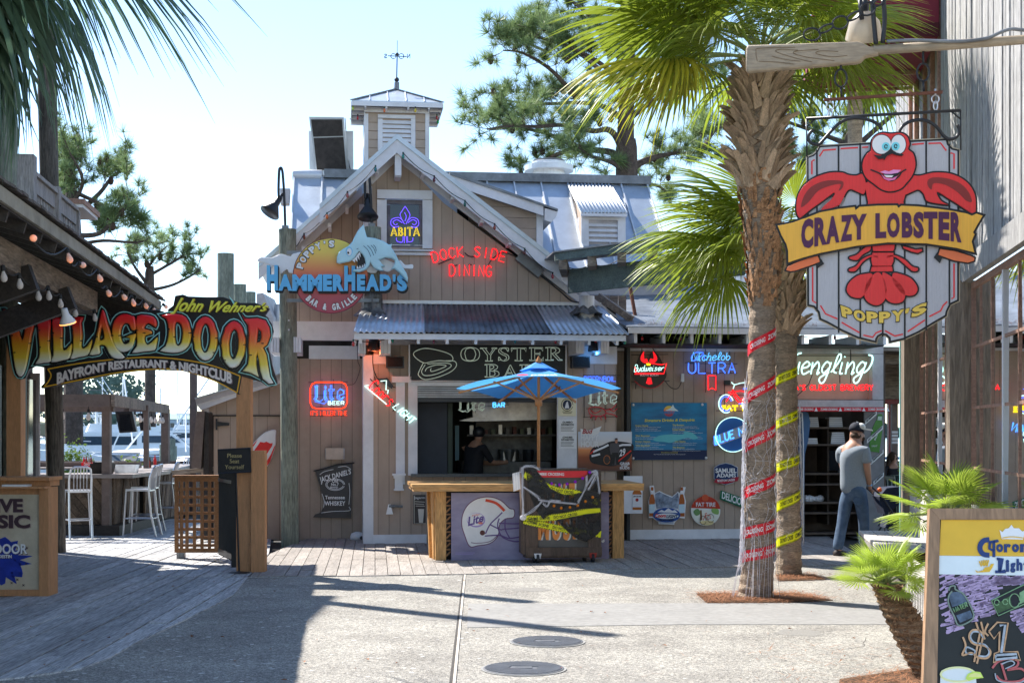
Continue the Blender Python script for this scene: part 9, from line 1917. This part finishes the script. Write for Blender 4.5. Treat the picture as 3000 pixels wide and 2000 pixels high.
skin('shirt',SJ,[('hem','belly'),('belly','chest'),('chest','collar'),('collar','neckhole'),('collar','shR'),('shR','slR'),('collar','shL'),('shL','slL')],M_shirt,mn)
JJ={'waist':(.045,0,.98,.155,.13),'pelvis':(.045,0,.88,.165,.14),'hiR':sc_('hiR',1.35),'knR':sc_('knR',1.22),'hemR':(.23,.155,.09,.075),'hiL':sc_('hiL',1.35),'knL':sc_('knL',1.22),'hemL':(-.185,-.045,.07,.078)}
skin('jeans',JJ,[('waist','pelvis'),('pelvis','hiR'),('hiR','knR'),('knR','hemR'),('pelvis','hiL'),('hiL','knL'),('knL','hemL')],M_jean,mn)
for a,b_ in(('anR','toR'),('anL','toL')):A_,B_=Vector(J[a][:3]),Vector(J[b_][:3]);MB().tube([A_+Vector((-.03,-.03,-.07)),A_.lerp(B_,.5)+Vector((0,0,-.02)),B_+Vector((.04,.03,0))],[.045,.05,.032],10).obj('shoe',mat('shoe_dark',(.04,.03,.03)),mn,smooth=True)
R=Euler((radians(-8),radians(10),0)).to_matrix()
MB().lathe([(.098,0),(.104,.03),(.095,.08),(.06,.115),(.01,.13)],(.10,.055,1.69),20,R).obj('cap_back',mat('cap_navy',(.012,.016,.03),rough=.8),mn,smooth=True)
MB().ball((.15,.035,1.752),.072,14,(1,1.05,.8)).obj('cap_front',mat('cap_white',(.75,.73,.66),rough=.8),mn,smooth=True);MB().prism([(.13,.0,1.765),(.205,.09,1.74),(.15,.15,1.74),(.105,.09,1.79),(.09,.03,1.80)],(.01,.01,.03)).obj('cap_front',mat('cap_white',(.55,.53,.47),rough=.8),mn)
MB().prism([(.18,-.03,1.72),(.30,.0,1.70),(.325,.06,1.695),(.30,.11,1.70),(.18,.11,1.725)],(0,0,.02)).obj('cap_brim',mat('cap_white',(.5,.5,.5)),mn)
MB().ball((.115,-.03,1.655),.026,8,(.7,.5,1.1)).obj('ear',M_skin,mn,smooth=True);MB().ball((.18,.065,1.595),.05,10,(.9,.9,.75)).obj('beard',M_hair,mn,smooth=True);MB().ball((.085,.03,1.63),.078,12,(1,1,.7)).obj('hair',M_hair,mn,smooth=True)
MB().lathe([(.037,-.012),(.038,.012)],(.265,.0,.965),12).obj('wristband',paint('4a8ab0'),mn)
b=MB();b.prism([(.02,-.145,.80),(.14,-.145,.79),(.14,-.145,.72),(.08,-.148,.69),(.02,-.145,.73)],(0,.02,0));b.obj('back_pocket',M_jean,mn)
# stroller
st=T('stroller','dark blue stroller being pushed ahead of the man','stroller',F0,(X_m+.62,YM+.28,0));M_nav=mat('navy_fabric',(.012,.02,.045),rough=.8,var=.3,bump=.1)
for s_ in(-.2,.2):
 MB().tube([(-.30,s_,.93),(-.15,s_,.80),(.15,s_,.30),(.28,s_,.09)],.013).obj('frame_tube',M_black,st);MB().tube([(-.25,s_,.09),(.05,s_,.55),(.2,s_,.75)],.012).obj('frame_tube',M_black,st)
 for x in(-.25,.28):MB().lathe([(.08,-.02),(.09,-.012),(.09,.012),(.08,.02)],(x,s_,.09),14,Matrix.Rotation(pi/2,3,'X')).obj('wheel',M_black,st)
MB().tube([(-.30,-.2,.93),(-.34,0,.95),(-.30,.2,.93)],.016).obj('handle',M_black,st);MB().prism([(-.12,-.19,.38),(.2,-.19,.35),(.28,-.19,.5),(-.05,-.19,.55)],(0,.38,0)).obj('seat',M_nav,st)
MB().prism([(-.2,-.2,.80),(-.1,-.2,.92),(.08,-.2,.94),(.26,-.2,.82),(.30,-.2,.66),(.1,-.2,.72),(-.12,-.2,.56)],(0,.4,0)).obj('hood',M_nav,st);MB().box(-.25,.15,-.15,.15,.16,.3).obj('basket',paint('1f3f70'),st);MB().lathe([(.03,0),(.034,.02),(.02,.04)],(-.2,-.2,.9),10,Matrix.Rotation(pi/2,3,'X')).obj('knob',paint('d0582a'),st)
# seated woman in the passage, cook in the kitchen
Pw=FB.W(Vector((FB.L(2616,1400,5.6).x,5.6,0)));wm=T('person','seated woman with long dark hair at a table by the water','person',F0,tuple(Pw));M_dk=mat('dark_clothes',(.02,.02,.025),rough=.9)
WJ={'pelvis':(0,0,.50,.15,.13),'chest':(0,.02,.86,.14,.10),'collar':(0,.02,1.0,.08,.07),'neck':(.01,0,1.09,.045),'skull':(.02,-.01,1.18,.075,.085),'top':(.02,0,1.26,.05),'face':(.06,-.04,1.17,.045),'sR':(.15,0,.97,.05),'eR':(.2,-.1,.78,.038),'wR':(.12,-.25,.76,.03),'hR':(.08,-.3,.76,.03),'sL':(-.15,0,.97,.05),'eL':(-.2,-.08,.78,.038),'wL':(-.08,-.25,.76,.03),'hL':(-.04,-.3,.76,.03),'kR':(.1,-.42,.48,.07),'aR':(.1,-.45,.1,.045),'kL':(-.1,-.42,.48,.07),'aL':(-.1,-.45,.1,.045)}
WE=[('pelvis','chest'),('chest','collar'),('collar','neck'),('neck','skull'),('skull','top'),('skull','face'),('collar','sR'),('sR','eR'),('eR','wR'),('wR','hR'),('collar','sL'),('sL','eL'),('eL','wL'),('wL','hL'),('pelvis','kR'),('kR','aR'),('pelvis','kL'),('kL','aL')]
skin('body',WJ,WE,M_skin,wm);skin('clothes',{k:(v[0],v[1],v[2],v[3]*1.12,(v[4]if len(v)>4 else v[3])*1.12)for k,v in WJ.items()if k in('pelvis','chest','collar','sR','eR','sL','eL','kR','aR','kL','aL')},[e for e in WE if all(q in('pelvis','chest','collar','sR','eR','sL','eL','kR','aR','kL','aL')for q in e)],M_dk,wm)
MB().ball((.0,.03,1.19),.105,12,(1,1,1.1)).obj('hair',M_hair,wm,smooth=True);MB().tube([(-.06,.02,1.2),(-.09,.0,1.05),(-.1,-.01,.88)],[.06,.05,.03],8).obj('hair_lock',M_hair,wm,smooth=True);MB().tube([(.03,.06,1.2),(.05,.08,1.05),(.06,.07,.88)],[.06,.055,.03],8).obj('hair_lock',M_hair,wm,smooth=True)
ckp=FB.W(Vector((FB.L(1385,1390,.9).x,.95,0)));ck=T('person','cook in dark clothes bending over the range inside the kitchen','person',F0,tuple(ckp))
CJ={'pelvis':(0,0,.95,.16,.13),'chest':(.02,.02,1.32,.17,.12),'collar':(.05,.02,1.47,.09,.08),'neck':(.08,.02,1.55,.05),'skull':(.11,.03,1.64,.08,.09),'top':(.11,.03,1.73,.05),'sR':(.17,-.08,1.44,.06),'eR':(.32,-.02,1.2,.045),'wR':(.5,.1,1.2,.035),'hR':(.57,.12,1.22,.035),'sL':(-.1,.15,1.42,.06),'eL':(.1,.3,1.2,.045),'wL':(.35,.3,1.18,.035),'hL':(.42,.3,1.2,.035),'kR':(.08,-.03,.5,.08),'aR':(.08,0,.08,.06),'kL':(-.1,.03,.5,.08),'aL':(-.1,.02,.08,.06)}
CE=[('pelvis','chest'),('chest','collar'),('collar','neck'),('neck','skull'),('skull','top'),('collar','sR'),('sR','eR'),('eR','wR'),('wR','hR'),('collar','sL'),('sL','eL'),('eL','wL'),('wL','hL'),('pelvis','kR'),('kR','aR'),('pelvis','kL'),('kL','aL')]
cbod=skin('body',CJ,CE,M_skin,ck);skin('clothes',{k:(v[0],v[1],v[2],v[3]*1.14,(v[4]if len(v)>4 else v[3])*1.14)for k,v in CJ.items()if k not in('neck','skull','top','wR','hR','wL','hL')},[e for e in CE if not set(e)&{'neck','skull','top','wR','hR','wL','hL'}],M_dk,ck);MB().ball((.10,.03,1.68),.10,12).obj('cap',M_black,ck,smooth=True)

# ------------------------------------------------------------ coloured bulbs, porch beam, roof things
def cbulbs(lab,pts,cols,wv=None,up=False,seed=1,span=True,r=.022):
 t=T('holiday_lights',lab,'string lights',FB,FB.L(pts[0][0],pts[0][1],pts[0][2]));rs=random.Random(seed);Q=[]
 for i,(px,py,w)in enumerate(pts):
  q=FB.L(px,py,w)-t.A;Q.append(q);MB().lathe([(.012,0),(.014,.03)],q,7).obj('socket',M_sock if i%2 else mat('green_socket',(.01,.07,.05),rough=.5),t);MB().ball(q-Vector((0,0,.035)),r,8,(1,1,1.7)).obj('bulb',mat('bulb_'+cols[i%len(cols)],'#'+cols[i%len(cols)],rough=.12,bump=0,spec=.8),t,smooth=True)
 if span:
  b=MB()
  for a,c in zip(Q,Q[1:]):b.tube([a.lerp(c,k/6)-Vector((0,0,.05*sin(pi*k/6)-.02))for k in range(7)],.006,4)
  b.obj('cord',M_sock,t)
 return t
CO=['a01a1a','0f7a5a','701040','c06010','107a80','b02030']
cbulbs('coloured bulbs along the right rake of the gable',[(1181,452,-.6),(1272,520,-.6),(1362,592,-.6),(1449,660,-.6),(1537,732,-.6),(1619,803,-.6)],['0f7a70','5a1030','0f5a50','8a3018','4a1020','a03040']);cbulbs('coloured bulbs along the left rake of the gable',[(1100,490,-.6),(1018,566,-.6),(958,628,-.6),(891,688,.3),(845,745,.3)],['0f6a70','a05050','d06010','6a2a10','5a2010'])
cbulbs('coloured bulbs under the corrugated awning',[(1035,1000,-1.4),(1150,990,-1.3),(1271,992,-1.3),(1392,990,-1.3),(1509,992,-1.3),(1628,992,-1.3),(1745,990,-1.3),(1831,995,-1.3)],CO,seed=2);cbulbs('coloured bulbs under the low eave to the right',[(1881,985,-.5),(1993,985,-.5),(2108,985,-.5),(2230,985,-.5),(2332,985,-.5),(2446,982,-.5)],['a01a1a','8a1030','0f7a80','8a1a1a'],seed=3)
cbulbs('coloured bulbs under the cupola eave',[(1034,312,3.3),(1048,340,3.6),(1126,318,3.2),(1217,318,3.2),(1280,340,3.6),(1283,352,3.8)],['a8c040','b01020','d06018','c8b030','a01020','20a050'],seed=4,span=False);cbulbs('coloured bulbs under the grey porch beam',[(1655,785,-.75),(1733,778,-.85),(1812,766,-.95)],['80c030','b03060','c03070'],seed=5)
# porch roof over the passage side
po=T('porch_roof','grey green porch roof corner resting on a tarred stub post','porch',FB,FB.L(1700,858,-.7));Pp=lambda px,py,Y:po.w(((px-1500)/F*Y,Y,CH-(py-HZ)/F*Y))
M_gg=mat('grey_green_beam',(.13,.165,.15),rough=.75,var=.25,scale=2,bump=.3,stretch=(.4,3,3),grain=.3)
Ya,Yb=20.7,18.3;zt_,zb_=pw(1667,793,Ya).z,pw(1667,858,Ya).z;A_=pw(1667,800,Ya);B_=pw(2185,800,Yb)
def hb(z0,z1,A_,B_,m,nm,th=.12,off=Vector((0,0,0))):MB().prism([po.w(Vector((A_.x,A_.y,z0))+off),po.w(Vector((B_.x,B_.y,z0))+off),po.w(Vector((B_.x,B_.y,z1))+off),po.w(Vector((A_.x,A_.y,z1))+off)],(0,th,0)).obj(nm,m,po)
hb(zb_,zt_+.02,A_,B_,M_gg,'beam',.12);zr1=pw(1625,770,Ya-.3).z;A2=pw(1625,760,Ya-.35);B2=pw(2185,700,Yb-.5)
hb(zt_+.10,zt_+.21,A2,B2,M_gg,'fascia',.04);hb(zt_+.215,zt_+.235,A2+Vector((-.02,-.02,0)),B2,M_metald,'roof_sheet',1.6)
for i in range(6):u=i/6;q=A2.lerp(B2,u+.05);a_=Vector((q.x,q.y+.04,zt_+.04));MB().beam(po.w(a_),po.w(a_+Vector((.1,1.3,0))),.12,.14).obj('rafter',M_beam,po)
a_=FB.L(1724,872,-.75);c_=FB.L(1724,905,-.75);MB().tube([po.w(FB.W(Vector((a_.x,-.6,c_.z-.15)))),po.w(FB.W(Vector((a_.x,-.6,zb_))))],.115,18).obj('stub_post',M_trim,po);b=MB();b.tube([(0,0,-.05),(0,0,.0),(0,0,.06)],[.24,.18,.125],20);q=po.w(FB.W(Vector((a_.x,-.6,c_.z-.02))));b.v=[(x*(1+.14*sin(7*atan2(y,x)))+q.x,y*(1+.14*sin(5*atan2(y,x)))+q.y,z+.02*sin(5*atan2(y,x))+q.z)for x,y,z in b.v];b.obj('tar_collar',mat('roofing_tar',(.01,.01,.01)),po)
MB().beam(po.w(FB.W(FB.L(1652,800,-.3))),po.w(FB.W(FB.L(1700,858,-.5))),.05,.05).obj('brace',M_trimd,po);MB().beam(po.w(FB.W(FB.L(1755,868,.1))),po.w(FB.W(FB.L(1850,935,-.3))),.08,.10).obj('brace',M_beam,po)
boards([(FB.L(1760,0,.4).x,FB.L(0,935,.4).z),(FB.L(1835,0,.4).x,FB.L(0,935,.4).z),(FB.L(1835,0,.4).x,FB.L(0,845,.4).z),(FB.L(1720,0,.4).x,FB.L(0,845,.4).z)],.14,.01,'rear_board',M_beam,po,ang=90,to3=lambda x,y:tuple(po.w(FB.W(Vector((x,.4,y))))),vec=(0,.03,0))
MB().beam(po.w(FB.W(FB.L(1845,835,.3))),po.w(FB.W(FB.L(1862,930,.1))),.05,.03).obj('rusty_strip',M_rust,po)
# weathervane, duct, vent
c=bar.p(1162,262,cym);wv_=T('weathervane','iron weathervane with reversed N and S letters above the cupola','weathervane',FB,tuple(c));wp=lambda x,y:wv_.fr.L(700+x*.3826,100+y*.3826,wv_.A[1])-wv_.A
MB().tube([(0,0,-.02),wp(1209,370)],[.05,.045],10).obj('base_tube',M_metald,wv_);MB().ball(wp(1208,350),.045,12).obj('ball',M_black,wv_);MB().tube([wp(1208,345),wp(1212,145)],.012,6).obj('rod',M_black,wv_);MB().tube([wp(1212,145),wp(1213,50)],.005,5).obj('tip',M_black,wv_);MB().tube([wp(1140,168),wp(1285,174)],.008,5).obj('cross_bar',M_black,wv_)
for x in(1182,1243):q=wp(x,170);MB().tube([q+Vector((.045*cos(a*pi/8),0,.045*sin(a*pi/8)))for a in range(16)],.007,4,closed=True).obj('ring',M_black,wv_)
MB().ball(wp(1212,155),.03,8).obj('hub',M_black,wv_)
for s_,x0,x1 in(('S',1134,1112),('N',1312,1288)):vs,fs=glyphs(s_,.02);MB().add([wp(x0+(x1-x0)*u,186-34*v)+Vector((0,0,0))for u,v in vs]+[wp(x0+(x1-x0)*u,186-34*v)+Vector((0,.01,0))for u,v in vs],fs+[tuple(i+len(vs)for i in f)for f in fs]).obj('letter',M_black,wv_)
wd_=4.4;dk=T('exhaust_duct','boxy kitchen exhaust with a tilted dark filter face on the roof','exhaust duct',FB,FB.L(970,505,wd_));dp=lambda x,y,w=wd_:dk.p(700+x*.3826,100+y*.3826,w=w)
MB().prism([dp(535,742),dp(875,742),dp(878,1060),dp(540,1060)],(0,.9,0)).obj('housing',M_metall,dk)
for P,m,d in(((540,668),(804,672),(832,1062),(592,1062)),M_metal,-.12),:MB().prism([dp(*q)+Vector((0,d-(.25 if q[1]<800 else 0),0))for q in P],(0,.1,0)).obj('filter_frame',m,dk)
for P in(((556,690),(790,690),(798,806),(572,812)),((574,822),(800,814),(822,1050),(598,1052))):MB().prism([dp(*q)+Vector((0,-.135-(.25 if q[1]<700 else .25*(1062-q[1])/390),0))for q in P],(0,.01,0)).obj('filter',mat('greasy_filter',(.035,.03,.028),rough=.6,var=.5,scale=10,bump=.4),dk)
MB().prism([dp(804,672)+Vector((.01,-.3,0)),dp(804,672)+Vector((.01,.3,0)),dp(832,1062)+Vector((.01,.3,0)),dp(832,1062)+Vector((.01,-.1,0))],(.02,0,0)).obj('cheek',M_metal,dk)
MB().box(dp(828,925).x,dp(845,972).x,-.1,-.04,dp(828,972).z,dp(828,925).z).obj('junction_box',M_metall,dk);MB().tube([dp(838,972),dp(845,1010),dp(860,1060)],.012).obj('cable',M_metald,dk)
rv=T('roof_vent','low round white exhaust vent behind the ridge','vent',FB,FB.L(1608,518,5.6));MB().lathe([(.30,0),(.30,.12),(.47,.12),(.47,.22),(.33,.25),(.33,.29),(.28,.31)],(0,0,-.02),28).obj('housing',M_metall,rv);MB().lathe([(.30,.305),(.31,.33),(.1,.345)],(0,0,-.02),24).obj('cap',M_metald,rv)
t=T('wall_box','pale metal box fixed to the left end of the main roof','utility box',FB,FB.L(838,575,3.2));MB().prism([t.p(820,552),t.p(850,552),t.p(847,596),t.p(822,596)],(0,.3,0)).obj('box',M_trimd,t)
